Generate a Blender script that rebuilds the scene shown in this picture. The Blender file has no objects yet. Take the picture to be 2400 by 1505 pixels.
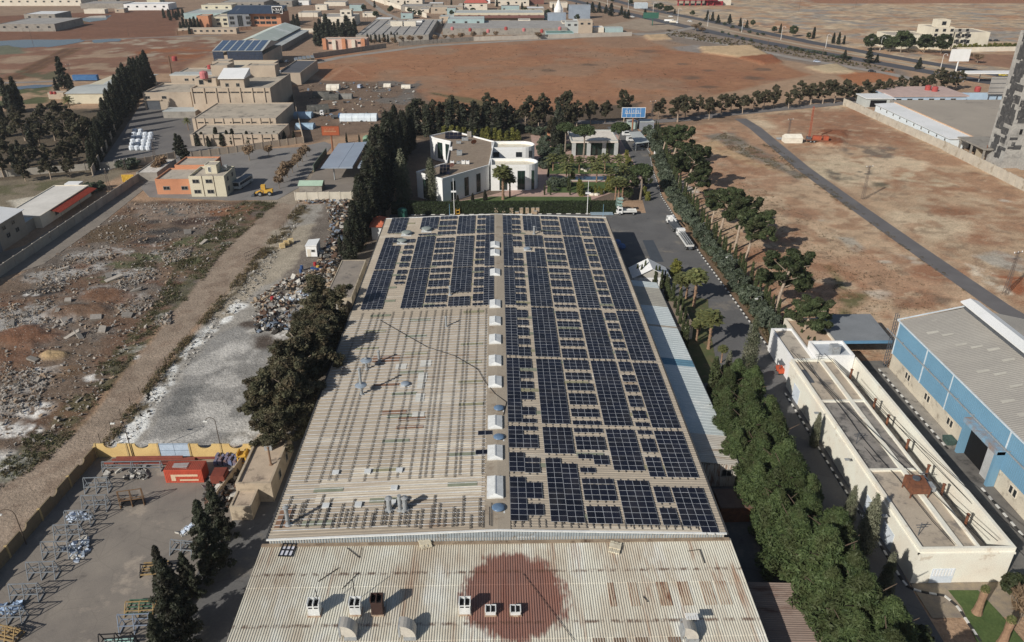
import bpy,math,random
import numpy as np
from mathutils import Vector
R=math.radians
rng=random.Random(7)
nr=np.random.RandomState(11)
SC=bpy.context.scene
COL=SC.collection
# --- camera, sky, sun, exposure
FPX,CAMH=1800.0,80.0
PITCH=math.atan(926/FPX)
YAW=math.atan((40/FPX)*math.cos(PITCH))
cam_d=bpy.data.cameras.new('camera');cam=bpy.data.objects.new('camera',cam_d);COL.objects.link(cam)
cam_d.sensor_width=36.0;cam_d.lens=36.0*FPX/2400;cam_d.clip_start=1;cam_d.clip_end=9000
cam.location=(0,0,CAMH);cam.rotation_euler=(R(90)-PITCH,0,-YAW)
SC.camera=cam
SUN_AZ,SUN_EL=R(46+180),R(31)
world=bpy.data.worlds.new('World');SC.world=world;world.use_nodes=True
wn=world.node_tree;wn.nodes.clear()
sky=wn.nodes.new('ShaderNodeTexSky');sky.sky_type='NISHITA';sky.sun_disc=False
sky.sun_elevation=SUN_EL;sky.sun_rotation=SUN_AZ;sky.air_density=1.0;sky.dust_density=1.2
bg=wn.nodes.new('ShaderNodeBackground');bg.inputs[1].default_value=0.058
wo=wn.nodes.new('ShaderNodeOutputWorld')
wn.links.new(sky.outputs[0],bg.inputs[0]);wn.links.new(bg.outputs[0],wo.inputs[0])
sd=bpy.data.lights.new('sun','SUN');sd.energy=4.25;sd.angle=R(0.53);sd.color=(1.0,0.95,0.87)
sun=bpy.data.objects.new('sun',sd);COL.objects.link(sun)
sun.rotation_euler=Vector((math.sin(SUN_AZ)*math.cos(SUN_EL),math.cos(SUN_AZ)*math.cos(SUN_EL),math.sin(SUN_EL))).to_track_quat('Z','Y').to_euler()
sun.location=(-100,-100,200)
vs=SC.view_settings;vs.view_transform='Standard';vs.look='None';vs.exposure=0.0;vs.gamma=1.0
vs.use_curve_mapping=False
SC.cycles.max_bounces=5;SC.cycles.diffuse_bounces=2;SC.cycles.glossy_bounces=2;SC.cycles.transparent_max_bounces=6
# --- survey helpers: a photo pixel (2400 wide) to a place on a level plane
def G(px,py,z=0.0):
 x=(px-1200)/FPX;y=-(py-752.5)/FPX
 fy=math.cos(PITCH)+y*math.sin(PITCH);fz=-math.sin(PITCH)+y*math.cos(PITCH)
 X=x*math.cos(YAW)+fy*math.sin(YAW);Y=-x*math.sin(YAW)+fy*math.cos(YAW)
 t=(z-CAMH)/fz
 return(X*t,Y*t)
def PJ(X,Y,Z):
 x=X*math.cos(YAW)-Y*math.sin(YAW);y=X*math.sin(YAW)+Y*math.cos(YAW);z=Z-CAMH
 d=y*math.cos(PITCH)-z*math.sin(PITCH);u=y*math.sin(PITCH)+z*math.cos(PITCH)
 return 1200+FPX*x/d,752.5-FPX*u/d
def HT(px,py,pytop):
 X,Y=G(px,py);lo,hi=0.0,79.0
 for _ in range(40):
  m=(lo+hi)/2
  if PJ(X,Y,m)[1]>pytop:lo=m
  else:hi=m
 return lo
 # --- colours and materials
KLIT=0.80
def lin(c):return tuple((v/255/12.92)if v<=10 else(((v/255)+0.055)/1.055)**2.4 for v in c)
def alb(*c):
 lu=0.3*c[0]+0.55*c[1]+0.15*c[2]
 return tuple(min(0.86,v/KLIT)for v in lin(tuple(v*0.86+lu*0.14 for v in c)))
MATS={}
def mk(name,c1,c2=None,scale=0.6,rough=0.85,metal=0.0,bump=0.0,bscale=8.0,stain=None,sscale=0.25,sthr=0.55,spec=0.3,fine=0.12,fscale=6.0,rand=0.0,stretch=None,stain2=None,s2scale=1.0,s2thr=0.6,crack=None):
 ""
 if name in MATS:return MATS[name]
 m=bpy.data.materials.new(name);m.use_nodes=True;nt=m.node_tree;N=nt.nodes;L=nt.links
 b=N['Principled BSDF'];b.inputs['Roughness'].default_value=rough;b.inputs['Metallic'].default_value=metal
 b.inputs['Specular IOR Level'].default_value=spec
 geo=N.new('ShaderNodeNewGeometry');pos=geo.outputs['Position']
 if stretch:
  mp=N.new('ShaderNodeMapping');mp.inputs['Scale'].default_value=stretch;L.new(pos,mp.inputs[0]);pos=mp.outputs[0]
 def noise(s,det=4,ro=0.6):
  n=N.new('ShaderNodeTexNoise');n.inputs['Scale'].default_value=s;n.inputs['Detail'].default_value=det
  n.inputs['Roughness'].default_value=ro;L.new(pos,n.inputs['Vector']);return n.outputs[0]
 def mix(fac,a,bb,bt='MIX'):
  x=N.new('ShaderNodeMix');x.data_type='RGBA';x.blend_type=bt
  for sock,v in((x.inputs[0],fac),(x.inputs[6],a),(x.inputs[7],bb)):
   if hasattr(v,'is_output'):L.new(v,sock)
   elif isinstance(v,(int,float)):sock.default_value=v
   else:sock.default_value=(*v[:3],1)
  return x.outputs[2]
 def ramp(v,lo,hi):
  r=N.new('ShaderNodeMapRange');r.inputs[1].default_value=lo;r.inputs[2].default_value=hi;L.new(v,r.inputs[0]);return r.outputs[0]
 a1=alb(*c1);a2=alb(*c2)if c2 else tuple(v*0.8 for v in a1)
 col=mix(ramp(noise(scale),0.3,0.7),a1,a2)
 if stain:col=mix(ramp(noise(sscale,6,0.7),sthr,sthr+0.12),col,alb(*stain))
 if stain2:col=mix(ramp(noise(s2scale,6,0.7),s2thr,s2thr+0.08),col,alb(*stain2))
 if crack:
  vo=N.new('ShaderNodeTexVoronoi');vo.feature='DISTANCE_TO_EDGE';vo.inputs['Scale'].default_value=crack;L.new(pos,vo.inputs['Vector']);cr=N.new('ShaderNodeMapRange');cr.inputs[1].default_value=.018;cr.inputs[2].default_value=.006;cr.inputs[4].default_value=.22;L.new(vo.outputs['Distance'],cr.inputs[0]);col=mix(cr.outputs[0],col,tuple(v*.45 for v in a1))
 if fine:
  fv=ramp(noise(fscale,3),0.25,0.75)
  sc=N.new('ShaderNodeMapRange');sc.inputs[3].default_value=1-fine;sc.inputs[4].default_value=1+fine;L.new(fv,sc.inputs[0])
  hs=N.new('ShaderNodeHueSaturation');L.new(col,hs.inputs['Color']);L.new(sc.outputs[0],hs.inputs['Value']);col=hs.outputs[0]
 if rand:
  oi=N.new('ShaderNodeObjectInfo');rr=N.new('ShaderNodeMapRange');rr.inputs[3].default_value=1-rand;rr.inputs[4].default_value=1+rand
  L.new(oi.outputs['Random'],rr.inputs[0]);h2=N.new('ShaderNodeHueSaturation');L.new(col,h2 .inputs['Color']);L.new(rr.outputs[0],h2 .inputs['Value']);col=h2 .outputs[0]
 L.new(col,b.inputs['Base Color'])
 if bump:
  bp=N.new('ShaderNodeBump');bp.inputs['Strength'].default_value=bump;bp.inputs['Distance'].default_value=0.05
  L.new(noise(bscale,4),bp.inputs['Height']);L.new(bp.outputs[0],b.inputs['Normal'])
 MATS[name]=m;return m
 # --- mesh builder
class MB:
 def __init__(s):s.v=[];s.f=[];s.m=[];s.cur=0
 def add(s,vs,fs):
  o=len(s.v);s.v.extend(vs)
  for f in fs:s.f.append(tuple(i+o for i in f));s.m.append(s.cur)
  return s
 def box(s,x0,y0,z0,x1,y1,z1):
  return s.add([(x0,y0,z0),(x1,y0,z0),(x1,y1,z0),(x0,y1,z0),(x0,y0,z1),(x1,y0,z1),(x1,y1,z1),(x0,y1,z1)],[(0,3,2,1),(4,5,6,7),(0,1,5,4),(1,2,6,5),(2,3,7,6),(3,0,4,7)])
 def cb(s,c,d):return s.box(c[0]-d[0]/2,c[1]-d[1]/2,c[2],c[0]+d[0]/2,c[1]+d[1]/2,c[2]+d[2])
 def prism(s,poly,z0,z1,z1s=None):
  n=len(poly);a=sum(poly[i][0]*poly[(i+1)%n][1]-poly[(i+1)%n][0]*poly[i][1]for i in range(n))
  if a<0:poly=poly[::-1];z1s=z1s[::-1]if z1s else None
  vs=[(p[0],p[1],z0)for p in poly]+[(p[0],p[1],z1s[i]if z1s else z1)for i,p in enumerate(poly)]
  return s.add(vs,[tuple(range(n))[::-1],tuple(range(n,2*n))]+[(i,(i+1)%n,n+(i+1)%n,n+i)for i in range(n)])
 def tube(s,p,q,r,n=6,r1=None,cap=True):
  p=Vector(p);q=Vector(q);d=(q-p).normalized();a=d.orthogonal().normalized();b=d.cross(a);r1=r if r1 is None else r1
  vs=[]
  for k in range(n):
   t=2*math.pi*k/n;o=a*math.cos(t)+b*math.sin(t);vs.append(tuple(p+o*r))
  for k in range(n):
   t=2*math.pi*k/n;o=a*math.cos(t)+b*math.sin(t);vs.append(tuple(q+o*r1))
  fs=[(k,(k+1)%n,n+(k+1)%n,n+k)for k in range(n)]
  if cap:fs+=[tuple(range(n))[::-1],tuple(range(n,2*n))]
  return s.add(vs,fs)
 def path(s,pts,r,n=5):
  for a,b in zip(pts,pts[1:]):s.tube(a,b,r,n)
  return s
 def beam(s,p,q,w,h=None):
  ""
  h=h or w;p=Vector(p);q=Vector(q);d=(q-p).normalized()
  up=Vector((0,0,1))if abs(d.z)<0.95 else Vector((0,1,0))
  a=d.cross(up).normalized();b=a.cross(d).normalized()
  vs=[tuple(c+a*(i*w/2)+b*(j*h/2))for c in(p,q)for i,j in((-1,-1),(1,-1),(1,1),(-1,1))]
  return s.add(vs,[(3,2,1,0),(4,5,6,7),(0,1,5,4),(1,2,6,5),(2,3,7,6),(3,0,4,7)])
 def lathe(s,prof,c=(0,0,0),n=14,capb=True):
  o=[(c[0]+r*math.cos(2*math.pi*k/n),c[1]+r*math.sin(2*math.pi*k/n),c[2]+z)for r,z in prof for k in range(n)]
  fs=[(i*n+k,i*n+(k+1)%n,(i+1)*n+(k+1)%n,(i+1)*n+k)for i in range(len(prof)-1)for k in range(n)]
  fs.append(tuple(range((len(prof)-1)*n,len(prof)*n)))
  if capb:fs.append(tuple(range(n))[::-1])
  return s.add(o,fs)
 def quad(s,a,b,c,d):return s.add([a,b,c,d],[(0,1,2,3)])
 def xf(s,fn):s.v=[fn(p)for p in s.v];return s
 def build(s,name,mat,parent=None,smooth=False,local=False,loc=None):
  me=bpy.data.meshes.new(name)
  off=Vector((0,0,0))
  if parent is not None and not local:
   off=parent.location.copy()
   if parent.parent:off+=parent.parent.location
  vv=s.v if not off.length else[(p[0]-off.x,p[1]-off.y,p[2]-off.z)for p in s.v]
  if parent is None and not local and vv:
   cx=sum(p[0]for p in vv)/len(vv);cy=sum(p[1]for p in vv)/len(vv);cz=min(p[2]for p in vv)
   vv=[(p[0]-cx,p[1]-cy,p[2]-cz)for p in vv];loc=(cx,cy,cz)
  me.from_pydata(vv,[],s.f)
  for m in(mat if isinstance(mat,(list,tuple))else[mat]):me.materials.append(m)
  if isinstance(mat,(list,tuple)):me.polygons.foreach_set('material_index',s.m)
  if smooth:me.polygons.foreach_set('use_smooth',[True]*len(me.polygons))
  me.update()
  ob=bpy.data.objects.new(name,me);COL.objects.link(ob)
  if parent is not None:ob.parent=parent
  if loc:ob.location=loc
  return ob
def tag(o,label=None,cat=None,group=None,kind=None):
 if label:o['label']=label
 if cat:o['category']=cat
 if group:o['group']=group
 if kind:o['kind']=kind
 return o
def thing(name,label,cat,loc=(0,0,0),rz=0.0,group=None):
 o=bpy.data.objects.new(name,None);COL.objects.link(o);o.location=(loc[0],loc[1],loc[2]if len(loc)>2 else 0.0)
 o.rotation_euler=(0,0,rz);o.empty_display_size=0.5
 return tag(o,label,cat,group)
def dup(root,loc,rz=None,label=None,group=None,scale=None):
 ""
 r=root.copy();COL.objects.link(r);r.location=(loc[0],loc[1],loc[2]if len(loc)>2 else 0.0)
 if rz is not None:r.rotation_euler=(0,0,rz)
 if scale is not None:r.scale=scale if isinstance(scale,tuple)else(scale,)*3
 if label:r['label']=label
 if group:r['group']=group
 for ch in root.children:
  c=ch.copy();COL.objects.link(c);c.parent=r
  for g in ch.children:
   d=g.copy();COL.objects.link(d);d.parent=c
 return r
ORD=['first','second','third','fourth','fifth','sixth','seventh','eighth','ninth','tenth','eleventh','twelfth','thirteenth','fourteenth','fifteenth','sixteenth','seventeenth','eighteenth','nineteenth','twentieth']+['%d%s'%(k,{1:'st',2:'nd',3:'rd'}.get(k%10,'th'))for k in range(21,99)]
# --- 2-D value noise for scattering and soil patches
def vnoise(x,y,seed=0):
 xi=np.floor(x).astype(np.int64);yi=np.floor(y).astype(np.int64);xf=x-xi;yf=y-yi
 def h(a,b):
  n=(a*374761393+b*668265263+seed*974634777)&0x7fffffff
  n=((n^(n>>13))*1274126177)&0x7fffffff
  return((n^(n>>16))&0xffff)/65535.0
 u=xf*xf*(3-2*xf);v=yf*yf*(3-2*yf)
 return(h(xi,yi)*(1-u)+h(xi+1,yi)*u)*(1-v)+(h(xi,yi+1)*(1-u)+h(xi+1,yi+1)*u)*v
def fbm(x,y,seed=0,oct=4):
 t=0;a=0.5
 for k in range(oct):t=t+a*vnoise(x*2**k,y*2**k,seed+k*17);a*=0.5
 return t/(1-0.5**oct)
def polysd(x,y,poly):
 ""
 d=np.full(x.shape,1e18);ins=np.zeros(x.shape,bool);n=len(poly)
 for i in range(n):
  ax,ay=poly[i];bx,by=poly[(i+1)%n];ex,ey=bx-ax,by-ay
  wx,wy=x-ax,y-ay;t=np.clip((wx*ex+wy*ey)/(ex*ex+ey*ey+1e-12),0,1)
  d=np.minimum(d,(wx-ex*t)**2+(wy-ey*t)**2)
  c=((ay>y)!=(by>y))&(x<ex*(y-ay)/(ey if ey else 1e-12)+ax);ins^=c
 d=np.sqrt(d);return np.where(ins,d,-d)
def inpoly(x,y,poly):return bool(polysd(np.array([x]),np.array([y]),poly)[0]>0)
def PX(*pts,z=0.0):return[G(p[0],p[1],z)for p in pts]
# --- the terrain: one sheet, soil types as vertex colour, mounds as real height
NY,NX=760,640
ys=[38.0]
while ys[-1]<1500:ys.append(ys[-1]+max(0.42,ys[-1]/300.0))
ys+=[1700,2100,2800,4000,6000]
YS=np.array(ys);U=np.linspace(-1,1,NX)
gy=np.repeat(YS[:,None],NX,1);gx=U[None,:]*(0.74*gy+45)
gx=gx+0.0;soil=np.zeros(gx.shape+(3,));soil[:]=alb(160,130,103)
rock=np.full(gx.shape,0.35);relief=np.full(gx.shape,0.25);hill=np.zeros(gx.shape)
big=fbm(gx/40,gy/40,3);mid=fbm(gx/9,gy/9,5);fin=fbm(gx/2.2,gy/2.2,9)
def paint(poly,c,feather=1.0,amp=3.0,nscale=6.0,op=1.0,rk=None,rl=None,world=False,patch=None,seed=0,h=None):
 ""
 P=poly if world else[G(*p)for p in poly]
 x0=min(p[0]for p in P)-amp-feather;x1=max(p[0]for p in P)+amp+feather
 y0=min(p[1]for p in P)-amp-feather;y1=max(p[1]for p in P)+amp+feather
 r=np.where((YS>=y0)&(YS<=y1))[0]
 if len(r)==0:return
 a,b=r[0],r[-1]+1;X=gx[a:b];Y=gy[a:b]
 cs=np.where(((X>=x0)&(X<=x1)).any(0))[0]
 if len(cs)==0:return
 c0,c1=cs[0],cs[-1]+1;X=X[:,c0:c1];Y=Y[:,c0:c1]
 d=polysd(X,Y,P)+(fbm(X/nscale,Y/nscale,seed+31)-0.5)*2*amp
 m=np.clip((d+feather)/(2*feather),0,1);m=m*m*(3-2*m)
 if patch:m=m*np.clip((fbm(X/patch[0],Y/patch[0],seed+77,5)-patch[1])/0.10,0,1)
 m*=op
 sl=(slice(a,b),slice(c0,c1))
 if c is not None:
  lu=0.3*c[0]+0.55*c[1]+0.15*c[2];c=tuple(0.965*(v*0.94+lu*0.06)for v in c)
  soil[sl]=soil[sl]*(1-m[...,None])+np.array(alb(*c))*m[...,None]
 if rk is not None:rock[sl]=rock[sl]*(1-m)+rk*m
 if rl is not None:relief[sl]=relief[sl]*(1-m)+rl*m
 if h:hill[sl]=np.maximum(hill[sl],h*m*(0.75+0.5*fbm(X/2,Y/2,seed+5)))
def spot(px,py,rx,ry,c,op=1.0,feather=None,amp=None,**k):
 ""
 X,Y=G(px,py);f=feather or min(rx,ry)*0.5
 paint([(X+rx*math.cos(t),Y+ry*math.sin(t))for t in np.linspace(0,2*math.pi,14)[:-1]],c,f,min(rx,ry)*0.6 if amp is None else amp,max(1.5,min(rx,ry)),op,world=True,seed=int(px*7+py),**k)
FR=[(-50,-60),(2450,-60),(2450,1560),(-50,1560)]
paint([(-100,-100),(2500,-100),(2500,130),(-100,130)],(150,122,98),8,10,40)
paint([(1330,-40),(2500,-40),(2500,190),(2160,160),(1800,78),(1500,10)],(186,158,124),5,8,30,rk=0.5)
paint([(1330,-40),(2500,-40),(2500,190),(2160,160),(1800,78),(1500,10)],(150,142,132),5,8,30,patch=(38,0.55),seed=4)
paint([(1330,-40),(2500,-40),(2500,190),(2160,160),(1800,78),(1500,10)],(176,128,92),5,8,30,patch=(50,0.58),seed=9)
for sc_,thr_,cc_ in((11,.55,(150,138,124)),(9,.58,(206,182,146)),(7,.6,(122,114,106)),(16,.57,(178,136,100))):paint([(1400,-40),(2500,-40),(2500,190),(2160,160),(1800,78),(1560,30)],cc_,5,8,30,patch=(sc_,thr_),seed=int(sc_),op=.75)
paint([(1850,-30),(2500,-30),(2450,8),(1900,8)],(160,108,78),6,6,20)
paint([(-60,40),(420,20),(420,88),(-60,96)],(128,86,64),4,4,20)
paint([(-60,96),(430,84),(540,100),(420,170),(-60,190)],(136,96,74),4,5,20)
paint([(0,118),(230,110),(420,140),(330,200),(0,196)],(158,130,104),4,5,14,patch=(20,0.5),seed=2)
paint([(160,95),(520,85),(540,130),(300,135)],(164,146,124),3,4,10,patch=(10,0.55),seed=12)
paint([(300,120),(520,95),(520,135),(380,150)],(150,92,58),3,4,10,patch=(14,0.5),seed=3)
for k in range(5):paint([(4+k*9,186),(16+k*9,186),(160+k*9,112),(152+k*9,112)],(98 if k%2 else 112,68 if k%2 else 80,52),1.5,1.5,6)
paint([(20,55),(190,42),(210,58),(60,74)],(92,98,66),3,3,10,patch=(14,0.45))
paint([(-40,108),(50,104),(60,125),(-40,130)],(104,106,84),3,3,10)
paint([(-40,205),(120,202),(120,240),(-40,262)],(88,92,58),3,3,10,patch=(14,0.4))
paint([(0,165),(140,165),(140,186),(0,190)],(98,92,66),3,3,10,patch=(14,0.5),seed=8)
fld=[(672,150),(760,128),(900,118),(1250,92),(1500,88),(1580,118),(1700,130),(1830,150),(1900,175),(1700,215),(1500,270),(1200,300),(940,260),(800,200)]
paint(fld,(160,110,76),3,3,16,rk=0.3)
paint(fld,(150,118,92),3,3,16,patch=(45,0.5),op=0.7,seed=21)
paint(fld,(150,96,66),3,3,16,patch=(30,0.57),op=0.5,seed=22)
for sx,sy,w in((1385,152,5),(1600,150,5),(1660,165,4),(1620,182,6),(1662,204,5),(1765,182,6),(1790,163,6),(1285,165,5),(1520,120,8)):spot(sx,sy,w,w*0.9,(104,84,68),0.75)
paint([(1000,215),(1120,232),(1170,255),(1080,240)],(98,96,64),2,3,8,op=0.8)
paint([(755,190),(812,152),(818,152),(772,188)],(168,122,90),0.8,0.6,4);paint([(812,152),(856,176),(852,178),(808,155)],(168,122,90),0.8,0.6,4)
paint([(1420,60),(1560,30),(1700,60),(1760,110),(1560,80)],(160,140,118),3,4,14)
paint([(1480,78),(1640,62),(1820,108),(2120,165),(2130,180),(1900,150),(1700,120),(1560,95)],(134,118,104),3,3,14,rk=0.7)
paint([(1510,85),(1562,83),(1575,94),(1520,95)],(190,158,118),1.5,1.5,6,h=1.6)
paint([(1575,110),(1640,104),(1640,124),(1590,118)],(140,130,122),1.5,1.5,6,rk=0.9)
paint([(1640,112),(1760,108),(1820,140),(1740,137),(1650,125)],(196,164,122),2,2,6,h=1.3)
paint([(1735,137),(1810,130),(1835,148),(1790,152)],(148,88,56),1.5,2,6,h=1.4)
paint([(1890,158),(1960,150),(2010,172),(1930,172)],(190,166,128),2,2,6,h=0.8)
paint([(1960,175),(2090,165),(2110,185),(2010,200)],(170,106,66),2,2,6)
paint([(2150,120),(2420,130),(2420,165),(2280,150)],(150,110,84),2,3,10)
paint([(700,185),(960,195),(1010,240),(930,300),(720,335),(690,260)],(120,98,80),3,4,10,rk=0.7)
paint([(880,190),(985,190),(960,245),(850,240)],(112,104,96),2,4,8,patch=(8,0.45))
paint([(1490,270),(1800,250),(1800,280),(1560,300),(1500,300)],(140,112,88),2,3,8)
rf=[(1500,300),(1720,285),(2400,740),(2400,860),(1800,860),(1640,590),(1560,420)]
paint(rf,(176,136,104),3,3,14,rk=0.55)
paint(rf,(156,112,82),3,3,14,patch=(26,0.5),op=0.6,seed=41)
paint(rf,(194,164,130),3,3,14,patch=(30,0.56),op=0.8,seed=44)
rg=[(1740,270),(2000,240),(2240,340),(2420,440),(2420,760),(2330,690)]
paint(rg,(184,153,120),3,3,14,rk=0.55)
paint(rg,(160,112,80),3,3,14,patch=(24,0.5),op=0.65,seed=51)
paint(rg,(204,180,146),3,3,12,patch=(22,0.56),op=0.85,seed=54)
paint([(1780,268),(2010,258),(2150,330),(1950,345),(1850,320)],(156,108,78),4,6,10,op=.8)
paint([(1925,305),(1985,308),(1975,342),(1915,340)],(142,84,54),1.5,2,6,h=1.1)
paint([(1970,340),(2110,345),(2090,372),(1990,362)],(124,108,92),2,3,8,patch=(6,0.42),rk=0.9)
paint([(1880,378),(2180,380),(2260,430),(2100,450),(1920,420)],(196,174,140),2,5,10,patch=(12,0.42),seed=7)
paint([(1930,395),(2040,398),(2060,415),(1960,420)],(118,108,92),2,3,6,patch=(5,0.45),rk=0.9)
paint([(2040,425),(2090,428),(2080,440),(2040,438)],(110,100,80),1.5,2,6)
paint([(1720,310),(1830,380),(1890,412),(1870,420),(1690,340),(1640,315)],(128,118,104),2,3,8,rk=1.0)
paint([(1660,295),(1690,300),(1700,318),(1640,310)],(168,112,84),1.5,2,4,patch=(4,0.45),rk=1.0)
paint([(1680,330),(1800,390),(1840,408),(1700,370),(1600,340)],(186,152,112),2,3,10)
paint([(1960,555),(2000,556),(2030,584),(1995,585)],(172,160,142),0.8,0.8,4)
for q in((2010,585,2,1.5),(2135,605,1.6,1.2),(2150,615,1.8,1.2),(2115,600,1.5,1),(2355,470,2,1.5),(1925,516,1.2,1),(2075,613,2,1.3),(2060,690,3,2.5)):spot(q[0],q[1],q[2],q[3],(190,176,156),0.9)
paint([(2275,600),(2340,590),(2400,605),(2400,640),(2340,625)],(176,166,150),1,2,5,rk=0.7)
paint([(2260,615),(2330,640),(2380,690),(2350,690),(2290,650)],(206,188,162),1,1.5,4,patch=(3,0.4),rk=1.0)
paint([(2330,645),(2400,650),(2400,695),(2380,690)],(158,92,58),1,1.5,5)
paint([(1935,610),(1960,640),(1990,670),(2020,700),(1990,740),(1970,700),(1960,660),(1930,620)],(110,104,66),1.5,1.5,5,patch=(5,0.42))
paint([(1960,680),(2040,690),(2010,720),(1965,705)],(104,98,62),1.5,1.5,5,patch=(4,0.45))
paint([(1960,720),(2000,715),(1990,750),(1960,750)],(110,102,66),1.5,1.5,5,patch=(4,0.42))
for q in((1830,560),(1780,600),(2150,700),(2200,640),(1880,500),(2230,500),(2300,560)):spot(q[0],q[1],7,6,(146,92,62),0.6)
paint([(2190,690),(2230,700),(2220,716),(2185,708)],(110,92,74),1.5,1.5,4,op=0.8)
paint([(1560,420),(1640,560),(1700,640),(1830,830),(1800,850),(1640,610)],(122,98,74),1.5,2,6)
paint([(1540,385),(1640,450),(1610,470),(1570,430)],(200,190,176),1,1.5,4,patch=(4,0.42))
for sc_,thr_,cc_ in((4,.6,(196,172,140)),(3,.62,(128,104,82)),(6,.6,(150,98,66))):
 for Q in(rf,rg):paint(Q,cc_,3,3,14,patch=(sc_,thr_),seed=int(sc_*5),op=.5)
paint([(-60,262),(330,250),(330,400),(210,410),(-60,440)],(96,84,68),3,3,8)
paint([(-60,430),(240,400),(300,400),(230,440),(-60,520)],(124,112,92),2,3,8)
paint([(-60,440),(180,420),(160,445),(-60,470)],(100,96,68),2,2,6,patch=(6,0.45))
paint([(20,470),(100,458),(130,478),(40,488)],(190,182,164),1,1.2,4)
rub=[(-40,690),(120,600),(310,472),(560,470),(655,470),(600,520),(520,600),(440,700),(350,790),(200,980),(0,1180),(-60,1220)]
paint(rub,(114,95,79),1.2,1.5,5,rk=0.8,rl=1.0)
paint(rub,(112,82,62),1.2,1.5,5,patch=(9,0.52),op=0.7,seed=61)
paint(rub,(110,102,94),1.2,1.5,5,patch=(8,0.55),op=0.7,seed=64)
paint([(300,478),(560,480),(590,500),(470,530),(330,520)],(136,116,100),1.5,2,5)
paint([(480,495),(590,478),(585,505),(500,515)],(134,92,66),1.5,2,5)
paint([(330,485),(440,488),(430,508),(320,505)],(104,102,98),1.5,2,4,patch=(5,0.4))
paint([(190,545),(290,515),(330,535),(290,565),(200,570)],(98,80,60),1.5,2,4)
for q in((430,522,3,2.2),(372,545,4,2),(400,540,4,2.5),(360,560,5,2),(345,565,4,2),(505,511,3,2),(115,680,4,2.6),(85,685,4,2.6),(360,520,2.4,2)):spot(*q,(62,60,60),0.85)
for q in((440,520,5,3),(460,517,4,3)):spot(*q,(76,58,50),0.8)
for q in((362,574,2.4,1),(340,630,3,1.2),(300,590,1.4,1.2),(70,690,2.2,1.4),(530,570,1.6,1),(395,755,2.5,2),(380,742,1.8,1.6),(300,822,2.4,1.4),(330,812,1,1),(215,885,1.6,1.2),(40,1010,4,2),(15,1005,3,2.4),(20,1090,5,3.5),(65,1115,5,1.6),(80,960,3.4,2.8),(325,838,1.4,1),(110,870,3.6,2)):spot(*q,(222,218,210),0.95,patch=(1.6,0.36))
for q in((155,640,6,4),(215,625,5,4),(110,650,6,4),(240,680,5,3),(70,735,8,5),(50,770,6,4),(250,590,6,3),(190,600,5,3),(400,590,6,2.2),(310,700,4,3),(300,640,6,3),(320,655,5,2.4),(30,760,7,4),(130,740,6,4),(60,900,5,4),(20,950,4,3),(370,605,4,2)):spot(*q,(164,160,154),0.85,patch=(1.5,0.38),rk=1.3,rl=1.5)
for q in((430,570,7,2.4),(400,605,8,2.4),(340,600,5,2.2),(430,615,6,3),(290,620,5,3),(470,560,6,3),(230,655,4,2),(480,640,4,2)):spot(*q,(88,94,60),0.85,patch=(3,0.4))
for q in((60,790,7,5),(30,830,5,4),(190,625,3,2.2),(225,690,4,4),(15,715,3,3),(330,660,5,1.6),(400,665,4,1.6),(340,575,3,1.2),(270,700,6,4)):spot(*q,(118,82,60),0.8)
spot(128,835,3,1.8,(178,148,104),1.0,h=0.9);spot(185,730,7,4,(116,86,64),0.9,h=0.8);spot(60,790,6,4,(116,78,56),0.9,h=0.9)
spot(240,690,5,4,(116,82,60),0.85,h=0.7);spot(430,640,5,3,(116,90,68),0.6,h=0.5)
for q in((145,870,4,3),(300,900,4,3),(170,960,4,3)):spot(*q,(120,92,66),0.7)
gr=[(565,470),(650,470),(590,525),(510,600),(455,690),(400,735),(330,820),(250,920),(180,1010),(110,1080),(30,1130),(-40,1180),(-40,1110),(80,1020),(180,920),(260,830),(350,730),(430,600),(520,510)]
paint(gr,(84,84,56),0.8,1.6,3,patch=(2.6,0.42),rk=0.9,rl=1.2,seed=5,op=.7)
rd=[(655,470),(715,470),(640,560),(600,620),(480,735),(360,890),(235,1050),(100,1210),(0,1320),(-60,1390),(-60,1190),(80,1090),(200,990),(330,830),(440,690),(520,590)]
paint(rd,(152,133,114),0.6,0.6,3,rk=0.15,rl=0.15)
paint(rd,(136,115,97),0.6,0.6,3,patch=(3,0.52),op=0.7,seed=8)
paint([(600,470),(740,400),(760,405),(690,480)],(150,136,118),0.8,1,4)
yd=[(700,480),(840,470),(850,600),(760,760),(600,1040),(240,1060),(330,940),(420,830),(480,750),(600,620),(640,560)]
paint(yd,(156,150,140),1.0,1.2,5,rk=0.6,rl=0.5)
paint([(640,540),(770,520),(720,620),(600,680),(520,760),(480,740),(600,620)],(164,152,132),1,1.5,4)
paint([(480,800),(640,720),(640,820),(560,1000),(480,1045),(330,1045),(400,920)],(144,142,138),1.2,2,6,op=0.8)
paint([(420,880),(600,760),(600,1040),(300,1050)],(190,186,178),1,2,5,patch=(5,0.47),seed=15,op=.8)
paint([(440,830),(640,760),(600,1000),(330,1040)],(90,92,92),1,2,5,patch=(6,0.6),seed=18,op=0.5)
paint([(250,1040),(320,960),(420,830),(500,750),(560,700),(580,715),(480,800),(430,850),(370,950),(310,1050)],(226,224,218),0.8,1.2,2.5,patch=(2.0,0.40),seed=25,rk=1.0)
paint([(230,1045),(330,940),(420,830),(600,625),(700,490),(740,480),(640,600),(480,770),(350,950),(260,1050)],(104,92,70),0.6,0.9,2,patch=(2.4,0.50),rk=1.0,rl=1.2,seed=35)
for q in((660,790,3.5,3),(640,1000,4,3),(590,1030,4,2),(700,770,3,2)):spot(*q,(214,210,202),0.9,patch=(2,0.38))
for q in((620,800,3,3),(600,760,4,2)):spot(*q,(78,64,54),0.9)
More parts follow.
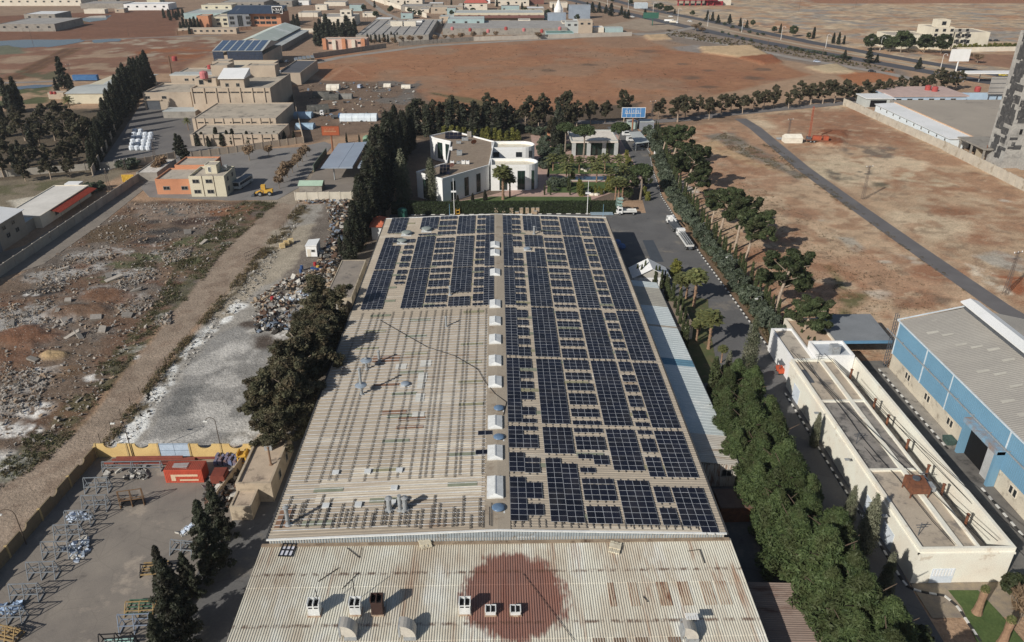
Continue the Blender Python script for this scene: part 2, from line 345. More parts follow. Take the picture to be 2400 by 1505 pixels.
paint([(760,480),(850,475),(850,560),(800,620),(690,670),(600,740),(700,600)],(116,106,96),1,2,3,rk=1.2)
paint([(780,620),(880,560),(900,640),(830,800),(700,1060),(560,1330),(480,1500),(440,1500),(560,1200),(640,1050),(760,800)],(112,102,90),1,1.5,4)
paint([(590,1060),(680,1060),(560,1340),(470,1505),(360,1505),(480,1300)],(150,132,112),1,1,4)
paint([(930,470),(1540,470),(1530,390),(1480,320),(1250,300),(960,330)],(112,96,82),1,1,5)
paint([(870,300),(1500,240),(1500,300),(1000,330)],(98,82,66),2,2,6)
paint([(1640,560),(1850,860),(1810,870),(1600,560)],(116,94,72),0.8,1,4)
micro=(fbm(gx/1.1,gy/1.1,71,3)-0.5)*0.32*relief+(fbm(gx/5,gy/5,75,3)-0.5)*0.45*np.clip(relief-0.3,0,2)
gz=-0.07+np.clip(micro,-0.6,0.6)*np.clip(relief*1.5,0,1)*(relief>0.3)+hill
shade=1+(mid-0.5)*0.28+(fin-0.5)*0.30+(big-0.5)*0.14
soil*=shade[...,None]
soil=np.clip(soil,0.01,0.9)
nR=len(YS);vco=np.stack([gx,gy,gz],-1).reshape(-1,3)
idx=np.arange(nR*NX).reshape(nR,NX);q4=np.stack([idx[:-1,:-1],idx[:-1,1:],idx[1:,1:],idx[1:,:-1]],-1).reshape(-1,4)
def np_mesh(name,v,f,k):
 me=bpy.data.meshes.new(name);me.vertices.add(len(v));me.vertices.foreach_set('co',np.ascontiguousarray(v,dtype=np.float32).ravel())
 me.loops.add(f.size);me.loops.foreach_set('vertex_index',np.ascontiguousarray(f,dtype=np.int32).ravel())
 me.polygons.add(len(f));me.polygons.foreach_set('loop_start',np.arange(0,f.size,k,dtype=np.int32))
 me.update(calc_edges=True);return me
tme=np_mesh('terrain',vco,q4,4)
at=tme.attributes.new('soil','FLOAT_COLOR','POINT');at.data.foreach_set('color',np.concatenate([soil.reshape(-1,3),np.ones((nR*NX,1))],1).astype(np.float32).ravel())
at2=tme.attributes.new('rock','FLOAT','POINT');at2 .data.foreach_set('value',rock.astype(np.float32).ravel())
tme.polygons.foreach_set('use_smooth',np.ones(len(q4),bool))
m=bpy.data.materials.new('soil_ground');m.use_nodes=True;nt=m.node_tree;N=nt.nodes;L=nt.links;b=N['Principled BSDF']
b.inputs['Roughness'].default_value=0.95;b.inputs['Specular IOR Level'].default_value=0.1
va=N.new('ShaderNodeAttribute');va.attribute_name='soil';ra=N.new('ShaderNodeAttribute');ra.attribute_name='rock'
geo=N.new('ShaderNodeNewGeometry')
def gn(scale,det,thr0,thr1):
 n=N.new('ShaderNodeTexNoise');n.inputs['Scale'].default_value=scale;n.inputs['Detail'].default_value=det;n.inputs['Roughness'].default_value=0.65;L.new(geo.outputs['Position'],n.inputs['Vector'])
 r=N.new('ShaderNodeMapRange');r.inputs[1].default_value=thr0;r.inputs[2].default_value=thr1;L.new(n.outputs[0],r.inputs[0]);return r.outputs[0]
def mul(a,c):
 x=N.new('ShaderNodeMath');x.operation='MULTIPLY';L.new(a,x.inputs[0])
 if hasattr(c,'is_output'):L.new(c,x.inputs[1])
 else:x.inputs[1].default_value=c
 return x.outputs[0]
def gmix(fac,a,c):
 x=N.new('ShaderNodeMix');x.data_type='RGBA';L.new(fac,x.inputs[0]);L.new(a,x.inputs[6]);x.inputs[7].default_value=(*c,1);return x.outputs[2]
c=va.outputs['Color']
g1=N.new('ShaderNodeMapRange');L.new(gn(1.6,5,0.25,0.75),g1 .inputs[0]);g1 .inputs[3].default_value=0.72;g1 .inputs[4].default_value=1.26
hs=N.new('ShaderNodeHueSaturation');L.new(c,hs.inputs['Color']);L.new(g1 .outputs[0],hs.inputs['Value']);c=hs.outputs[0]
g2=N.new('ShaderNodeMapRange');L.new(gn(0.22,5,0.3,0.7),g2 .inputs[0]);g2 .inputs[3].default_value=0.86;g2 .inputs[4].default_value=1.12
hs2=N.new('ShaderNodeHueSaturation');L.new(c,hs2 .inputs['Color']);L.new(g2 .outputs[0],hs2 .inputs['Value']);c=hs2 .outputs[0]
c=gmix(mul(mul(gn(2.3,2,0.60,0.68),ra.outputs['Fac']),0.75),c,alb(70,60,48))
c=gmix(mul(mul(gn(3.7,2,0.66,0.70),ra.outputs['Fac']),0.9),c,alb(205,198,186))
L.new(c,b.inputs['Base Color'])
bp=N.new('ShaderNodeBump');bp.inputs['Strength'].default_value=0.55;bp.inputs['Distance'].default_value=0.25;L.new(gn(2.0,5,0.2,0.8),bp.inputs['Height']);L.new(bp.outputs[0],b.inputs['Normal'])
tme.materials.append(m);ter=bpy.data.objects.new('terrain',tme);COL.objects.link(ter);tag(ter,'dry reddish brown and tan open ground',None,kind='structure')
base=MB();base.quad((-6000,-3000,-1.2),(6000,-3000,-1.2),(6000,38.2,-1.2),(-6000,38.2,-1.2))
tag(base.build('ground',mk('far_soil',(150,125,100))),kind='structure')
# --- paved sheets
def sheet(name,pts,z,mat,world=False,thick=0.0,label=None):
 P=pts if world else[G(*p)for p in pts]
 mb=MB();mb.prism(P,z-0.05-thick,z);o=mb.build(name,mat);tag(o,label,None,kind='structure');return o
ASPH=mk('asphalt',(100,99,98),(86,85,85),0.12,rough=0.9,stain=(74,74,75),sscale=0.35,sthr=0.6,fine=0.12,fscale=3,bump=0.1,crack=.11,stain2=(116,110,102),s2scale=.09,s2thr=.56)
ASPH2=mk('asphalt_far',(84,84,88),(72,72,77),0.05,rough=0.9,fine=0.06)
CONC=mk('concrete_yard',(134,125,114),(112,105,98),0.15,rough=0.95,stain=(96,90,84),sscale=0.3,sthr=0.6,bump=0.1,crack=.22,stain2=(150,138,124),s2scale=.12,s2thr=.56)
PAVE=mk('grey_paving',(128,124,120),(112,108,105),0.1,rough=0.9,stain=(92,90,88),sscale=0.2,sthr=0.6)
def ragged(mat):return mat
EDGE=[(62.2,345),(62.0,320),(60.5,300),(57.2,275),(56.2,262),(54.5,245),(54.7,225),(54.9,219.6),(55.6,192),(56.4,172),(57.0,155),(57.4,145),(58,132),(57.6,110),(57,90),(55.8,76)]
sheet('road',[(49.5,345)]+EDGE+[(55,40),(-60,40),(-60,62),(-45,76),(-34,130),(-33.5,228.7),(46.5,228.7),(49.5,262)],0.0,ASPH,world=True,label='dark asphalt yard and drive around the solar hall')
ROADL=PX((-40,640),(60,575),(180,500),(300,425),(372,380),(420,375),(330,450),(230,530),(100,620),(-40,712))
sheet('road',[(-160,170)]+ROADL[1:-1]+[(-150,150)],0.0,mk('worn_road',(134,124,112),(116,108,99),0.2,rough=0.95,stain=(96,90,82),sscale=0.3),world=True)
sheet('pavement',PX((300,372),(430,330),(560,352),(700,345),(760,332),(780,340),(700,440),(650,468),(540,470),(350,462),(330,440),(372,382)),0.01,PAVE,world=True,label='grey paved lot by the orange building')
sheet('pavement',PX((215,415),(330,245),(350,230),(460,265),(460,345),(320,372),(290,385)),0.012,mk('dark_yard',(112,108,104),(96,93,92),0.1),world=True)
sheet('pavement',PX((745,395),(885,392),(850,452),(700,452)),0.012,mk('court_paving',(132,122,112),(116,108,100),0.2),world=True)
sheet('pavement',PX((225,1072),(595,1072),(560,1200),(470,1330),(370,1505),(350,1560),(-120,1560),(-60,1390)),0.012,CONC,world=True,label='brownish concrete works yard')
def strip(name,pts,w,z,mat,world=False,label=None,wob=0.0):
 P=pts if world else[G(*p)for p in pts]
 Lf,Rt=[],[]
 for i,p in enumerate(P):
  a=P[max(0,i-1)];c2=P[min(len(P)-1,i+1)];dx,dy=c2[0]-a[0],c2[1]-a[1];l=math.hypot(dx,dy);nx,ny=-dy/l,dx/l
  Lf.append((p[0]+nx*w/2,p[1]+ny*w/2));Rt.append((p[0]-nx*w/2,p[1]-ny*w/2))
 mb=MB();n=len(P)
 vs=[(p[0],p[1],z)for p in Lf]+[(p[0],p[1],z)for p in Rt]
 mb.add(vs,[(n+i,n+i+1,i+1,i)for i in range(n-1)])
 o=mb.build(name,mat);tag(o,label,None,kind='structure');return o
strip('road',[(1735,278),(1770,300),(1880,393),(2000,480),(2122,566),(2265,665),(2345,720),(2420,765)],5.6,0.0,mk('field_road',(106,103,103),(92,89,89),0.15,stain=(126,114,100),sscale=0.3,sthr=0.62),label='narrow asphalt lane crossing the red fields')
HW=[(1290,-12),(1420,20),(1560,52),(1700,82),(1860,112),(2060,148),(2300,190),(2450,212)]
strip('road',HW,13,0.0,ASPH2,label='highway carriageway nearer the field')
strip('road',[(1390,-12),(1520,22),(1650,47),(1780,74),(1920,103),(2130,140),(2320,172),(2450,194)],12,0.0,ASPH2,label='highway carriageway beyond the median')
strip('path',[(1345,-12),(1470,21),(1605,49.5),(1740,78),(1890,107.5),(2095,144),(2310,181),(2450,203)],5.0,0.03,mk('median_soil',(176,158,132),(150,136,116),0.2),label='pale gravel median of the highway')
strip('road',[(735,148),(800,134),(1000,108),(1200,96),(1330,90),(1440,78),(1560,80),(1700,104),(1860,136),(2080,172),(2160,190)],7.5,0.01,mk('service_road',(150,142,132),(132,124,116),0.1),label='pale service road round the ploughed field')
strip('path',[(-40,104),(100,99),(300,90),(520,82)],5,0.0,mk('grey_track',(140,132,124),(120,112,106),0.1))
strip('path',[(-40,196),(60,193),(200,188)],5,0.0,MATS['grey_track'])
strip('road',[(1640,62),(1560,78),(1490,82)],8,0.02,MATS['service_road'])
strip('road',[(1300,285),(1480,288),(1600,280),(1700,268),(1800,258),(2000,240),(2200,222)],7,0.005,mk('tree_road',(122,116,112),(104,98,96),0.15),label='road under the long row of field trees')
strip('road',[(860,0),(900,30),(960,55),(1010,75),(1060,92)],6,0.0,MATS['service_road'])
WAT=bpy.data.materials.new('flood_water');WAT.use_nodes=True;wb=WAT.node_tree.nodes['Principled BSDF']
wb.inputs['Base Color'].default_value=(0.10,0.13,0.19,1);wb.inputs['Roughness'].default_value=0.08
for k,(pts,lab)in enumerate((([(-40,97),(60,93),(190,92),(196,97),(120,110),(60,112),(20,106),(-40,112)],'long blue strip of flood water below the grey track'),([(185,44),(215,38),(260,36),(245,47),(205,53)],'small blue flood puddle in the reddish field'),([(15,203),(120,198),(128,203),(60,209),(10,208)],'thin blue flood puddle beside the near track'),([(220,94),(275,90),(280,97),(225,100)],'narrow puddle at the end of the flood strip'))):
 P=[G(*p)for p in pts];Q=[]
 for i,p in enumerate(P):
  q=P[(i+1)%len(P)]
  for t in(0,0.34,0.67):Q.append((p[0]+(q[0]-p[0])*t+(rng.random()-.5)*3.0,p[1]+(q[1]-p[1])*t+(rng.random()-.5)*6))
 mb=MB();mb.add([(p[0],p[1],0.03)for p in Q],[tuple(range(len(Q)))]);o=mb.build('water',WAT);tag(o,lab,None,kind='structure')
 o.data.flip_normals()if o.data.polygons[0].normal.z<0 else None
 # --- the solar hall
HX0,HX1,HY0,HY1,EAVE,RISE=-30.8,30.1,77.4,202.2,8.0,1.15
RX=-0.35
def roofz(x):return EAVE+RISE*(1-(abs(x-RX)/((HX1-RX)if x>RX else(RX-HX0))))
hall=thing('warehouse','long factory hall with low tan gabled roof carrying solar blocks','warehouse',((HX0+HX1)/2,(HY0+HY1)/2,0))
TAN=mk('tan_roof_sheet',(162,151,135),(150,138,121),0.08,rough=0.8,stain=(178,170,156),sscale=0.11,sthr=0.56,fine=0.10,fscale=2.0,stretch=(0.35,1.6,1),stain2=(126,104,84),s2scale=0.09,s2thr=0.62)
WALLG=mk('hall_wall',(176,172,162),(158,154,146),0.3,stain=(128,120,110),sscale=0.5)
mb=MB()
mb.prism([(HX0+.25,HY0+.1),(HX1-.25,HY0+.1),(HX1-.25,HY1-.1),(HX0+.25,HY1-.1)],-0.3,EAVE-0.12)
mb.build('wall',WALLG,hall)
def ribbed(x0,x1,za,zb,y0,y1,pitch=0.52,amp=0.05,rib=0.09,every=2):
 ""
 m=MB();prof=[];y=y0;k=0
 while y<y1-0.01:
  h=rib if k%every==0 else amp
  prof+=[(y,0),(y+0.06,h),(y+0.14,h),(y+0.20,0)];y+=pitch;k+=1
 prof.append((y1,0));prof=[p for p in prof if p[0]<=y1]
 n=len(prof)
 m.add([(x0,p[0],za+p[1])for p in prof]+[(x1,p[0],zb+p[1])for p in prof],[(i,n+i,n+i+1,i+1)for i in range(n-1)])
 return m
for(xa,xb)in((HX0,RX),(RX,HX1)):
 m=ribbed(xa,xb,roofz(xa)if xa!=RX else EAVE+RISE,roofz(xb)if xb!=RX else EAVE+RISE,HY0,HY1)
 o=m.build('roof_slope',TAN,hall)
mb=MB()
for(x0,x1)in((HX0,RX),(RX,HX1)):
 for y,s in((HY0+.1,1),(HY1-.1,-1)):
  a,b2=(x0+.25 if x0==HX0 else x0),(x1-.25 if x1==HX1 else x1)
  p=[(a,y,EAVE-.13),(b2,y,EAVE-.13),(b2,y,roofz(b2)-0.02),(a,y,roofz(a)-0.02)]
  mb.quad(*(p if s>0 else p[::-1]))
mb.build('gable',mk('blue_grey_sheet',(150,158,162),(126,136,142),1.5,stain=(120,112,100),sscale=0.8),hall)['kind']='stuff'
mb=MB();x=HX0+0.4
while x<HX1-0.4:
 mb.box(x,HY0+0.02,EAVE-0.6,x+0.14,HY0+0.1,roofz(x)-0.05);x+=0.36
mb.build('gable_rib',MATS['blue_grey_sheet'],hall)
WHT=mk('white_metal',(214,214,210),(196,197,195),0.8,rough=0.5,stain=(160,150,138),sscale=0.9,sthr=0.64)
mb=MB();mb.beam((HX0,HY0-0.05,roofz(HX0)+0.1),(RX,HY0-0.05,EAVE+RISE+0.1),0.28,0.14);mb.beam((RX,HY0-0.05,EAVE+RISE+0.1),(HX1,HY0-0.05,roofz(HX1)+0.1),0.28,0.14)
mb.beam((HX0,HY1,roofz(HX0)+0.1),(RX,HY1,EAVE+RISE+0.1),0.25,0.14);mb.beam((RX,HY1,EAVE+RISE+0.1),(HX1,HY1,roofz(HX1)+0.1),0.25,0.14)
tag(mb.build('verge_trim',WHT,hall),kind='stuff')
mb=MB()
for x in(HX0-0.12,HX1+0.12):mb.beam((x,HY0,EAVE-0.03),(x,HY1,EAVE-0.03),0.26,0.2)
mb.build('gutter',mk('gutter_dark',(70,70,70),(56,56,56)),hall)
RDG=mk('ridge_cap',(158,146,128),(146,134,117),0.1,stain=(132,116,98),sscale=0.3)
mb=MB();mb.add([(RX-1.7,HY0,roofz(RX-1.7)+.13),(RX,HY0,EAVE+RISE+.16),(RX+1.7,HY0,roofz(RX+1.7)+.13),(RX-1.7,HY1,roofz(RX-1.7)+.13),(RX,HY1,EAVE+RISE+.16),(RX+1.7,HY1,roofz(RX+1.7)+.13)],[(0,1,4,3),(1,2,5,4)])
mb.build('ridge_cap',RDG,hall)
def RG(px,py):
 ""
 z=8.6
 for _ in range(4):
  X,Y=G(px,py,z);z=roofz(X)
 return X,Y,z
SKY_G=[mk('green_sheet',(132,136,114),(118,122,102),0.8,fine=0.15),mk('yellow_green_sheet',(146,140,108),(130,126,98),0.8,fine=0.15),mk('rust_sheet',(140,106,80),(122,90,70),0.8),mk('pale_sheet',(196,194,184),(180,178,170),0.8)]
def roof_patch(name,x,y,w,l,mat,parent=hall,dz=0.105):
 m=MB();a,b2=x-w/2,x+w/2
 m.add([(a,y-l/2,roofz(a)+dz),(b2,y-l/2,roofz(b2)+dz),(b2,y+l/2,roofz(b2)+dz),(a,y+l/2,roofz(a)+dz)],[(0,1,2,3)])
 return m.build(name,mat,parent)
yy=80.2;k=0
while yy<200:
 for j,cx in enumerate((-24.5,-16.0,-5.2,5.4,13.4,22.8)):
  if(j+k)%2==0 and rng.random()<0.8:
   roof_patch('skylight_sheet',cx+rng.uniform(-.6,.6),yy+(0.7 if j%2 else 0),4.2,0.98,SKY_G[0 if rng.random()<0.55 else 1])
 yy+=3.45;k+=1
for px,py,w,l,mi in((905,842,5,2.2,2),(905,903,4.5,.8,2),(924,967,4,1.1,2),(965,982,4.4,.9,2),(960,1002,4.4,.9,2),(998,852,2,2.2,3),(990,886,1.6,3,3),(986,905,1.3,2,3),(984,932,1.5,2.4,3),(980,973,2,1.4,3),(940,860,2,2,3),(668,1215,2,4,2)):
 X,Y,_=RG(px,py);roof_patch('patched_sheet',X,Y,w,l,SKY_G[mi],dz=0.11)
WASH=mk('washed_sheet',(196,190,174),(176,164,146),0.25,stain=(160,147,130),sscale=0.2,sthr=0.5,stretch=(0.3,1.8,1))
for(x0,x1,y0,y1)in((-22,-2.6,84.4,92.2),(-14.5,-2.6,92.2,95.0),(-26,-22,84.4,89.5),(-10,-2.6,95.0,97.6),(11.8,29.4,77.6,78.6)):
 m=ribbed(x0,x1,roofz(x0)+0.006,roofz(x1)+0.006,y0,y1);m.build('washed_sheet',WASH,hall)
 # --- solar blocks
PW,PH=2.262,1.134
CELL=bpy.data.materials.new('solar_glass');CELL.use_nodes=True;cb_=CELL.node_tree.nodes['Principled BSDF'];cn=CELL.node_tree
cb_.inputs['Roughness'].default_value=0.30;cb_.inputs['Specular IOR Level'].default_value=0.35
oi=cn.nodes.new('ShaderNodeObjectInfo');mr=cn.nodes.new('ShaderNodeMix');mr.data_type='RGBA';mr.inputs[6].default_value=(0.008,0.009,0.016,1);mr.inputs[7].default_value=(0.013,0.015,0.028,1)
cn.links.new(oi.outputs['Random'],mr.inputs[0])
gp=cn.nodes.new('ShaderNodeTexNoise');gp.inputs['Scale'].default_value=0.35;gq=cn.nodes.new('ShaderNodeNewGeometry');cn.links.new(gq.outputs['Position'],gp.inputs['Vector'])
dm=cn.nodes.new('ShaderNodeMapRange');dm.inputs[1].default_value=0.45;dm.inputs[2].default_value=0.8;dm.inputs[4].default_value=0.10;cn.links.new(gp.outputs[0],dm.inputs[0])
du=cn.nodes.new('ShaderNodeMix');du.data_type='RGBA';du.inputs[7].default_value=(0.25,0.22,0.19,1);cn.links.new(dm.outputs[0],du.inputs[0]);cn.links.new(mr.outputs[2],du.inputs[6]);cn.links.new(du.outputs[2],cb_.inputs['Base Color'])
ALU=mk('panel_frame',(176,180,186),(160,164,170),2.0,rough=0.4,metal=0.0)
pm=MB();pm.cur=0;pm.box(-PW/2,-PH/2,0,PW/2,PH/2,0.028)
pm.cur=1
for sx in(-1,1):pm.box(sx*(PW/4)-PW/4+0.028,-PH/2+0.022,0.0285,sx*(PW/4)+PW/4-0.028,PH/2-0.022,0.036)
po=pm.build('panel',[ALU,CELL],None,local=True);PANEL=po.data;bpy.data.objects.remove(po)
C1=lambda x,y:(840+x/6.27,495+y/6.27)
C2=lambda x,y:(1160+x/6.27,495+y/6.27)
C3=lambda x,y:(1160+x/5.017,700+y/5.017)
C4=lambda x,y:(1160+x/4.286,960+y/4.286)
XR={}
for key,(xa,xb,yv)in{'a':(158,495,1095),'b':(560,905,1130),'c':(932,1280,1148),'d':(1310,1655,1155),'e':(1687,1862,1163),'f':(1890,2238,1200)}.items():
 A=RG(*C4(xa,yv))[0];B=RG(*C4(xb,yv))[0]
 if key=='e':XR['e']=(A+B)/2
 else:XR[key+'1']=(A+B)/2-PW/2-0.01;XR[key+'2']=(A+B)/2+PW/2+0.01
XL={}
for key,(xa,xb,yv)in{'a':(1675,1990,1390),'b':(1310,1635,1395),'c':(963,1285,1395),'d':(612,937,1425),'e':(522,678,1058),'f':(22,355,1445)}.items():
 A=RG(*C1(xa,yv))[0];B=RG(*C1(xb,yv))[0]
 if key=='e':XL['e']=(A+B)/2
 else:XL[key+'1']=(A+B)/2+PW/2+0.01;XL[key+'2']=(A+B)/2-PW/2-0.01
def yrow(C,xw,yv):
 px,py=C(0,yv)
 z=roofz(xw)+0.15
 lo,hi=HY0-5,HY1+5
 for _ in range(40):
  mm=(lo+hi)/2
  if PJ(xw,mm,z)[1]>py:lo=mm
  else:hi=mm
 return lo
BL=[]
def cols(side,keys,C,*runs):
 for(n,f)in runs:BL.append((side,keys,C,n,f))
r_,l_='R','L'
cols(r_,('a1',),C4,(1120,680),(625,435),(385,170));cols(r_,('a2',),C4,(1065,955),(895,735),(535,483),(638,541),(388,258),(213,173))
cols(r_,('b1',),C4,(1130,490));cols(r_,('b2',),C4,(1140,545));cols(r_,('b1','b2'),C4,(445,180))
cols(r_,('c1','c2'),C4,(1150,975),(918,754),(750,697),(410,275),(235,190));cols(r_,('c1',),C4,(497,455),(635,585));cols(r_,('c2',),C4,(555,460))
cols(r_,('d1','d2'),C4,(1160,715),(615,203));cols(r_,('e',),C4,(1165,995),(938,780),(680,480),(430,300),(253,213))
cols(r_,('f1',),C4,(1175,785));cols(r_,('f2',),C4,(1240,790));cols(r_,('f1','f2'),C4,(685,218))
cols(r_,('a1',),C3,(1455,703),(668,107));cols(r_,('a2',),C3,(1462,1420),(1370,1280),(1188,1100),(1057,975),(938,858),(818,710),(677,575),(540,475),(438,343),(313,255),(225,135))
cols(r_,('b1','b2'),C3,(1473,715),(685,115));cols(r_,('c1','c2'),C3,(1490,1437),(1395,1295),(1253,1118),(1083,997),(957,875),(838,728),(702,595),(562,493),(462,362),(335,270),(243,152))
cols(r_,('d1','d2'),C3,(1497,740),(712,135));cols(r_,('e',),C3,(1508,1465),(1412,1322),(1278,1145),(1100,1020),(980,900),(858,752),(718,612),(580,510),(480,382),(355,290),(258,172));cols(r_,('f1','f2'),C3,(1525,760),(730,152))
cols(r_,('a1',),C2,(1380,825),(803,347),(325,68));cols(r_,('a2',),C2,(1390,1352),(1320,1225),(1195,1130),(1100,1005),(975,915),(885,828),(803,728),(695,620),(520,450),(420,375),(325,280),(260,217),(193,130),(105,68))
cols(r_,('b1','b2'),C2,(1400,838),(525,360),(290,72));cols(r_,('b1',),C2,(820,602));cols(r_,('b2',),C2,(820,558))
cols(r_,('c1','c2'),C2,(1415,1375),(1345,1245),(1215,1150),(1115,1022),(995,930),(905,848),(803,745),(720,640),(618,565),(540,465),(445,390),(345,298),(280,232),(210,147),(120,82))
cols(r_,('d1','d2'),C2,(1425,865),(843,378),(358,92));cols(r_,('e',),C2,(1435,1400),(1365,1265),(1235,1170),(1140,1045),(1020,950),(928,870),(822,765),(740,663),(638,580),(560,487),(460,412),(365,318),(298,252),(230,168),(145,100))
cols(r_,('f1','f2'),C2,(1445,878),(860,398),(372,172),(150,108))
cols(l_,('a1',),C1,(1380,825),(803,347),(325,65));cols(l_,('a2',),C1,(1388,1355),(1320,1225),(1190,1125),(1095,1003),(970,915),(883,828),(780,728),(698,620),(598,548),(520,450),(423,355),(320,280),(260,215),(193,128),(105,68))
cols(l_,('b1','b2'),C1,(1395,1265),(1195,838),(818,365),(330,72));cols(l_,('c1','c2'),C1,(1412,1378),(1340,1245),(1210,1150),(1110,1023),(990,935),(900,848),(800,748),(715,645),(613,565),(538,465),(445,393),(345,298),(275,230),(207,145),(118,82))
cols(l_,('d1','d2'),C1,(1425,857),(840,378),(355,330),(262,92));cols(l_,('e',),C1,(1070,1043),(1010,953),(925,870),(820,765),(740,660),(630,582),(555,508),(462,415))
cols(l_,('f1','f2'),C1,(1445,873),(322,103));cols(l_,('f2',),C1,(857,395));cols(l_,('f1',),C1,(857,515),(465,395))
rows=[]
for side,keys,C,n,f in BL:
 tab=XR if side=='R' else XL;xs=[tab[k]for k in keys];xm=sum(xs)/len(xs)
 y0=yrow(C,xm,n);y1=yrow(C,xm,f);cnt=max(1,round((y1-y0)/(PH+0.02)));pit=(y1-y0)/cnt
 if abs(pit-PH)>0.2:pit=PH+0.02
 rows.append([side,keys,xs,y0,cnt,max(PH+0.012,min(pit,PH+0.06))])
COLN={'a':'beside the ridge vents','b':'in the second column from the ridge','c':'in the third column from the ridge','d':'in the fourth column from the ridge','e':'in the narrow fifth column','f':'along the eave'}
cnts={}
rows.sort(key=lambda r:(r[0],r[1][0][0],r[1],r[3]))
npan=0
for side,keys,xs,y0,cnt,pit in rows:
 kk=(side,keys);cnts[kk]=cnts.get(kk,0)+1;i=cnts[kk]-1
 wid={'a1':'inner half-column','a2':'outer half-column','b1':'inner half','b2':'outer half','c1':'inner half','c2':'outer half','f1':'inner half','f2':'outer half'}.get(keys[0],'')if len(keys)==1 and keys[0]!='e' else ''
 lab='solar block of %d panels %s%s, %s slope, %s from near end'%(cnt*len(keys),COLN[keys[0][0]],(', '+wid)if wid else '','right' if side=='R' else 'left',ORD[i])
 lab=lab.replace('in the ','').replace('beside the ','beside ').replace(' column from the ridge',' column').replace('from near end','from near')
 xm=sum(xs)/len(xs)
 t=thing('solar_block',lab,'solar panels',(xm,y0+cnt*pit/2,roofz(xm)),group='solar blocks on the hall roof')
 sl=-math.atan(RISE/30.5)if side=='L' else math.atan(RISE/30.5)
 for x in xs:
  for j in range(cnt):
   o=bpy.data.objects.new('panel',PANEL);COL.objects.link(o);o.parent=t;npan+=1
   o.location=(x-xm,y0+(j+0.5)*pit-(y0+cnt*pit/2),roofz(x)+0.2-roofz(xm));o.rotation_euler=(rng.uniform(-.012,.012),sl+rng.uniform(-.012,.012),0)
 mr_=MB()
 for x in xs:
  for dx in(-0.55,0.55):mr_.beam((x+dx,y0-0.35,roofz(x+dx)+0.15),(x+dx,y0+cnt*pit+0.35,roofz(x+dx)+0.15),0.07,0.09)
 mr_.build('mounting_rail',mk('rail_dark',(58,60,64),(48,50,54)),t)
for px,py in((1137,1017),(1132,1062)):
 X,Y,z=RG(px,py)
 t=thing('solar_block','single solar panel lying alone left of the ridge, %s of two'%('farther' if py<1040 else 'nearer'),'solar panels',(X,Y,z),group='solar blocks on the hall roof')
 o=bpy.data.objects.new('panel',PANEL);COL.objects.link(o);o.parent=t;o.location=(0,0,0.2);o.rotation_euler=(0,-0.037,0)
print('panels',npan,'blocks',len(rows))
RAIL=mk('bare_rail',(78,76,74),(98,94,90),1.2);RAILW=mk('rail_light',(150,150,150),(128,128,128),2.0)
rk_=thing('mounting_rails','bare dark mounting rails laid over empty left slope of hall','rails',(-15,105,8))
xsr=[-28.3,-26.2,-24.9,-23.9,-21.9,-19.7,-18.1,-16.2,-15.0,-13.2,-11.7,-10.9,-9.9,-7.9,-6.6,-5.9,-4.2,-2.6]
for i,x in enumerate(xsr):
 y1=RG(1000,727)[1]-0.3 if x>-29 else 140;ya=88.5+rng.uniform(0,0.6);m=MB()
 for dx in(-0.10,0.10):m.beam((x+dx,ya,roofz(x)+0.16),(x+dx,y1,roofz(x)+0.16),0.04,0.06)
 y=ya
 m.build('rail',RAIL,rk_)
for i in range(36):
 px=662+i*14.2+rng.uniform(-7,7);X,Y,z=RG(px,1236+rng.uniform(-4,6));l=rng.uniform(2.6,6.6)
 m=MB()
 for dx in(-0.10,0.10):m.beam((X+dx,Y,roofz(X)+0.16),(X+dx,Y+l,roofz(X)+0.16),0.06,0.08)
 m.build('rail',RAIL,rk_)
for i in range(26):
 px=1205+i*18.8+rng.uniform(-2,2);X,Y,z=RG(px,1228+(px-1205)/22);m=MB()
 m.beam((X,HY0+0.5,roofz(X)+0.16),(X,HY0+rng.uniform(1.9,2.6),roofz(X)+0.16),0.07,0.08);m.build('rail',RAIL,rk_)
mb=MB();y=79.0
while y<141:
 mb.beam((HX0+0.4,y,roofz(HX0+.4)+0.14),(RX-1.8,y,roofz(RX-1.8)+0.14),0.08,0.07);y+=1.04
mb.build('cross_rails',mk('cross_rail',(190,192,194),(160,162,164),1.0),rk_)
VENT=mk('vent_white',(206,208,206),(186,188,187),1.0,rough=0.45,stain=(150,128,108),sscale=1.2,sthr=0.64)
for i,(px,py)in enumerate(((1165,576),(1165,595),(1166,641),(1166,715),(1166,755),(1166,798),(1167,848),(1168,898),(1169,993),(1169,1064),(1168,1145))):
 X,Y,z=RG(px,py);w,l,h=2.3,3.4,0.75;X=RX-0.35
 if i>=10:l=4.6
 t=thing('ridge_vent','white hipped roof ventilator on the ridge, %s from the far end'%ORD[i],'roof vent',(X,Y,EAVE+RISE),group='white ventilators along the ridge')
 m=MB();m.add([(-w/2,-l/2,.1),(w/2,-l/2,.1),(w/2,l/2,.1),(-w/2,l/2,.1),(-w/2,-l/2,h*.55),(w/2,-l/2,h*.55),(w/2,l/2,h*.55),(-w/2,l/2,h*.55),(0,-l/2+.35,h),(0,l/2-.35,h)],[(0,1,5,4),(1,2,6,5),(2,3,7,6),(3,0,4,7),(4,5,8),(5,6,9,8),(6,7,9),(7,4,8,9)])
 m.build('cap',VENT,t,local=True);m=MB();m.beam((0,-l/2+.3,h+.02),(0,l/2-.3,h+.02),0.16,0.06)
 for yy in(-l/6,l/6):m.box(-w/2-.02,yy-.03,h*.5,w/2+.02,yy+.03,h*.57)
 m.build('ridge_strip',VENT,t,local=True)
 m=MB();m.box(-w/2+.1,-l/2+.1,-0.1,w/2-.1,l/2-.1,.12);m.build('curb',mk('vent_curb',(120,110,96)),t,local=True)
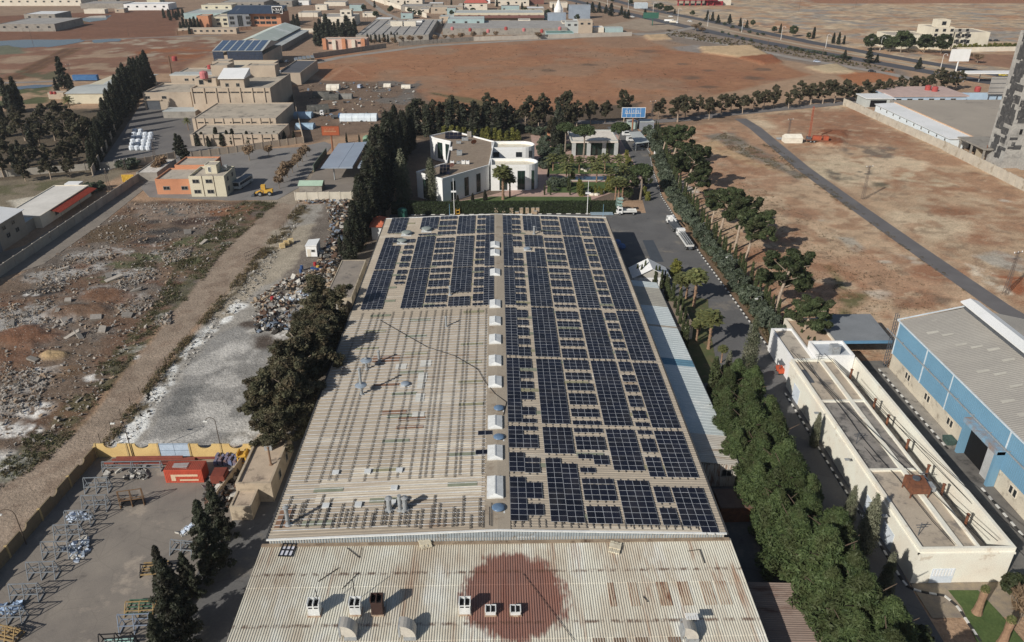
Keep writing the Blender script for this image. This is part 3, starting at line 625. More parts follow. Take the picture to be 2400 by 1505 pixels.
def disc(px,py,lab,r=0.75,h=0.45,mat=None,tall=0.0,i=0):
 X,Y,z=RG(px,py);t=thing('round_vent',lab,'roof vent',(X,Y,z),group='round caps on the hall roof')
 m=MB();m.lathe([(r,0),(r,.05),(r*.8,.16),(r*.4,.24),(.06,.27)],(0,0,h+tall),18);m.build('cap',mat,t,local=True,smooth=True)
 m=MB();m.lathe([(r*.45,-0.1),(r*.45,h+tall)],(0,0,0),12);m.build('neck',ALU,t,local=True)
 m=MB();m.box(-r,-r,0.05,r,r,.12);m.build('flashing',VENT,t,local=True);return t
BLV=mk('blue_cap',(96,122,150),(80,104,132),1.5,rough=0.3);GRV=mk('grey_green_cap',(138,146,140),(122,130,124),1.5,rough=0.4);STV=mk('steel_cap',(136,148,160),(118,130,142),1.2,rough=0.3)
for px,py,lab,mt,r in((1169,960,'blue round vent on the ridge beside the eighth white cap',BLV,.85),(1169,1028,'blue round vent on the ridge between the two rusty caps',BLV,.85),(1168,1194,'blue round vent at the near end of the ridge',BLV,.9),(950,903,'steel round vent alone in the empty left slope',STV,.8),(1000,541,'large pale dome between far left solar blocks, nearer the ridge',GRV,1.35),(953,550,'large pale dome at the gap left of the far panels',GRV,1.35),(943,569,'pale dome over the far left corner panels',GRV,1.3),(1236,585,'grey round vent in the gap among right-hand far panels',STV,.9)):
 disc(px,py,lab,r=r,h=0.7 if mt is GRV else 0.35,mat=mt)
GALV=mk('galvanised',(150,154,156),(126,130,132),2.0,rough=0.45,stain=(112,100,90),sscale=1.5)
RUSTY=mk('rust_iron',(128,78,52),(98,62,46),1.5,rough=0.9,stain=(78,52,42),sscale=2.0)
def flue(px,py,h,lab,r=0.22,cap='cone',mat=None,z=None,xy=None,grp='flues on the hall roof'):
 if xy:X,Y=xy;zz=z
 elif z is None:X,Y,zz=RG(px,py)
 else:X,Y=G(px,py,z);zz=z
 t=thing('flue_pipe',lab,'chimney',(X,Y,zz),group=grp);mat=mat or GALV
 m=MB();m.lathe([(r,-0.15),(r,h),(r*.8,h)],(0,0,0),10);m.build('pipe',mat,t,local=True,smooth=False)
 if cap=='cone':
  m=MB();m.lathe([(r*1.5,h+.18),(r*1.4,h+.24),(.05,h+.4)],(0,0,0),12);m.build('rain_cap',mat,t,local=True)
  m=MB()
  for a in range(3):m.beam((r*math.cos(a*2.1),r*math.sin(a*2.1),h-.05),(r*math.cos(a*2.1),r*math.sin(a*2.1),h+.24),.05)
  m.build('cap_stay',mat,t,local=True)
 m=MB();m.lathe([(r*2,0.06),(r*1.2,.22)],(0,0,0),12);m.build('collar',mat,t,local=True);return t
for px,py,h,lab,r in((848,925,5.0,'tallest flue with a wide disc halfway, on the empty left slope',.24),(860,866,2.2,'slim steel flue on the left slope behind the tallest one',.22),(889,850,2.2,'slim steel flue with flat cap farthest up the left slope',.22),(676,1231,2.9,'grey flue at the near left corner of the hall roof',.28),(913,1196,1.9,'capped stub flue, leftmost of the three near the hall end',.36),(938,1196,2.6,'open tall flue, middle of the three near the hall end',.28),(950,1196,2.0,'capped stub flue, rightmost of the three near the hall end',.34),(1252,549,1.9,'white flue between the far right solar blocks',.26),(1055,692,1.9,'white flue by the far left solar blocks',.24),(1046,766,2.0,'white flue in the upper empty part of the left slope',.2)):
 t=flue(px,py,h,lab,r,cap='cone' if 'open' not in lab else None)
 if 'tallest' in lab:
  m=MB();m.lathe([(1.05,0),(1.0,.08),(.3,.34)],(0,0,1.9),16);m.build('weather_disc',STV,t,local=True)
for i,(px,py)in enumerate(((787,1110),(862,1108),(936,1105),(764,1188),(840,1186),(924,1146),(920,1180),(768,1190))[:7]):
 X,Y,z=RG(px,py);m=MB();m.box(-.42,-.42,0.02,.42,.42,.22);m.box(-.48,-.48,.22,.48,.48,.28);o=m.build('roof_hatch',VENT,None,local=True,loc=(X,Y,z+.05));tag(o,'small white square hatch on the washed left slope, %s from the far left'%ORD[i],'hatch','white hatches on the left slope')
pts=[RG(*p)for p in((890,752),(930,775),(1000,815),(1065,836),(1120,868),(1135,895),(1160,925),(1187,945),(1180,975))]
m=MB();m.path([(p[0],p[1],p[2]+.22)for p in pts],0.05);tag(m.build('cable',mk('black_cable',(34,34,36))),'thin black cable sagging across the left slope to the ridge','cable')
# --- front hall with rusty corrugated roof
FZ0=7.25
def frontz(y):return FZ0-(HY0-y)*0.018
m=bpy.data.materials.new('rusty_corrugated');m.use_nodes=True;nt=m.node_tree;N=nt.nodes;L=nt.links;b=N['Principled BSDF'];b.inputs['Roughness'].default_value=0.75
geo=N.new('ShaderNodeNewGeometry');sep=N.new('ShaderNodeSeparateXYZ');L.new(geo.outputs['Position'],sep.inputs[0])
def nz(s,stx=1,sty=1,det=5,lo=0.4,hi=0.6):
 mp=N.new('ShaderNodeMapping');mp.inputs['Scale'].default_value=(stx,sty,1);L.new(geo.outputs['Position'],mp.inputs[0])
 n=N.new('ShaderNodeTexNoise');n.inputs['Scale'].default_value=s;n.inputs['Detail'].default_value=det;n.inputs['Roughness'].default_value=.65;L.new(mp.outputs[0],n.inputs['Vector'])
 r=N.new('ShaderNodeMapRange');r.inputs[1].default_value=lo;r.inputs[2].default_value=hi;L.new(n.outputs[0],r.inputs[0]);return r.outputs[0]
def mx(f,a,c,scale=1.0):
 x=N.new('ShaderNodeMix');x.data_type='RGBA'
 if scale!=1.0:
  q=N.new('ShaderNodeMath');q.operation='MULTIPLY';q.inputs[1].default_value=scale;L.new(f,q.inputs[0]);f=q.outputs[0]
 L.new(f,x.inputs[0]);L.new(a,x.inputs[6])if hasattr(a,'is_output')else setattr(x.inputs[6],'default_value',(*a,1));x.inputs[7].default_value=(*c,1);return x.outputs[2]
def mth(op,a,c=None):
 x=N.new('ShaderNodeMath');x.operation=op
 for i,v in enumerate((a,c)):
  if v is None:continue
  if hasattr(v,'is_output'):L.new(v,x.inputs[i])
  else:x.inputs[i].default_value=v
 return x.outputs[0]
c=mx(nz(.16,1,.5,4,.42,.62),alb(194,190,174),alb(176,164,144))
c=mx(nz(.22,1,.35,5,.52,.68),c,alb(208,210,204),.7)
c=mx(nz(.30,2.2,.22,6,.56,.68),c,alb(150,112,84),.75)
c=mx(nz(1.6,1,.08,4,.58,.72),c,alb(128,96,74),.5)
RXc,RYc=G(1202,1398,7);dx=mth('SUBTRACT',sep.outputs[0],RXc+.1);dy=mth('SUBTRACT',sep.outputs[1],RYc+.15)
rr=mth('SQRT',mth('ADD',mth('POWER',mth('DIVIDE',dx,6.2),2.0),mth('POWER',mth('DIVIDE',dy,6.5),2.0)))
rr=mth('ADD',rr,mth('ADD',mth('MULTIPLY',nz(2.6,1.2,.10,4,0,1),.55),mth('MULTIPLY',nz(.35,1,.8,3,0,1),.8)))
red=N.new('ShaderNodeMapRange');red.inputs[1].default_value=1.78;red.inputs[2].default_value=1.62;L.new(rr,red.inputs[0])
c=mx(red.outputs[0],c,alb(120,72,60),.9);c=mx(mth('MULTIPLY',red.outputs[0],nz(.5,1.5,.4,5,.45,.7)),c,alb(146,98,80),.6)
for ly in(RYc+3.9,RYc-4.0,RYc-12):
 q=mth('ABSOLUTE',mth('SUBTRACT',sep.outputs[1],ly));g=N.new('ShaderNodeMapRange');g.inputs[1].default_value=.35;g.inputs[2].default_value=.1;L.new(q,g.inputs[0])
 c=mx(mth('MULTIPLY',g.outputs[0],nz(1.1,1,1,3,.42,.6)),c,alb(96,66,50),.8)
L.new(c,b.inputs['Base Color']);RUSTROOF=m
front=thing('front_hall','lower front hall with rusty pale corrugated roof and round red patch','warehouse',(-0.5,60,0))
mb=MB();x=-31.5;prof=[]
while x<30.5:
 prof+=[(x,0),(x+.06,.075),(x+.15,.075),(x+.21,0)];x+=.31
prof.append((30.5,0));n=len(prof)
vs=[]
YC=[HY0-0.1,70.0,69.95,61.9,61.85,52,40]
ZO=[0,0,-.03,-.03,-.06,-.06,-.06]
for yv,zo in zip(YC,ZO):vs+=[(p[0],yv,frontz(yv)+p[1]+zo)for p in prof]
fs=[(r*n+i,(r+1)*n+i,(r+1)*n+i+1,r*n+i+1)for r in range(len(YC)-1)for i in range(n-1)]
mb.add(vs,fs);mb.build('roof_sheet',RUSTROOF,front)
mb=MB();mb.box(-31.2,40,-.3,30.2,HY0-.3,frontz(40)-.25);mb.build('wall',WALLG,front)
mb=MB();mb.box(-31.5,HY0-.55,FZ0+.08,30.5,HY0+0.0,FZ0+.16);mb.build('valley_gutter',mk('valley',(150,132,110),(124,106,88),.5,stain=(92,74,58),sscale=.6),front)
BRN=mk('brown_sheet',(128,104,84),(104,84,70),.6,stain=(84,62,50),sscale=.7,stretch=(2,.3,1))
for px,py,w in((1400,1490,1.25),(1450,1485,1.4),(1500,1488,1.3),(1578,1490,1.3)):
 X,Y=G(px,py,7);m=MB();x0=X-w/2*1.0;k=0;pr=[]
 while x0<X+w/2:pr+=[(x0,.0),(x0+.06,.08),(x0+.15,.08),(x0+.21,0)];x0+=.31
 n=len(pr);m.add([(p[0],61.8,frontz(61.8)+p[1]-.02)for p in pr]+[(p[0],46,frontz(46)+p[1]-.02)for p in pr],[(i,n+i,n+i+1,i+1)for i in range(n-1)])
 m.build('brown_sheet',BRN,front)
STRK=mk('streak_sheet',(178,164,142),(150,120,96),1.2,stain=(128,92,72),sscale=1.1,sthr=.48,stretch=(1.5,.25,1))
for px,w in((1475,1.0),(1545,1.3),(1592,1.3),(1645,1.3),(1680,1.3),(1427,.9)):
 X,Y=G(px,1352,7);m=MB();x0=X-w/2;pr=[]
 while x0<X+w/2:pr+=[(x0,.0),(x0+.06,.08),(x0+.15,.08),(x0+.21,0)];x0+=.31
 n=len(pr);m.add([(p[0],70.0,frontz(70)+p[1]+.005)for p in pr]+[(p[0],66.3,frontz(66.3)+p[1]+.005)for p in pr],[(i,n+i,n+i+1,i+1)for i in range(n-1)])
 m.build('rust_streak_sheet',STRK,front)
BRD=mk('dark_brown_box',(66,46,40),(54,38,34),1.0)
def fz(px,py):
 z=7.0
 for _ in range(3):X,Y=G(px,py,z);z=frontz(Y)
 return X,Y,z+.06
for px,py,w,h,mat,lab in((739,1437,1.35,2.0,VENT,'white louvred box vent, leftmost on the front roof'),(835,1435,1.3,2.0,VENT,'white louvred box vent next to the dark brown one'),(886,1435,1.35,2.6,BRD,'tall dark brown box vent on the front roof'),(1090,1434,1.3,1.95,VENT,'white louvred box vent at the left rim of the red patch'),(1150,1436,1.2,.75,VENT,'low white box vent in the middle of the red patch'),(1208,1436,1.2,.75,VENT,'low white box vent at the right of the red patch')):
 X,Y,z=fz(px,py);t=thing('box_vent',lab,'roof vent',(X,Y,z),group='box vents on the front roof');d=1.1
 m=MB();m.box(-w/2,-d/2,0,w/2,d/2,h*.78);m.build('body',mat,t,local=True)
 m=MB();e=h*.78
 for sx in(-1,1):m.box(sx*w/2-.06,-d/2,e,sx*w/2+.06,d/2,h)
 m.box(-.06,-d/2,e,.06,d/2,h);m.box(-w/2+.06,d/2-.08,e,w/2-.06,d/2,h);m.build('top_frame',mat,t,local=True)
 m=MB();m.box(-w/2+.08,-d/2+.1,e+.001,w/2-.08,d/2-.1,e+.03);m.build('opening',mk('vent_dark',(24,24,26)),t,local=True)
 if mat is VENT and h>1:
  m=MB()
  for sx in(-1,1):m.box(sx*w*.25-.22,-d/2-.03,e-.3,sx*w*.25+.22,-d/2-.005,e-.12)
  m.build('louvre',MATS['vent_dark'],t,local=True)
 m=MB();m.box(-w/2-.12,-d/2-.12,-.05,w/2+.12,d/2+.12,.12);m.build('curb',STRK,t,local=True)
DUCT=mk('duct_sheet',(186,180,168),(170,164,154),.8,rough=.5)
for px,py,rz,lab in((830,1488,0,'galvanised elbow duct curving out of the front roof, leftmost'),(968,1488,0,'galvanised elbow duct curving out of the front roof, middle'),(1625,1492,0,'galvanised elbow duct on the right of the front roof')):
 X,Y,z=fz(px,py);t=thing('duct_elbow',lab,'duct',(X,Y,z),rz,group='elbow ducts on the front roof')
 m=MB();w=.75;ring=[]
 for i in range(8):
  a=R(90)*i/7;r0,r1=.45,1.75
  ring.append([(-1.75+r0*math.cos(a)+.4,-w,.15+r0*math.sin(a)+.25),(-1.75+r1*math.cos(a)+.4,-w,.15+r1*math.sin(a)+.25),(-1.75+r1*math.cos(a)+.4,w,.15+r1*math.sin(a)+.25),(-1.75+r0*math.cos(a)+.4,w,.15+r0*math.sin(a)+.25)])
 vs=[p for q in ring for p in q];fs=[(4*i+j,4*i+(j+1)%4,4*i+4+(j+1)%4,4*i+4+j)for i in range(7)for j in range(4)]
 m.add(vs,fs);m.add(ring[0],[(3,2,1,0)]);m.add(ring[-1],[(0,1,2,3)]);m.build('elbow',DUCT,t,local=True)
 m=MB();m.box(-1.55,-w-.04,.42,-1.32,w+.04,2.03);m.build('mouth_flange',GALV,t,local=True)
 m=MB();m.box(-1.0,-w-.1,-.05,.45,w+.1,.42);m.build('base_curb',GALV,t,local=True)
 if px==1625:
  m=MB()
  for k in range(5):m.box(-.9+k*.3,.5,2.1,-.68+k*.3,1.4,2.2)
  m.box(-.95,.8,2.0,.6,1.0,2.1);m.build('loose_sheet',WHT,t,local=True)
X,Y,z=fz(674,1292);t=thing('window_frame','old barred window frame lying at the top left of front roof','window frame',(X,Y,z+.05),R(-4))
m=MB();m.box(-.85,-1.1,.03,.85,1.1,.06);m.build('pane',mk('pale_pane',(196,198,208)),t,local=True)
m=MB()
for xx in(-.85,-.3,.3,.85):m.box(xx-.05,-1.15,.06,xx+.05,1.15,.16)
for yy in(-1.1,0,1.1):m.box(-.9,yy-.06,.07,.9,yy+.06,.19)
m.build('bars',mk('black_iron',(30,30,34)),t,local=True)
for px,py,rz,sz,lab in((997,1278,R(20),(1.5,1.6),'pale ribbed sheet scrap by the gable foot'),(1441,1287,R(-18),(1.5,2.0),'curled dirty sheet scrap on the right of the front roof')):
 X,Y,z=fz(px,py);m=MB()
 for k in range(6):m.box(-sz[0]/2+k*sz[0]/6,-sz[1]/2,.1+.05*(k%2),-sz[0]/2+(k+.85)*sz[0]/6,sz[1]/2,.28+.06*(k%2))
 m.box(-sz[0]/2,-.3,.2,sz[0]/2,.5,.4);o=m.build('sheet_scrap',mk('scrap_sheet',(206,198,174),(180,168,144),1.5),None,local=True,loc=(X,Y,z));o.rotation_euler=(0,0.05,rz);tag(o,lab,'sheet metal')
X,Y,z=fz(1233,1262);m=MB();m.box(-1.1,-.35,.1,1.1,.35,.55);m.box(-1.15,-.4,.5,1.15,.4,.58);o=m.build('lamp_box',WHT,None,local=True,loc=(X,Y,z));tag(o,'white box lamp lying under the gable near the ridge','box')
for i,(p,q,lab)in enumerate((((848,1286),(842,1310),0),((746,1365),(794,1333),0),((802,1382),(841,1344),0),((813,1286),(842,1309),0),((1640,1290),(1651,1322),0),((1506,1399),(1518,1413),0),((1612,1294),(1640,1290),0),((1225,1345),(1345,1503),1))):
 A=fz(*p);B=fz(*q);m=MB();m.tube((A[0],A[1],A[2]+.1),(B[0],B[1],B[2]+.1),.05 if lab==0 else.03,5)
 tag(m.build('loose_rod' if lab==0 else 'wire',mk('dark_rod',(58,52,48))),['short bent rod on the left of front roof','long slanted rod left of the box vents','slanted rod above the white box vents','thin rod nearest the gable on the left','upright-looking rod at the far right corner of front roof','short thick black rod right of centre on front roof','thin pale rod end touching the corner rod','long wire crossing the red rust patch to the near edge'][i],'rod' if lab==0 else 'wire')
for px,py,dx,lab in((752,1432,-.35,'thin stay rod leaning over the leftmost box vent'),(833,1410,-.05,'thin stay rod standing behind the second box vent')):
 X,Y,z=fz(px,py);m=MB();m.tube((X,Y,z),(X+dx,Y+.3,z+3.2),.05,5);tag(m.build('stay_rod',MATS['dark_rod']),lab,'rod')
 # --- trees
def leafmat(name,c1,c2,c3=None,rand=0.22,trans=0.25):
 m=bpy.data.materials.new(name);m.use_nodes=True;nt=m.node_tree;N=nt.nodes;L=nt.links;b=N['Principled BSDF']
 b.inputs['Roughness'].default_value=0.6;b.inputs['Specular IOR Level'].default_value=0.25
 geo=N.new('ShaderNodeNewGeometry');x=N.new('ShaderNodeMix');x.data_type='RGBA'
 x.inputs[6].default_value=(*alb(*c1),1);x.inputs[7].default_value=(*alb(*c2),1);L.new(geo.outputs['Random Per Island'],x.inputs[0]);col=x.outputs[2]
 if c3:
  n=N.new('ShaderNodeTexNoise');n.inputs['Scale'].default_value=0.45;n.inputs['Detail'].default_value=3;L.new(geo.outputs['Position'],n.inputs['Vector'])
  r=N.new('ShaderNodeMapRange');r.inputs[1].default_value=.46;r.inputs[2].default_value=.62;L.new(n.outputs[0],r.inputs[0])
  y=N.new('ShaderNodeMix');y.data_type='RGBA';L.new(r.outputs[0],y.inputs[0]);L.new(col,y.inputs[6]);y.inputs[7].default_value=(*alb(*c3),1);col=y.outputs[2]
 oi=N.new('ShaderNodeObjectInfo');rr=N.new('ShaderNodeMapRange');rr.inputs[3].default_value=1-rand;rr.inputs[4].default_value=1+rand;L.new(oi.outputs['Random'],rr.inputs[0])
 h=N.new('ShaderNodeHueSaturation');L.new(col,h.inputs['Color']);L.new(rr.outputs[0],h.inputs['Value']);col=h.outputs[0]
 L.new(col,b.inputs['Base Color'])
 if trans:
  tr=N.new('ShaderNodeBsdfTranslucent');L.new(col,tr.inputs[0]);ms=N.new('ShaderNodeMixShader');ms.inputs[0].default_value=trans
  L.new(b.outputs[0],ms.inputs[1]);L.new(tr.outputs[0],ms.inputs[2]);L.new(ms.outputs[0],N['Material Output'].inputs[0])
 return m
def leaves(cent,out,size,aspect=1.0,seed=0,rnd=0.9,up=0.15,tri=False,pull=None):
 ""
 rs=np.random.RandomState(seed);n=len(cent)
 nm=out+rs.normal(size=(n,3))*rnd;nm[:,2]+=up;nm/=np.linalg.norm(nm,axis=1)[:,None]+1e-9
 t=rs.normal(size=(n,3))if pull is None else pull+rs.normal(size=(n,3))*0.35
 t-=nm*(t*nm).sum(1)[:,None];t/=np.linalg.norm(t,axis=1)[:,None]+1e-9;bt=np.cross(nm,t)
 s=(size*rs.uniform(0.6,1.35,n))[:,None]
 a=cent+t*s*aspect;b=cent+bt*s*.62;c=cent-t*s*aspect;d=cent-bt*s*.62
 v=np.stack([a,b,c,d],1).reshape(-1,3);f=np.arange(4*n).reshape(n,4)
 return v,f
def crownmesh(name,clumps,per,size,mat,aspect=1.0,seed=0,shell=0.55,rnd=0.8,up=0.2,pull=None):
 rs=np.random.RandomState(seed);C_,O_=[],[]
 for(cx,cy,cz,rx,ry,rz)in clumps:
  n=max(4,int(per));d=rs.normal(size=(n,3));d/=np.linalg.norm(d,axis=1)[:,None]
  r=shell+(1-shell)*rs.rand(n,1)**.6
  C_.append(np.array([cx,cy,cz])+d*r*np.array([rx,ry,rz]));O_.append(d)
 v,f=leaves(np.concatenate(C_),np.concatenate(O_),size,aspect,seed,rnd,up,pull=pull)
 me=np_mesh(name,v,f,4);me.materials.append(mat);return me
def trunkmesh(name,segs,mat):
 m=MB()
 for(p,q,r0,r1)in segs:m.tube(p,q,r0,7,r1,cap=False)
 me=bpy.data.meshes.new(name);me.from_pydata(m.v,[],m.f);me.materials.append(mat);return me
BARK=mk('bark_grey',(138,124,108),(108,96,84),2.0);BARKD=mk('bark_dark',(92,76,62),(70,58,48),2.0);BARKP=mk('bark_pale',(168,150,130),(134,116,100),2.0)
L_CYP=leafmat('cypress_leaf',(46,52,40),(62,66,48),(52,50,40))
L_CYG=leafmat('cypress_green',(62,74,44),(80,88,52),(66,70,44))
L_PIN=leafmat('pine_needle',(56,72,40),(80,94,52),(66,74,42),.2)
L_PID=leafmat('pine_dark',(54,66,40),(74,84,50),(60,64,40))
L_EUC=leafmat('eucalyptus_leaf',(64,66,48),(86,82,60),(78,70,50))
L_EUB=leafmat('eucalyptus_brown',(70,72,52),(94,90,66),(84,74,54),.2)
L_OLV=leafmat('olive_leaf',(74,86,70),(96,104,86),(66,76,54))
L_YEL=leafmat('golden_thuja',(126,122,52),(104,106,46),(92,96,44))
L_PAL=leafmat('palm_leaf',(96,104,62),(122,122,72),None)
L_DRY=leafmat('bare_twig',(138,114,88),(112,92,70),None,trans=0.1)
L_GRY=leafmat('grey_cypress',(98,100,80),(116,116,94),(84,90,66))
def flame(h,w,n,seed,base=0.02,sharp=1.0,jag=0.25):
 ""
 rs=np.random.RandomState(seed);out=[]
 for i in range(n):
  t=base+(1-base)*((i+rs.rand())/n);prof=(min(1,(t+.05)/.22)**.6)*(1-t)**(.62*sharp)*1.12
  a=i*2.4+rs.rand();r=w*prof*rs.uniform(.55,1.0);cr=w*(.34+.22*prof)*rs.uniform(1-jag,1+jag)
  out.append((r*math.cos(a),r*math.sin(a),h*t,cr*.8,cr*.8,cr*1.9*(1+.5*t)))
 out.append((0,0,h*.97,w*.12,w*.12,h*.06));return out
def tiered(h,w,n,seed):
 ""
 rs=np.random.RandomState(seed);out=[]
 for i in range(n):
  t=.08+.92*((i+rs.rand())/n);prof=(1-t)**.85*(.75+.5*rs.rand());a=i*2.4+rs.rand()
  for k in(.45,.95):
   r=w*prof*k;out.append((r*math.cos(a),r*math.sin(a),h*t-r*.18,w*.24*(1.1-.6*t),w*.24*(1.1-.6*t),w*.16))
 return out
def blobby(h0,h1,w,n,seed,cl=(.22,.34),hollow=.5,flat=1.0):
 rs=np.random.RandomState(seed);out=[];hc=(h0+h1)/2;hh=(h1-h0)/2
 for i in range(n):
  d=rs.normal(size=3);d/=np.linalg.norm(d);r=hollow+(1-hollow)*rs.rand()**.5
  cr=w*rs.uniform(*cl);out.append((d[0]*w*r*.85,d[1]*w*r*.85,hc+d[2]*hh*r*.9,cr,cr,cr*.75*flat))
 return out
def lobes(h0,h1,w,nl,n,seed):
 rs=np.random.RandomState(seed);out=[]
 for l in range(nl):
  a=l*2.4+rs.rand();t=(l+.5)/nl;r=w*.62*math.sin(math.pi*(.25+.6*t))*rs.uniform(.6,1.1);c=(r*math.cos(a),r*math.sin(a),h0+(h1-h0)*(.18+.68*t));R0=w*rs.uniform(.42,.6)*(1.1-.35*t)
  for i in range(n):
   d=rs.normal(size=3);d/=np.linalg.norm(d);q=R0*rs.uniform(.4,1);cr=w*rs.uniform(.12,.22);out.append((c[0]+d[0]*q,c[1]+d[1]*q,c[2]+d[2]*q*1.15,cr,cr,cr*.85))
 return out
def conic(h,w,n,seed):
 rs=np.random.RandomState(seed);out=[]
 for i in range(n):
  t=.05+.95*((i+rs.rand())/n);pf=(1-t)**.7*min(1,(t+.1)/.22)**.5*(.8+.4*rs.rand());a=i*2.4+rs.rand();r=w*pf*rs.uniform(.5,1.0);cr=w*(.13+.13*pf)*rs.uniform(.75,1.2);out.append((r*math.cos(a),r*math.sin(a),h*t+.3*r,cr,cr,cr*1.35))
 return out
KIND={}
def kind(name,trunk_segs,bark,crown):
 KIND[name]=KIND.get(name,[])+[(trunkmesh(name+'_trunk',trunk_segs,bark),crown)]
for s in range(3):
 kind('cypress',[((0,0,-.2),(0,0,8.5),.22,.06)],BARKD,crownmesh('cypress_crown',flame(10,1.25,64,100+s),120,.145,L_CYP,1.6,100+s,.5,.7,.3))
 kind('cypress_far',[((0,0,-.2),(0,0,8.5),.25,.06)],BARKD,crownmesh('cypress_crown',flame(10,1.5,26,200+s),34,.42,L_CYP,1.3,200+s,.5,.7,.3))
 kind('slim',[((0,0,-.2),(0,0,8.5),.15,.04)],BARKD,crownmesh('cypress_crown',flame(10,.95,40,300+s,sharp=.8),34,.26,L_CYG,1.5,300+s,.45,.6,.3))
 rs=np.random.RandomState(400+s)
 pc=conic(9.6,3.0,120,400+s)
 sg=[((0,0,-.2),(.25,.1,4.5),.24,.17),((.25,.1,4.5),(.1,0,8.6),.17,.05)]+[((.2,.1,3.5+i*.55),(2.3*math.cos(i*2.3),2.3*math.sin(i*2.3),5.2+i*.6),.09,.03)for i in range(7)]
 kind('pine',sg,BARKD,crownmesh('pine_crown',pc,200,.11,L_PIN,2.1,400+s,.45,.8,.45))
 pd=lobes(3.6,10.2,3.3,6,9,500+s)
 kind('pine_side',[((0,0,-.2),(-.1,0,5.2),.24,.15),((-.1,0,5.2),(.2,0,8.6),.15,.05)]+[((-.1,0,4.2+i*.6),(2*math.cos(i*2.3),2*math.sin(i*2.3),5.6+i*.6),.08,.03)for i in range(6)],BARKP,crownmesh('pine_crown',pd,170,.18,L_PID,1.7,500+s,.45,.8,.4))
 eu=lobes(2.0,10,3.0,5,12,600+s)
 esg=[((0,0,-.2),(0,.2,4),.22,.15),((0,.2,4),(.2,0,8),.15,.05)]+[((0,.1,2.6+i*.7),(1.9*math.cos(i*2.2+s),1.9*math.sin(i*2.2+s),4.6+i*.75),.09,.03)for i in range(6)]
 kind('euc',esg,BARKP,crownmesh('eucalyptus_crown',eu,78,.22,L_EUC,1.5,600+s,.4,.9,.1))
 eb=lobes(1.2,10,3.2,7,13,700+s)
 kind('eucb',esg,BARKP,crownmesh('eucalyptus_crown',eb,150,.125,L_EUB,1.5,700+s,.35,.9,.1))
 kind('spruce',[((0,0,-.2),(0,0,9.4),.2,.04)],BARKD,crownmesh('conifer_crown',tiered(10,2.7,54,800+s),105,.14,L_CYP,1.4,800+s,.3,.7,.5))
 kind('spruce_far',[((0,0,-.2),(0,0,9.4),.25,.05)],BARKD,crownmesh('conifer_crown',tiered(10,2.6,30,850+s),22,.45,L_CYP,1.4,850+s,.3,.7,.5))
 ob=blobby(.1,2.0,1.25,16,900+s,(.3,.45),.45)
 kind('shrub',[((0,0,-.1),(0,0,1.2),.08,.04)],BARK,crownmesh('shrub_crown',ob,90,.13,L_OLV,1.4,900+s,.4,.9,.2))
 ot=[(0.0+.2*math.cos(i*2.4),.2*math.sin(i*2.4),.2+i*.17,.62*(1-i/14)**.6,.62*(1-i/14)**.6,.35)for i in range(13)]
 kind('thuja',[((0,0,-.1),(0,0,1.5),.08,.04)],BARKD,crownmesh('thuja_crown',ot,60,.13,L_YEL,1.4,950+s,.5,.8,.3))
 kind('grey',[((0,0,-.2),(0,0,9.4),.2,.04)],BARKD,crownmesh('conifer_crown',flame(10,1.7,60,970+s,jag=.4),110,.14,L_GRY,1.4,970+s,.45,.8,.3))
 br=[(.9*math.cos(i*2.4)*(.4+.6*rs.rand()),.9*math.sin(i*2.4)*(.4+.6*rs.rand()),2.1+1.3*rs.rand(),.55,.55,.5)for i in range(14)]
 tw=[((0,0,-.1),(0,0,1.5),.11,.08)]+[((0,0,1.3),(1.1*math.cos(i*1.26),1.1*math.sin(i*1.26),2.9+.4*(i%2)),.05,.015)for i in range(8)]
 kind('bare',tw,BARK,crownmesh('twig_crown',br,42,.16,L_DRY,3.0,990+s,.2,.9,.1))
sp=[(1.9*math.cos(i*2.4)*math.sqrt(i/46),1.9*math.sin(i*2.4)*math.sqrt(i/46),6.2+1.1*math.sqrt(max(0,1-i/46))-.5*(i%3==0),.55,.55,.5)for i in range(46)]
L_STP=leafmat('stone_pine',(58,72,42),(74,86,50),None)
kind('stone',[((0,0,-.2),(.15,0,3),.22,.18),((.15,0,3),(0,0,6.3),.18,.1)]+[((0,0,5),(1.3*math.cos(i*1.05),1.3*math.sin(i*1.05),6.4),.07,.03)for i in range(6)],BARK,crownmesh('pine_crown',sp,80,.22,L_STP,1.3,5,.5,.8,.5))
kind('round',[((0,0,-.2),(0,0,4),.2,.12)],BARK,crownmesh('broadleaf_crown',blobby(1.6,8,3.4,46,31,(.22,.34),.55),60,.34,L_PID,1.3,31,.45,.9,.2))
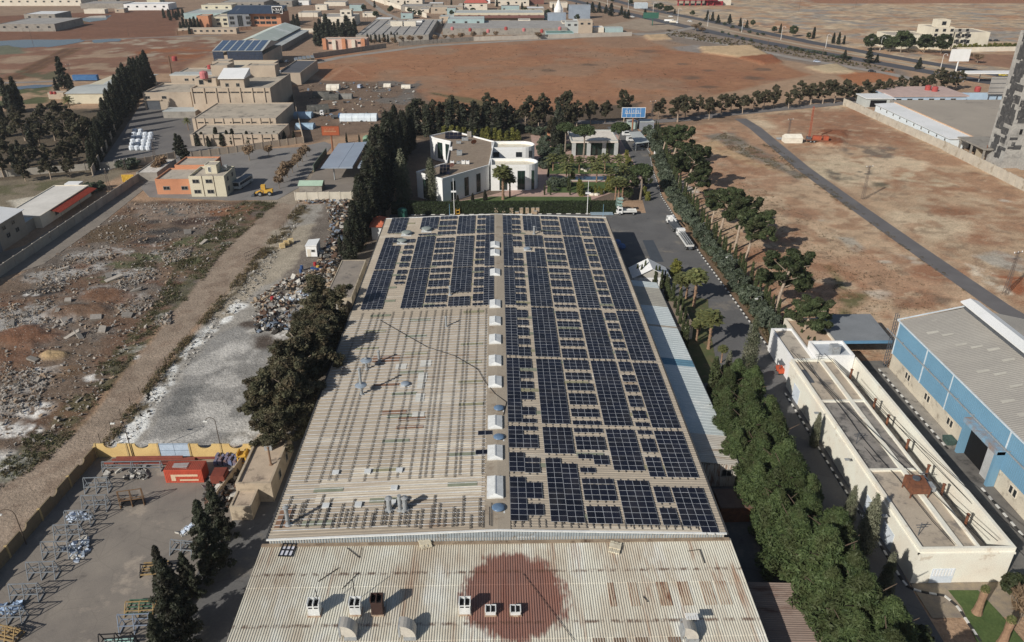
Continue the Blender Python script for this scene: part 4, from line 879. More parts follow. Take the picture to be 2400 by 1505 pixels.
def palm(seed,fan):
 rs=np.random.RandomState(seed);V,O,Pl=[],[],[]
 n=34 if fan else 30
 for i in range(n):
  a=i*2.39996;el=R(78)-R(120)*(i/n)**(.9);Lr=(1.15 if fan else 2.3)*rs.uniform(.85,1.1)
  d=np.array([math.cos(a)*math.cos(el),math.sin(a)*math.cos(el),math.sin(el)])
  steps=12
  for k in range(steps):
   t=(k+.6)/steps;p=d*Lr*t+np.array([0,0,-.55*(Lr*t)**2*(.25 if not fan else.1)])
   side=np.cross(d,[0,0,1]);side/=np.linalg.norm(side)+1e-6
   if fan and t<.45:continue
   for sg in(-1,1):
    V.append(p+side*sg*(.17 if not fan else.30*t));O.append(np.array([0,0,1.0]));Pl.append(side*sg+d*(.8 if not fan else.9))
 V=np.array(V);O=np.array(O);Pl=np.array(Pl)
 v,f=leaves(V,O,.26 if not fan else.30,1.15,seed,.35,.6,pull=Pl);v[:,2]+=4.6
 me=np_mesh('palm_fronds',v,f,4);me.materials.append(L_PAL)
 m=MB();m.lathe([(.24,-.2),(.17,.4),(.14,2.2),(.16,3.9),(.27,4.35),(.14,4.75)],(0,0,0),9)
 for k in range(22):a=k*2.4;z=.5+k*.18;m.beam((.13*math.cos(a),.13*math.sin(a),z),(.21*math.cos(a),.21*math.sin(a),z+.16),.10,.05)
 tm=bpy.data.meshes.new('palm_trunk');tm.from_pydata(m.v,[],m.f);tm.materials.append(mk('palm_bark',(150,118,92),(118,92,72),3.0));return tm,me
KIND['date']=[palm(1,False),palm(2,False)];KIND['fan']=[palm(3,True),palm(4,True)]
REALNAME=dict(cypress='cypress_tree',cypress_far='cypress_tree',slim='cypress_tree',pine='pine_tree',pine_side='pine_tree',euc='eucalyptus_tree',eucb='eucalyptus_tree',spruce='conifer_tree',spruce_far='conifer_tree',shrub='shrub',thuja='thuja_shrub',grey='grey_cypress_tree',bare='bare_tree',stone='stone_pine_tree',round='round_tree',date='palm_tree',fan='palm_tree')
CAT=dict(shrub='shrub',thuja='shrub',date='palm',fan='palm')
NOM=dict(shrub=2.1,thuja=2.4,bare=3.3,stone=7.5,date=5.4,fan=5.2,round=8.0)
ntree=0
def tree(kd,X,Y,h,label,group=None,lean=(0,0),wide=1.0,z=0.0):
 global ntree
 vs=KIND[kd];tm,cm=vs[ntree%len(vs)];ntree+=1
 s=h/NOM.get(kd,10.3)
 t=thing(REALNAME[kd],label,CAT.get(kd,'tree'),(X,Y,z),rng.uniform(0,6.28)if not any(lean)else rng.uniform(-.3,.3),group)
 t.scale=(s*wide*rng.uniform(.92,1.08),s*wide*rng.uniform(.92,1.08),s);t.rotation_euler[0]=lean[1];t.rotation_euler[1]=lean[0]
 for nm,me in(('trunk',tm),('crown' if kd not in('date','fan')else 'fronds',cm)):
  o=bpy.data.objects.new(nm,me);COL.objects.link(o);o.parent=t
 return t
HSC={'dense cypress row beside the hall':1.42,'cypresses before the villa':1.12,'brown trees beside the hall':1.42,'conifers beside the hall':1.3,'conifers in the works yard':1.35,'grove behind the villa':1.32,'thujas behind the villa':1.3,'trees behind the pavilion':1.28,'cypresses by the pavilion':1.15,'umbrella pines in the garden':1.3,'tree row by the ploughed field':1.27,'pines along the red field':1.32,'shrubs along the drive':1.25,'young cypresses along the drive':1.25,'fan palms by the drive':1.45,'pine thicket':1.2,'grey cypresses by the pines':1.25,'cypresses of the left estate':1.55,'trees of the left estate':1.45,'pointed cypresses of the left estate':1.6,'conifers by the grey shed':1.5,'bare trees round the lot':1.2,'fan palms near the hedge':1.25,'date palms of the garden':1.2,'conifers before the factory':1.25,'cypress clump by the house':1.25,'conifers on the highway verge':1.15,'round trees before the school':1.1,'conifers at the factory corner':1.2,'conifers beyond the highway':1.2}
def row(kd,pts,hs,desc,place,frm,group,wide=1.0,lean=(0,0),jit=0.0,world=False):
 ""
 n=len(pts)
 for i,p in enumerate(pts):
  X,Y=p if world else G(*p);h=HSC.get(group,1)*rng.uniform(.88,1.1)*hs[i%len(hs)]if isinstance(hs,(list,tuple))else HSC.get(group,1)*hs*rng.uniform(.85,1.18)
  tree(kd,X+rng.uniform(-jit,jit),Y+rng.uniform(-jit,jit),h,'%s %s, %s from %s'%(desc,place,ORD[i],frm),group,(lean[0]*rng.uniform(.4,1.3),lean[1]*rng.uniform(-1,1)),wide)
def along(p,q,n,jit=0.0):return[(p[0]+(q[0]-p[0])*(i/max(1,n-1))+rng.uniform(-jit,jit),p[1]+(q[1]-p[1])*(i/max(1,n-1))+rng.uniform(-jit,jit))for i in range(n)]
row('cypress',[(822,610),(836,588),(846,566),(858,548),(848,530),(868,525),(862,505),(880,508),(876,486),(892,490),(868,470),(888,468),(902,472),(884,448),(900,452),(894,430),(912,438),(905,412),(922,420),(912,395),(930,400),(920,378),(938,384),(930,360),(950,362),(944,345),(962,348)],[7.5,9,10,11,10,12,12,13,12,13.5,12,13,13,13,14,13,14,13,14,13,13,13,12,12,12,11,11],'dark cypress','in dense row left of solar hall','its near end','dense cypress row beside the hall',1.3)
row('grey',[(944,468),(1013,473)],[12.5,12],'lone brownish cypress','between hedge and white villa','the dense row','cypresses before the villa',1.05)
row('eucb',[(655,1072),(705,1018),(660,1010),(700,962),(738,935),(728,890),(755,868),(700,905),(772,800),(735,810),(622,1000),(690,1000),(745,905),(765,830)],[7,10.5,10,10.5,11,9.5,10,8.5,10.5,8.5,7,11,10,9],'brownish eucalyptus','beside left edge of hall','the near end','brown trees beside the hall',1.22)
row('spruce',[(752,778),(800,600)],[9.5,5],'dark conifer','behind the brown trees left of hall','the near end','conifers beside the hall',.8)
row('spruce',[(500,1345),(520,1270),(425,1500),(400,1420),(388,1560),(450,1400)],[9.0,7.5,10,8,6.5,6],'dark shaggy conifer','in works yard near flat-roofed hut','the hut','conifers in the works yard',.85)
row('euc',[(962,305),(990,300),(1015,306),(1042,300),(1070,306),(1098,300),(1125,305),(1152,300),(1178,306),(1205,302),(1232,304)],[10.5,9.5,11,9.5,11,9.5,10,11,10,9,10.5],'dark eucalyptus','in grove behind the white villa','left','grove behind the villa',1.15)
row('cypress_far',[(976,316),(1003,318),(1030,316),(1056,320),(1085,316),(1112,322),(1140,318),(1168,322),(1195,318)],[11,10,9,10,9,11.5,10,11,9],'dark cypress','in grove behind the white villa','left','grove behind the villa',1.3)
row('thuja',along((1044,322),(1215,330),13,2),3.6,'yellow-green thuja','along the wall behind villa','left','thujas behind the villa',1.2)
row('euc',[(1262,300),(1278,292),(1322,300),(1318,310),(1352,298),(1384,292),(1248,310),(1418,288),(1462,285),(1300,318),(1340,310),(1290,330)],[10.5,12,15.5,10,9.5,9,8,7.5,11,8,7,7],'tall olive-brown eucalyptus','behind the garden pavilion','left','trees behind the pavilion',1.0)
row('cypress_far',[(1306,330),(1298,345),(1315,338)],[13.5,9,10],'slender dark cypress','left of the garden pavilion','the tall one','cypresses by the pavilion',.9)
row('stone',[(1324,356),(1367,373),(1450,358),(1500,468)],[8.6,9.6,9.6,8.4],'umbrella pine with round dome','around the garden pavilion','left','umbrella pines in the garden',1.1)
row('round',[(1480,448),(1515,440),(1470,470)],[6,5,4.5],'bushy green tree','at the garden corner by the drive','left','corner trees of the garden',1.0)
row('euc',[(1543,280),(1588,286),(1606,276),(1635,272),(1662,280),(1690,270),(1712,265),(1740,266),(1766,260),(1790,257),(1812,253),(1848,254),(1872,247),(1900,245),(1928,243),(1955,242),(1980,238),(2004,236),(2030,233),(2058,230),(2084,226),(2110,222),(2138,219),(2166,216),(2192,213),(2216,214),(2238,210)],[8,11.5,8,8,9,9.5,8,8.5,9,8,9,8,9,8.5,9.5,9,10,8,8,9,8,8,9,8,9,10,9],'roadside eucalyptus','in long row by ploughed field','left','tree row by the ploughed field',1.3)
row('pine_side',[(1550,368),(1572,392),(1590,436),(1606,448),(1622,474),(1668,520),(1688,545),(1722,586),(1748,608),(1813,738),(1870,815)],[10.5,12,10,12,9.5,8.5,10.5,11.5,12,11.5,9],'leaning pine','on strip between drive and red field','far end','pines along the red field',1.25,(.16,.06))
kerbpts=[(63.4,330),(61.5,300),(58.2,275),(57.2,262),(55.6,245),(55.8,225),(56.6,192),(57.4,172),(58.0,155),(58.4,145),(59,134)]
def onpath(P,n,off=0.0):
 ds=[0]
 for a,b2 in zip(P,P[1:]):ds.append(ds[-1]+math.hypot(b2[0]-a[0],b2[1]-a[1]))
 out=[]
 for i in range(n):
  d=ds[-1]*i/(n-1);k=max(j for j in range(len(P)-1)if ds[j]<=d+1e-9);t=(d-ds[k])/(ds[k+1]-ds[k]);out.append((P[k][0]+(P[k+1][0]-P[k][0])*t+off,P[k][1]+(P[k+1][1]-P[k][1])*t))
 return out
row('shrub',onpath(kerbpts,64,2.2),2.9,'grey-green shrub','behind striped kerb of the drive','far end','shrubs along the drive',1.15,jit=.7,world=True)
row('slim',onpath(kerbpts,62,5.0),4.6,'young slim cypress','behind the kerb shrubs of the drive','far end','young cypresses along the drive',.85,jit=.5,world=True)
row('slim',[(1492,662),(1501,668),(1509,664),(1518,672),(1526,668),(1534,676),(1542,670),(1549,680),(1556,676),(1560,690),(1563,702),(1566,716)],5.4,'bright slim cypress','in hedge behind white gatehouse','left','cypress hedge behind the gatehouse',.8)
row('slim',[(1572,735),(1578,752),(1584,770),(1590,790),(1597,808),(1604,826),(1590,742),(1596,760),(1602,778)],6.5,'slim cypress','along the light annex roof','far end','cypresses along the annex',.9)
row('thuja',[(1583,648)],3.9,'golden cone thuja','alone beside the gatehouse','left',None,1.5)
row('fan',[(1592,712),(1626,718),(1608,700),(1660,818),(1632,800),(1640,775),(1690,850)],[5.4,5.6,4.5,5.4,3.2,3.0,2.6],'fan palm','on planted strip by the drive','far end','fan palms by the drive',1.25)
row('slim',[(1668,930),(1688,925)],[8.5,7],'broad green cypress','beside annex before the pines','left','cypresses before the pines',1.3)
row('pine',[(44.2,121.5),(41.7,118),(45.2,115.5),(39.7,112.6),(42.6,110),(38.5,107),(44.6,105.5),(41.2,103),(38.1,100),(43.6,99),(40.5,96),(43.2,93),(38.6,91),(42.3,88),(44.6,86.5),(39.3,84),(42.4,81.5),(39.7,78),(44,76.5),(41.3,73),(43.8,70),(40.3,68),(42,64.5),(44.6,62),(40.5,61),(42.2,57),(44.6,53),(40.7,54)],[8,8.5,9,8,10,7.5,9.5,10,8,10.5,9,10.5,8.5,10.5,9,9.5,11,10,10,10.5,10,9.5,11,10,9.5,10.5,10,9],'big bright pine','in thicket right of hall','far end','pine thicket',1.2,world=True)
row('grey',[(1752,878),(2022,1290),(2066,1400),(1700,905),(1985,1225),(1905,1045)],[10.5,7,6,6,5,5],'grey-green cypress','at the edge of the pine thicket','far end','grey cypresses by the pines',.85)
row('cypress',[(222,398),(232,378),(240,360),(250,342),(258,322),(268,305),(278,290),(288,275),(298,262),(306,250),(314,240),(322,230),(330,222),(338,215),(345,210),(352,204)],[7,8,8,9,10,11,11,12,12,12,12,12,12,12,12,12],'dark cypress','along wall of left estate','near end','cypresses of the left estate',1.2)
row('euc',[(20,320),(60,330),(95,345),(130,330),(165,345),(200,350),(185,380),(150,390),(110,385),(70,395),(25,385),(10,415),(60,425),(120,420),(165,415),(195,320),(150,300),(45,290),(215,345),(100,300),(235,330),(5,350)],[7,8,7.5,9,8.5,9,7,7,6,6,7,6,5,5.5,6,8,8,7,8,7,8,7],'dark leafy tree','in wooded left estate','its left','trees of the left estate',1.45)
row('cypress_far',[(24,262),(36,266),(48,262),(15,320),(8,300),(55,390),(40,400),(80,360)],[8.5,9,9,9,9,5.5,5,6],'pointed dark cypress','in wooded left estate','its left','pointed cypresses of the left estate',1.0)
row('spruce_far',[(152,208),(168,214),(135,218)],[11,7,5],'tall lone conifer','beside the grey-roofed shed','the tallest','conifers by the grey shed',1.0)
row('shrub',[(220,452),(212,446),(232,448),(240,442)],[3.6,3,3,2.6],'yellow-green bush','beside the left gate drive','front','bushes by the gate drive',1.2)
row('shrub',[(300,395),(318,388)],[4,3],'dark round bush','by stacked bales','left','bushes by the bales',1.5)
row('date',[(167,268),(442,305)],[7.5,4.5],'lone palm','near the left factory','left','lone palms left',1.0)
row('spruce_far',[(430,372),(420,362)],[8,6.5],'broad dark conifer','at corner of sand-coloured factory','front','conifers at the factory corner',1.1)
row('cypress_far',[(464,342),(476,340),(490,344),(510,338),(522,342),(535,338),(548,340),(570,338),(582,340),(594,338),(612,336),(628,336),(645,334),(655,338),(668,332),(690,330)],[3.8,4.6,3.5,4.8,4.2,4.4,4.6,3.5,4,3.4,4,3.6,3.2,3.4,3.6,3.4],'small dark conifer','before the sand-coloured factory','left','conifers before the factory',1.4)
row('bare',[(585,376),(631,368),(655,442),(664,428),(674,416),(686,405),(698,392),(709,380),(718,368),(370,408),(382,402)],3.6,'bare orange-twigged tree','around the grey lot','left','bare trees round the lot',1.15)
row('cypress_far',[(813,335),(843,338),(882,335)],[4,4,4],'tiny cypress','behind the blue-grey canopy','left','cypresses behind the canopy',.8)
row('cypress_far',[(432,72),(440,70),(450,72),(426,78),(458,68),(466,66),(445,80)],[10,9,10,8,9,8,7],'far cypress','left of orange office block','left','far cypresses by the office',1.2)
row('cypress_far',[(385,42),(396,40),(408,42),(420,40),(430,40),(400,48),(415,47)],8,'far cypress','behind the low white shed','left','far cypresses by the shed',1.3)
row('cypress_far',[(690,60),(699,62),(685,66)],[9.5,9,7],'far cypress','right of orange office block','left','far cypresses right of the office',1.3)
row('cypress_far',[(745,108),(752,92),(760,100),(766,84),(776,90),(786,92),(795,84),(805,92),(815,88),(824,94),(832,84),(770,108)],11,'dark cypress','in clump by pink-walled house','left','cypress clump by the house',1.25)
row('cypress_far',[(862,98),(870,100),(880,98),(890,100),(900,98),(910,100),(918,97),(926,100),(932,97)],6,'short cypress','along wall of grey flat roof','left','cypresses by the grey flat roof',1.1)
row('bare',along((860,108),(960,102),6,2)+along((965,100),(1080,94),7,2)+along((1085,92),(1160,88),4,2),4.5,'bare brown tree','along far estate wall','left','bare trees along the far wall',1.2)
row('spruce_far',[(1350,24),(1376,26),(1388,30),(1404,30),(1420,32),(1432,38),(1456,36),(1472,44),(1511,44),(1464,42)],[7,8,9,8,8,11,8,8,8,6],'dark conifer','on near verge of highway','left','conifers on the highway verge',1.3)
row('round',[(1478,12),(1435,6),(1548,26),(1562,30),(1572,28),(1538,22),(1622,38),(1640,62)],[6,5,8,7,6,6,5,3.4],'far round tree','beyond the highway','left','round trees beyond the highway',1.2)
row('spruce_far',[(1657,48),(1669,50),(1682,55),(1709,56),(1734,62),(1750,66),(1581,33)],[8,7,6.5,7,7,6,5],'far conifer','beyond the highway','left','conifers beyond the highway',1.2)
row('round',[(1814,77),(1858,86),(1894,92),(1764,62)],[5,8,5.5,6],'roadside round tree','beyond highway left of cream school','left','roadside round trees',1.0)
row('cypress_far',[(1828,78),(1906,90),(1952,102),(1964,104),(1977,104)],[8,9,8,9,6],'slim far cypress','beyond highway left of cream school','left','slim far cypresses',1.1)
row('round',[(2040,118),(2085,122),(2110,124),(2165,124),(2205,126),(2070,116),(2128,120)],[11,10,13,12,12,9,10],'big round tree','before the cream school','left','round trees before the school',1.15)
row('thuja',along((2236,118),(2376,114),13),3.8,'cone bush','on wall right of the school','left','cone bushes by the school',1.9)
row('spruce_far',[(1978,142),(2034,148),(2054,147),(2152,162)],[7,9.5,6,7],'dark pine','between service road and highway','left','pines by the service road',1.4)
row('shrub',along((1850,114),(1990,140),11,2),2.2,'low bush','on verge of the service road','left','verge bushes',1.6)
row('shrub',along((1700,60),(1790,85),6,3)+along((1690,75),(1760,100),5,3),2.2,'low dry bush','by the highway bend','left','dry bushes by the highway',1.4)
row('bare',[(1630,74),(1645,78),(1262,92),(2265,142),(2290,148)],5,'leafless thicket','on open ground near highway','left','leafless thickets',1.7)
# --- buildings
def zat(px,py,z0,pytop):
 ""
 X,Y=G(px,py,z0);lo,hi=z0,79.0
 for _ in range(40):
  m_=(lo+hi)/2
  if PJ(X,Y,m_)[1]>pytop:lo=m_
  else:hi=m_
 return lo
GLASS=mk('dark_glass',(40,44,48),(30,34,38),1.0,rough=0.2,fine=0,spec=.5)
FRM=mk('window_frame',(150,146,138),(130,126,120),1.0)
def window(t,face,at,c,z,w,h,frame=FRM,glass=GLASS,name='window',bars=1):
 ""
 m=MB();P=lambda a,zz,d:{'f':(a,at-d,zz),'b':(a,at+d,zz),'l':(at-d,a,zz),'r':(at+d,a,zz)}[face]
 def slab(a0,a1,z0,z1,d0,d1):
  p,q=P(a0,z0,d0),P(a1,z1,d1);m.box(min(p[0],q[0]),min(p[1],q[1]),z0,max(p[0],q[0]),max(p[1],q[1]),z1)
 m.cur=1;slab(c-w/2,c+w/2,z,z+h,.004,.03)
 m.cur=0;f=min(.12,w*.12)
 for a0,a1,z0,z1 in((c-w/2-f,c-w/2,z,z+h),(c+w/2,c+w/2+f,z,z+h),(c-w/2-f,c+w/2+f,z+h,z+h+f),(c-w/2-f,c+w/2+f,z-f,z)):slab(a0,a1,z0,z1,.002,.1)
 for k in range(bars):a=c-w/2+w*(k+1)/(bars+1);slab(a-f*.3,a+f*.3,z,z+h,.03,.06)
 return m.build(name,[frame,glass],t)
def shell(t,x0,y0,x1,y1,h,wall,roof,par=.5,pw=.3,z0=-.2,names=('wall','roof')):
 m=MB();m.box(x0,y0,z0,x1,y1,h-par)
 if par>0:
  m.box(x0,y0,h-par-.01,x1,y0+pw,h);m.box(x0,y1-pw,h-par-.01,x1,y1,h);m.box(x0,y0+pw-.003,h-par-.01,x0+pw,y1-pw+.003,h-.002);m.box(x1-pw,y0+pw-.003,h-par-.01,x1,y1-pw+.003,h-.002)
 m.build(names[0],wall,t)
 m=MB();m.box(x0+pw+.01,y0+pw+.01,h-par-.03,x1-pw-.01,y1-pw-.01,h-par+.03)if par>0 else m.box(x0-.15,y0-.15,h-.005,x1+.15,y1+.15,h+.16)
 m.build(names[1],roof,t)
def bldg(name,label,cat,x0,y0,x1,y1,h,wall,roof,par=.5,pw=.3,wins=(),group=None,bars=1):
 t=thing(name,label,cat,((x0+x1)/2,y0,0),group=group);shell(t,x0,y0,x1,y1,h,wall,roof,par,pw)
 for w in wins:window(t,w[0],{'f':y0,'l':x0,'r':x1}[w[0]],*w[1:],bars=bars)
 return t
def gable(t,x0,y0,x1,y1,h,rise,mat,axis='y',over=.4,name='roof',thick=.12):
 m=MB()
 if axis=='y':
  xm=(x0+x1)/2
  for s in(-1,1):
   xe=x0-over if s<0 else x1+over;ze=h-rise*over/((x1-x0)/2)
   vs=[(xe,y0-over,ze),(xm,y0-over,h+rise),(xm,y1+over,h+rise),(xe,y1+over,ze)]
   m.add(vs+[(v[0],v[1],v[2]+thick)for v in vs],[(3,2,1,0),(4,5,6,7),(0,1,5,4),(1,2,6,5),(2,3,7,6),(3,0,4,7)])
  o=m.build(name,mat,t);m=MB()
  for y in(y0,y1):m.add([(x0,y,h-.05),(x1,y,h-.05),(xm,y,h+rise-.02)],[(0,1,2)])
 else:
  ym=(y0+y1)/2
  for s in(-1,1):
   ye=y0-over if s<0 else y1+over;ze=h-rise*over/((y1-y0)/2)
   vs=[(x0-over,ye,ze),(x1+over,ye,ze),(x1+over,ym,h+rise),(x0-over,ym,h+rise)]
   m.add(vs+[(v[0],v[1],v[2]+thick)for v in vs],[(3,2,1,0),(4,5,6,7),(0,1,5,4),(1,2,6,5),(2,3,7,6),(3,0,4,7)])
  o=m.build(name,mat,t);m=MB()
  for x in(x0,x1):m.add([(x,y0,h-.05),(x,y1,h-.05),(x,ym,h+rise-.02)],[(0,1,2)])
 m.build('gable_wall',WALLG,t);return o
SAND=mk('sand_render',(176,160,140),(160,144,126),.15,stain=(150,132,112),sscale=.3,sthr=.6)
SANDR=mk('sand_roof',(176,164,146),(156,146,130),.12,stain=(122,114,104),sscale=.16,sthr=.52)
CREAM=mk('cream_render',(196,188,164),(182,174,150),.2,stain=(160,148,124),sscale=.5,sthr=.62)
PALE=mk('pale_render',(206,198,182),(192,182,164),.2,stain=(178,162,140),sscale=.35,sthr=.6)
ORNG=mk('orange_render',(190,128,92),(176,116,84),.2,stain=(150,106,80),sscale=.4,sthr=.64)
ROOFC=mk('roof_screed',(176,166,150),(156,146,132),.2,stain=(118,110,102),sscale=.35,sthr=.56)
ROOFG=mk('grey_roof',(158,154,148),(138,134,130),.12,stain=(112,108,106),sscale=.25,sthr=.58)
WROOF=mk('white_sheet_roof',(216,218,216),(202,204,203),.1,rough=.55,stain=(184,180,172),sscale=.2,sthr=.62)
LROOF=mk('light_grey_sheet',(178,182,178),(160,164,162),.08,rough=.6,stain=(140,140,134),sscale=.2,sthr=.6)
BLOCK=mk('concrete_block',(148,142,132),(128,122,114),.3,stain=(108,102,96),sscale=.5)
CWALL=mk('precast_wall',(160,154,142),(142,136,126),.4,stain=(118,110,100),sscale=.6,sthr=.6,rand=.06)
WHITE=mk('white_render',(222,222,218),(210,210,206),.3,stain=(188,184,176),sscale=.5,sthr=.64)
REDT=mk('red_tank',(168,70,66),(150,60,58),1.0,rough=.5);STEEL=mk('dark_steel',(84,88,94),(70,74,80),1.0,rough=.5)
def tank(px,py,z,lab,r=.9,mat=None,h=None,grp=None):
 X,Y=G(px,py,z);m=MB();h=h or r*1.8;m.lathe([(r*.9,0),(r,.1),(r,h*.8),(r*.8,h*.93),(r*.25,h),(r*.25,h+.1)],(0,0,0),12)
 tag(m.build('water_tank',mat or REDT,None,local=True,loc=(X,Y,z)),lab,'water tank',grp)
 # --- panel walls: every bay a part, posts between
def panel_wall(name,label,p,q,h,n,mat,post=True,thick=.16,grp=None,cap=False):
 p=Vector((*p,0));q=Vector((*q,0));d=(q-p);L_=d.length;t=thing(name,label,'wall',tuple(p),math.atan2(d.y,d.x),grp);w=L_/n
 m=MB();m.box(.03,-thick/2,-.2,w-.03,thick/2,h);o=m.build('panel',mat,t,local=True);me=o.data
 for i in range(1,n):
  c=bpy.data.objects.new('panel',me);COL.objects.link(c);c.parent=t;c.location=(i*w,0,rng.uniform(-.06,.06))
 if post:
  m=MB();m.box(-.16,-.17,-.2,.16,.17,h+.14);o=m.build('post',mat,t,local=True);me2=o.data
  for i in range(1,n+1):
   c=bpy.data.objects.new('post',me2);COL.objects.link(c);c.parent=t;c.location=(i*w,0,0)
 return t
panel_wall('concrete_wall','long grey concrete panel wall beside the left road',(-128.2,150),(-126.2,266),2.7,26,CWALL)
panel_wall('concrete_wall','low wall under the trees of the left estate',(-190,268),(-142,283),2.4,10,CWALL)
panel_wall('concrete_wall','pale concrete wall behind the scrap heap',G(693,469),G(850,467),2.6,6,mk('pale_wall',(196,188,172),(176,168,152),.3))
panel_wall('factory_wall','sand-coloured boundary wall before the factory conifers',G(450,372),G(712,335),2.6,13,SAND)
panel_wall('factory_wall','sand-coloured wall running back right of the factory',G(712,335),G(672,165),2.6,22,SAND)
panel_wall('factory_wall','sand-coloured wall along the wooded left estate',G(218,412),G(306,238),3.0,16,SAND)
panel_wall('factory_wall','sand-coloured wall by the bale yard gate',G(325,388),G(412,372),2.6,5,SAND)
panel_wall('precast_wall','precast wall round the white-roofed compound',G(1976,246),G(2236,362),3.2,24,mk('precast_pale',(180,172,156),(162,154,140),.3,stain=(140,128,110),sscale=.4))
panel_wall('precast_wall','tall precast wall before the unfinished tower',G(2210,352),G(2440,468),3.6,20,MATS['precast_pale'])
panel_wall('estate_wall','long wall of far estate beyond the service road',G(735,137),G(905,112),3.2,18,BLOCK)
panel_wall('estate_wall','grey wall with trees along the far service road',G(935,108),G(1110,96),3.0,18,BLOCK)
panel_wall('estate_wall','pale far wall along the service road',G(1110,96),G(1480,84),3.0,30,mk('far_wall_pale',(178,170,158),(160,152,142),.2))
panel_wall('estate_wall','orange-brown wall before the office block',G(415,82),G(590,70),3.0,14,mk('far_wall_orange',(176,138,108),(158,122,96),.2))
panel_wall('estate_wall','pale wall right of the gable shed',G(660,76),G(750,76),3.0,9,PALE)
panel_wall('estate_wall','pale wall running back along far lane',G(1000,42),G(870,0),4,16,PALE)
panel_wall('school_wall','cream wall right of the school',G(2232,122),G(2400,119),3.0,14,PALE)
YEL=mk('yellow_render',(206,176,112),(190,158,98),.3,stain=(158,132,92),sscale=.5,sthr=.62)
def scallop_wall(label,p,q,h,n,skip=(),ymat=None):
 p=Vector((*p,0));q=Vector((*q,0));d=q-p;L_=d.length;w=L_/n;t=thing('yard_wall',label,'wall',tuple(p),math.atan2(d.y,d.x))
 pr=[(.03,-.2),(w-.03,-.2),(w-.03,h)]
 k=10;r=min(1.15,w*.3)if ymat is None else.8
 pr+=[(w/2+r*math.cos(a),h-r*.8*math.sin(a))for a in[math.pi*i/k for i in range(k+1)]]+[(.03,h)]
 m=MB();nn=len(pr);m.add([(x,-.11,z)for x,z in pr]+[(x,.11,z)for x,z in pr],[tuple(range(nn)),tuple(range(nn,2*nn))[::-1]]+[(i,nn+i,nn+(i+1)%nn,(i+1)%nn)for i in range(nn)])
 me=None
 for i in range(n):
  if i in skip:continue
  if me is None:o=m.build('bay',ymat or YEL,t,local=True);me=o.data;o.location=(i*w,0,0)
  else:o=bpy.data.objects.new('bay',me);COL.objects.link(o);o.parent=t;o.location=(i*w,0,0)
 m=MB();m.box(-.15,-.2,-.2,.15,.2,h+.05);pm_=None
 for i in range(n+1):
  if pm_ is None:o=m.build('pillar',mk('yellow_pillar',(182,156,104)),t,local=True);pm_=o.data
  else:o=bpy.data.objects.new('pillar',pm_);COL.objects.link(o);o.parent=t
  o.location=(i*w,0,0)
 return t
scallop_wall('yellow scalloped yard wall behind the red container',(-68.0,106.6),(-41.6,106.0),2.7,5,skip=(2,))
scallop_wall('yellow scalloped yard wall along the dirt road',(-71.5,60),(-68.2,106.4),2.2,6,ymat=mk('shaded_yellow_render',(128,112,86),(112,98,76),.4,stain=(110,98,80),sscale=.5))  # same yellow render, darkened: shade of the inner face put into the colour
t=thing('yard_gate','pale blue double metal gate in the yellow yard wall','gate',(-54.8,106.3,0));GB=mk('gate_blue',(168,186,204),(152,170,190),.8)
for i in range(2):
 m=MB();m.box(-2.6+i*2.62,-.06,.05,-.04+i*2.62,.06,2.75);o=m.build('leaf',GB,t,local=True)
 m=MB()
 for z in(.1,1.35,2.65):m.box(-2.6+i*2.62,-.1,z,-.04+i*2.62,-.062,z+.08)
 m.build('rail',mk('gate_rail',(120,136,152)),o,local=True)
 # --- left estate warehouse, awning house
t=thing('warehouse','white-roofed estate warehouse with grey end wall','warehouse',(-145,195,0));shell(t,-160,176,-137,214,7.2,mk('estate_wall_render',(150,142,130),(132,124,114),.3),ROOFG,0)
gable(t,-160,176,-137,214,7.3,1.5,WROOF,'y',.5)
for y in(181,186,192,198,204,208.5):window(t,'r',-137,y,5.0,1.6,1.0)
for y in(205,209.5):window(t,'r',-137,y,2.4,1.6,1.2)
m=MB();m.box(-136.97,195,0,-136.8,200.5,4.6);m.build('roller_door',mk('grey_door',(104,110,118),(90,96,104),.5),t)
t=bldg('low_house','low white flat-roofed house with red awning by left wall','house',-147,219,-135.5,250,3.6,PALE,mk('pale_flat_roof',(206,202,194),(188,184,176),.2),.25)
for y in(228,233,239,245):window(t,'r',-135.5,y,1.1,1.8,1.4)
m=MB();m.add([(-135.5,225,3.3),(-132.6,225,2.7),(-132.6,249,2.7),(-135.5,249,3.3)],[(0,1,2,3),(3,2,1,0)]);m.add([(-135.5,225,3.22),(-132.6,225,2.62),(-132.6,249,2.62),(-135.5,249,3.22)],[(3,2,1,0)]);m.build('awning',mk('red_awning',(190,78,58),(172,68,50),.5),t)
for y in(225.3,237,248.7):m=MB();m.tube((-132.7,y,0),(-132.7,y,2.65),.06);m.build('awning_post',STEEL,t)
t=bldg('lean_to','grey sheet lean-to between the estate warehouse and awning house','shed',-146,214.6,-137.5,220.5,3.2,BLOCK,LROOF,0)
t=bldg('pump_house','crumbling pale block hut beside the left wall','hut',-126.8,266,-119.5,284,3.0,BLOCK,mk('white_crumble',(206,200,190),(176,168,158),.8,stain=(128,120,110),sscale=1.0,sthr=.55),.3)
m=MB();m.box(-131.5,264.8,0,-127.3,265.1,2.6)
for k in range(8):m.box(-131.4+k*.52,264.7,.1,-131.1+k*.52,264.8,2.5)
tag(m.build('yellow_gate',mk('gate_yellow',(206,166,50),(188,148,44),.8)),'yellow sliding gate beside the crumbling hut','gate')
m=MB();X,Y=G(178,448);m.box(X-2.4,Y-1.6,2.6,X+2.4,Y+1.6,3.0)
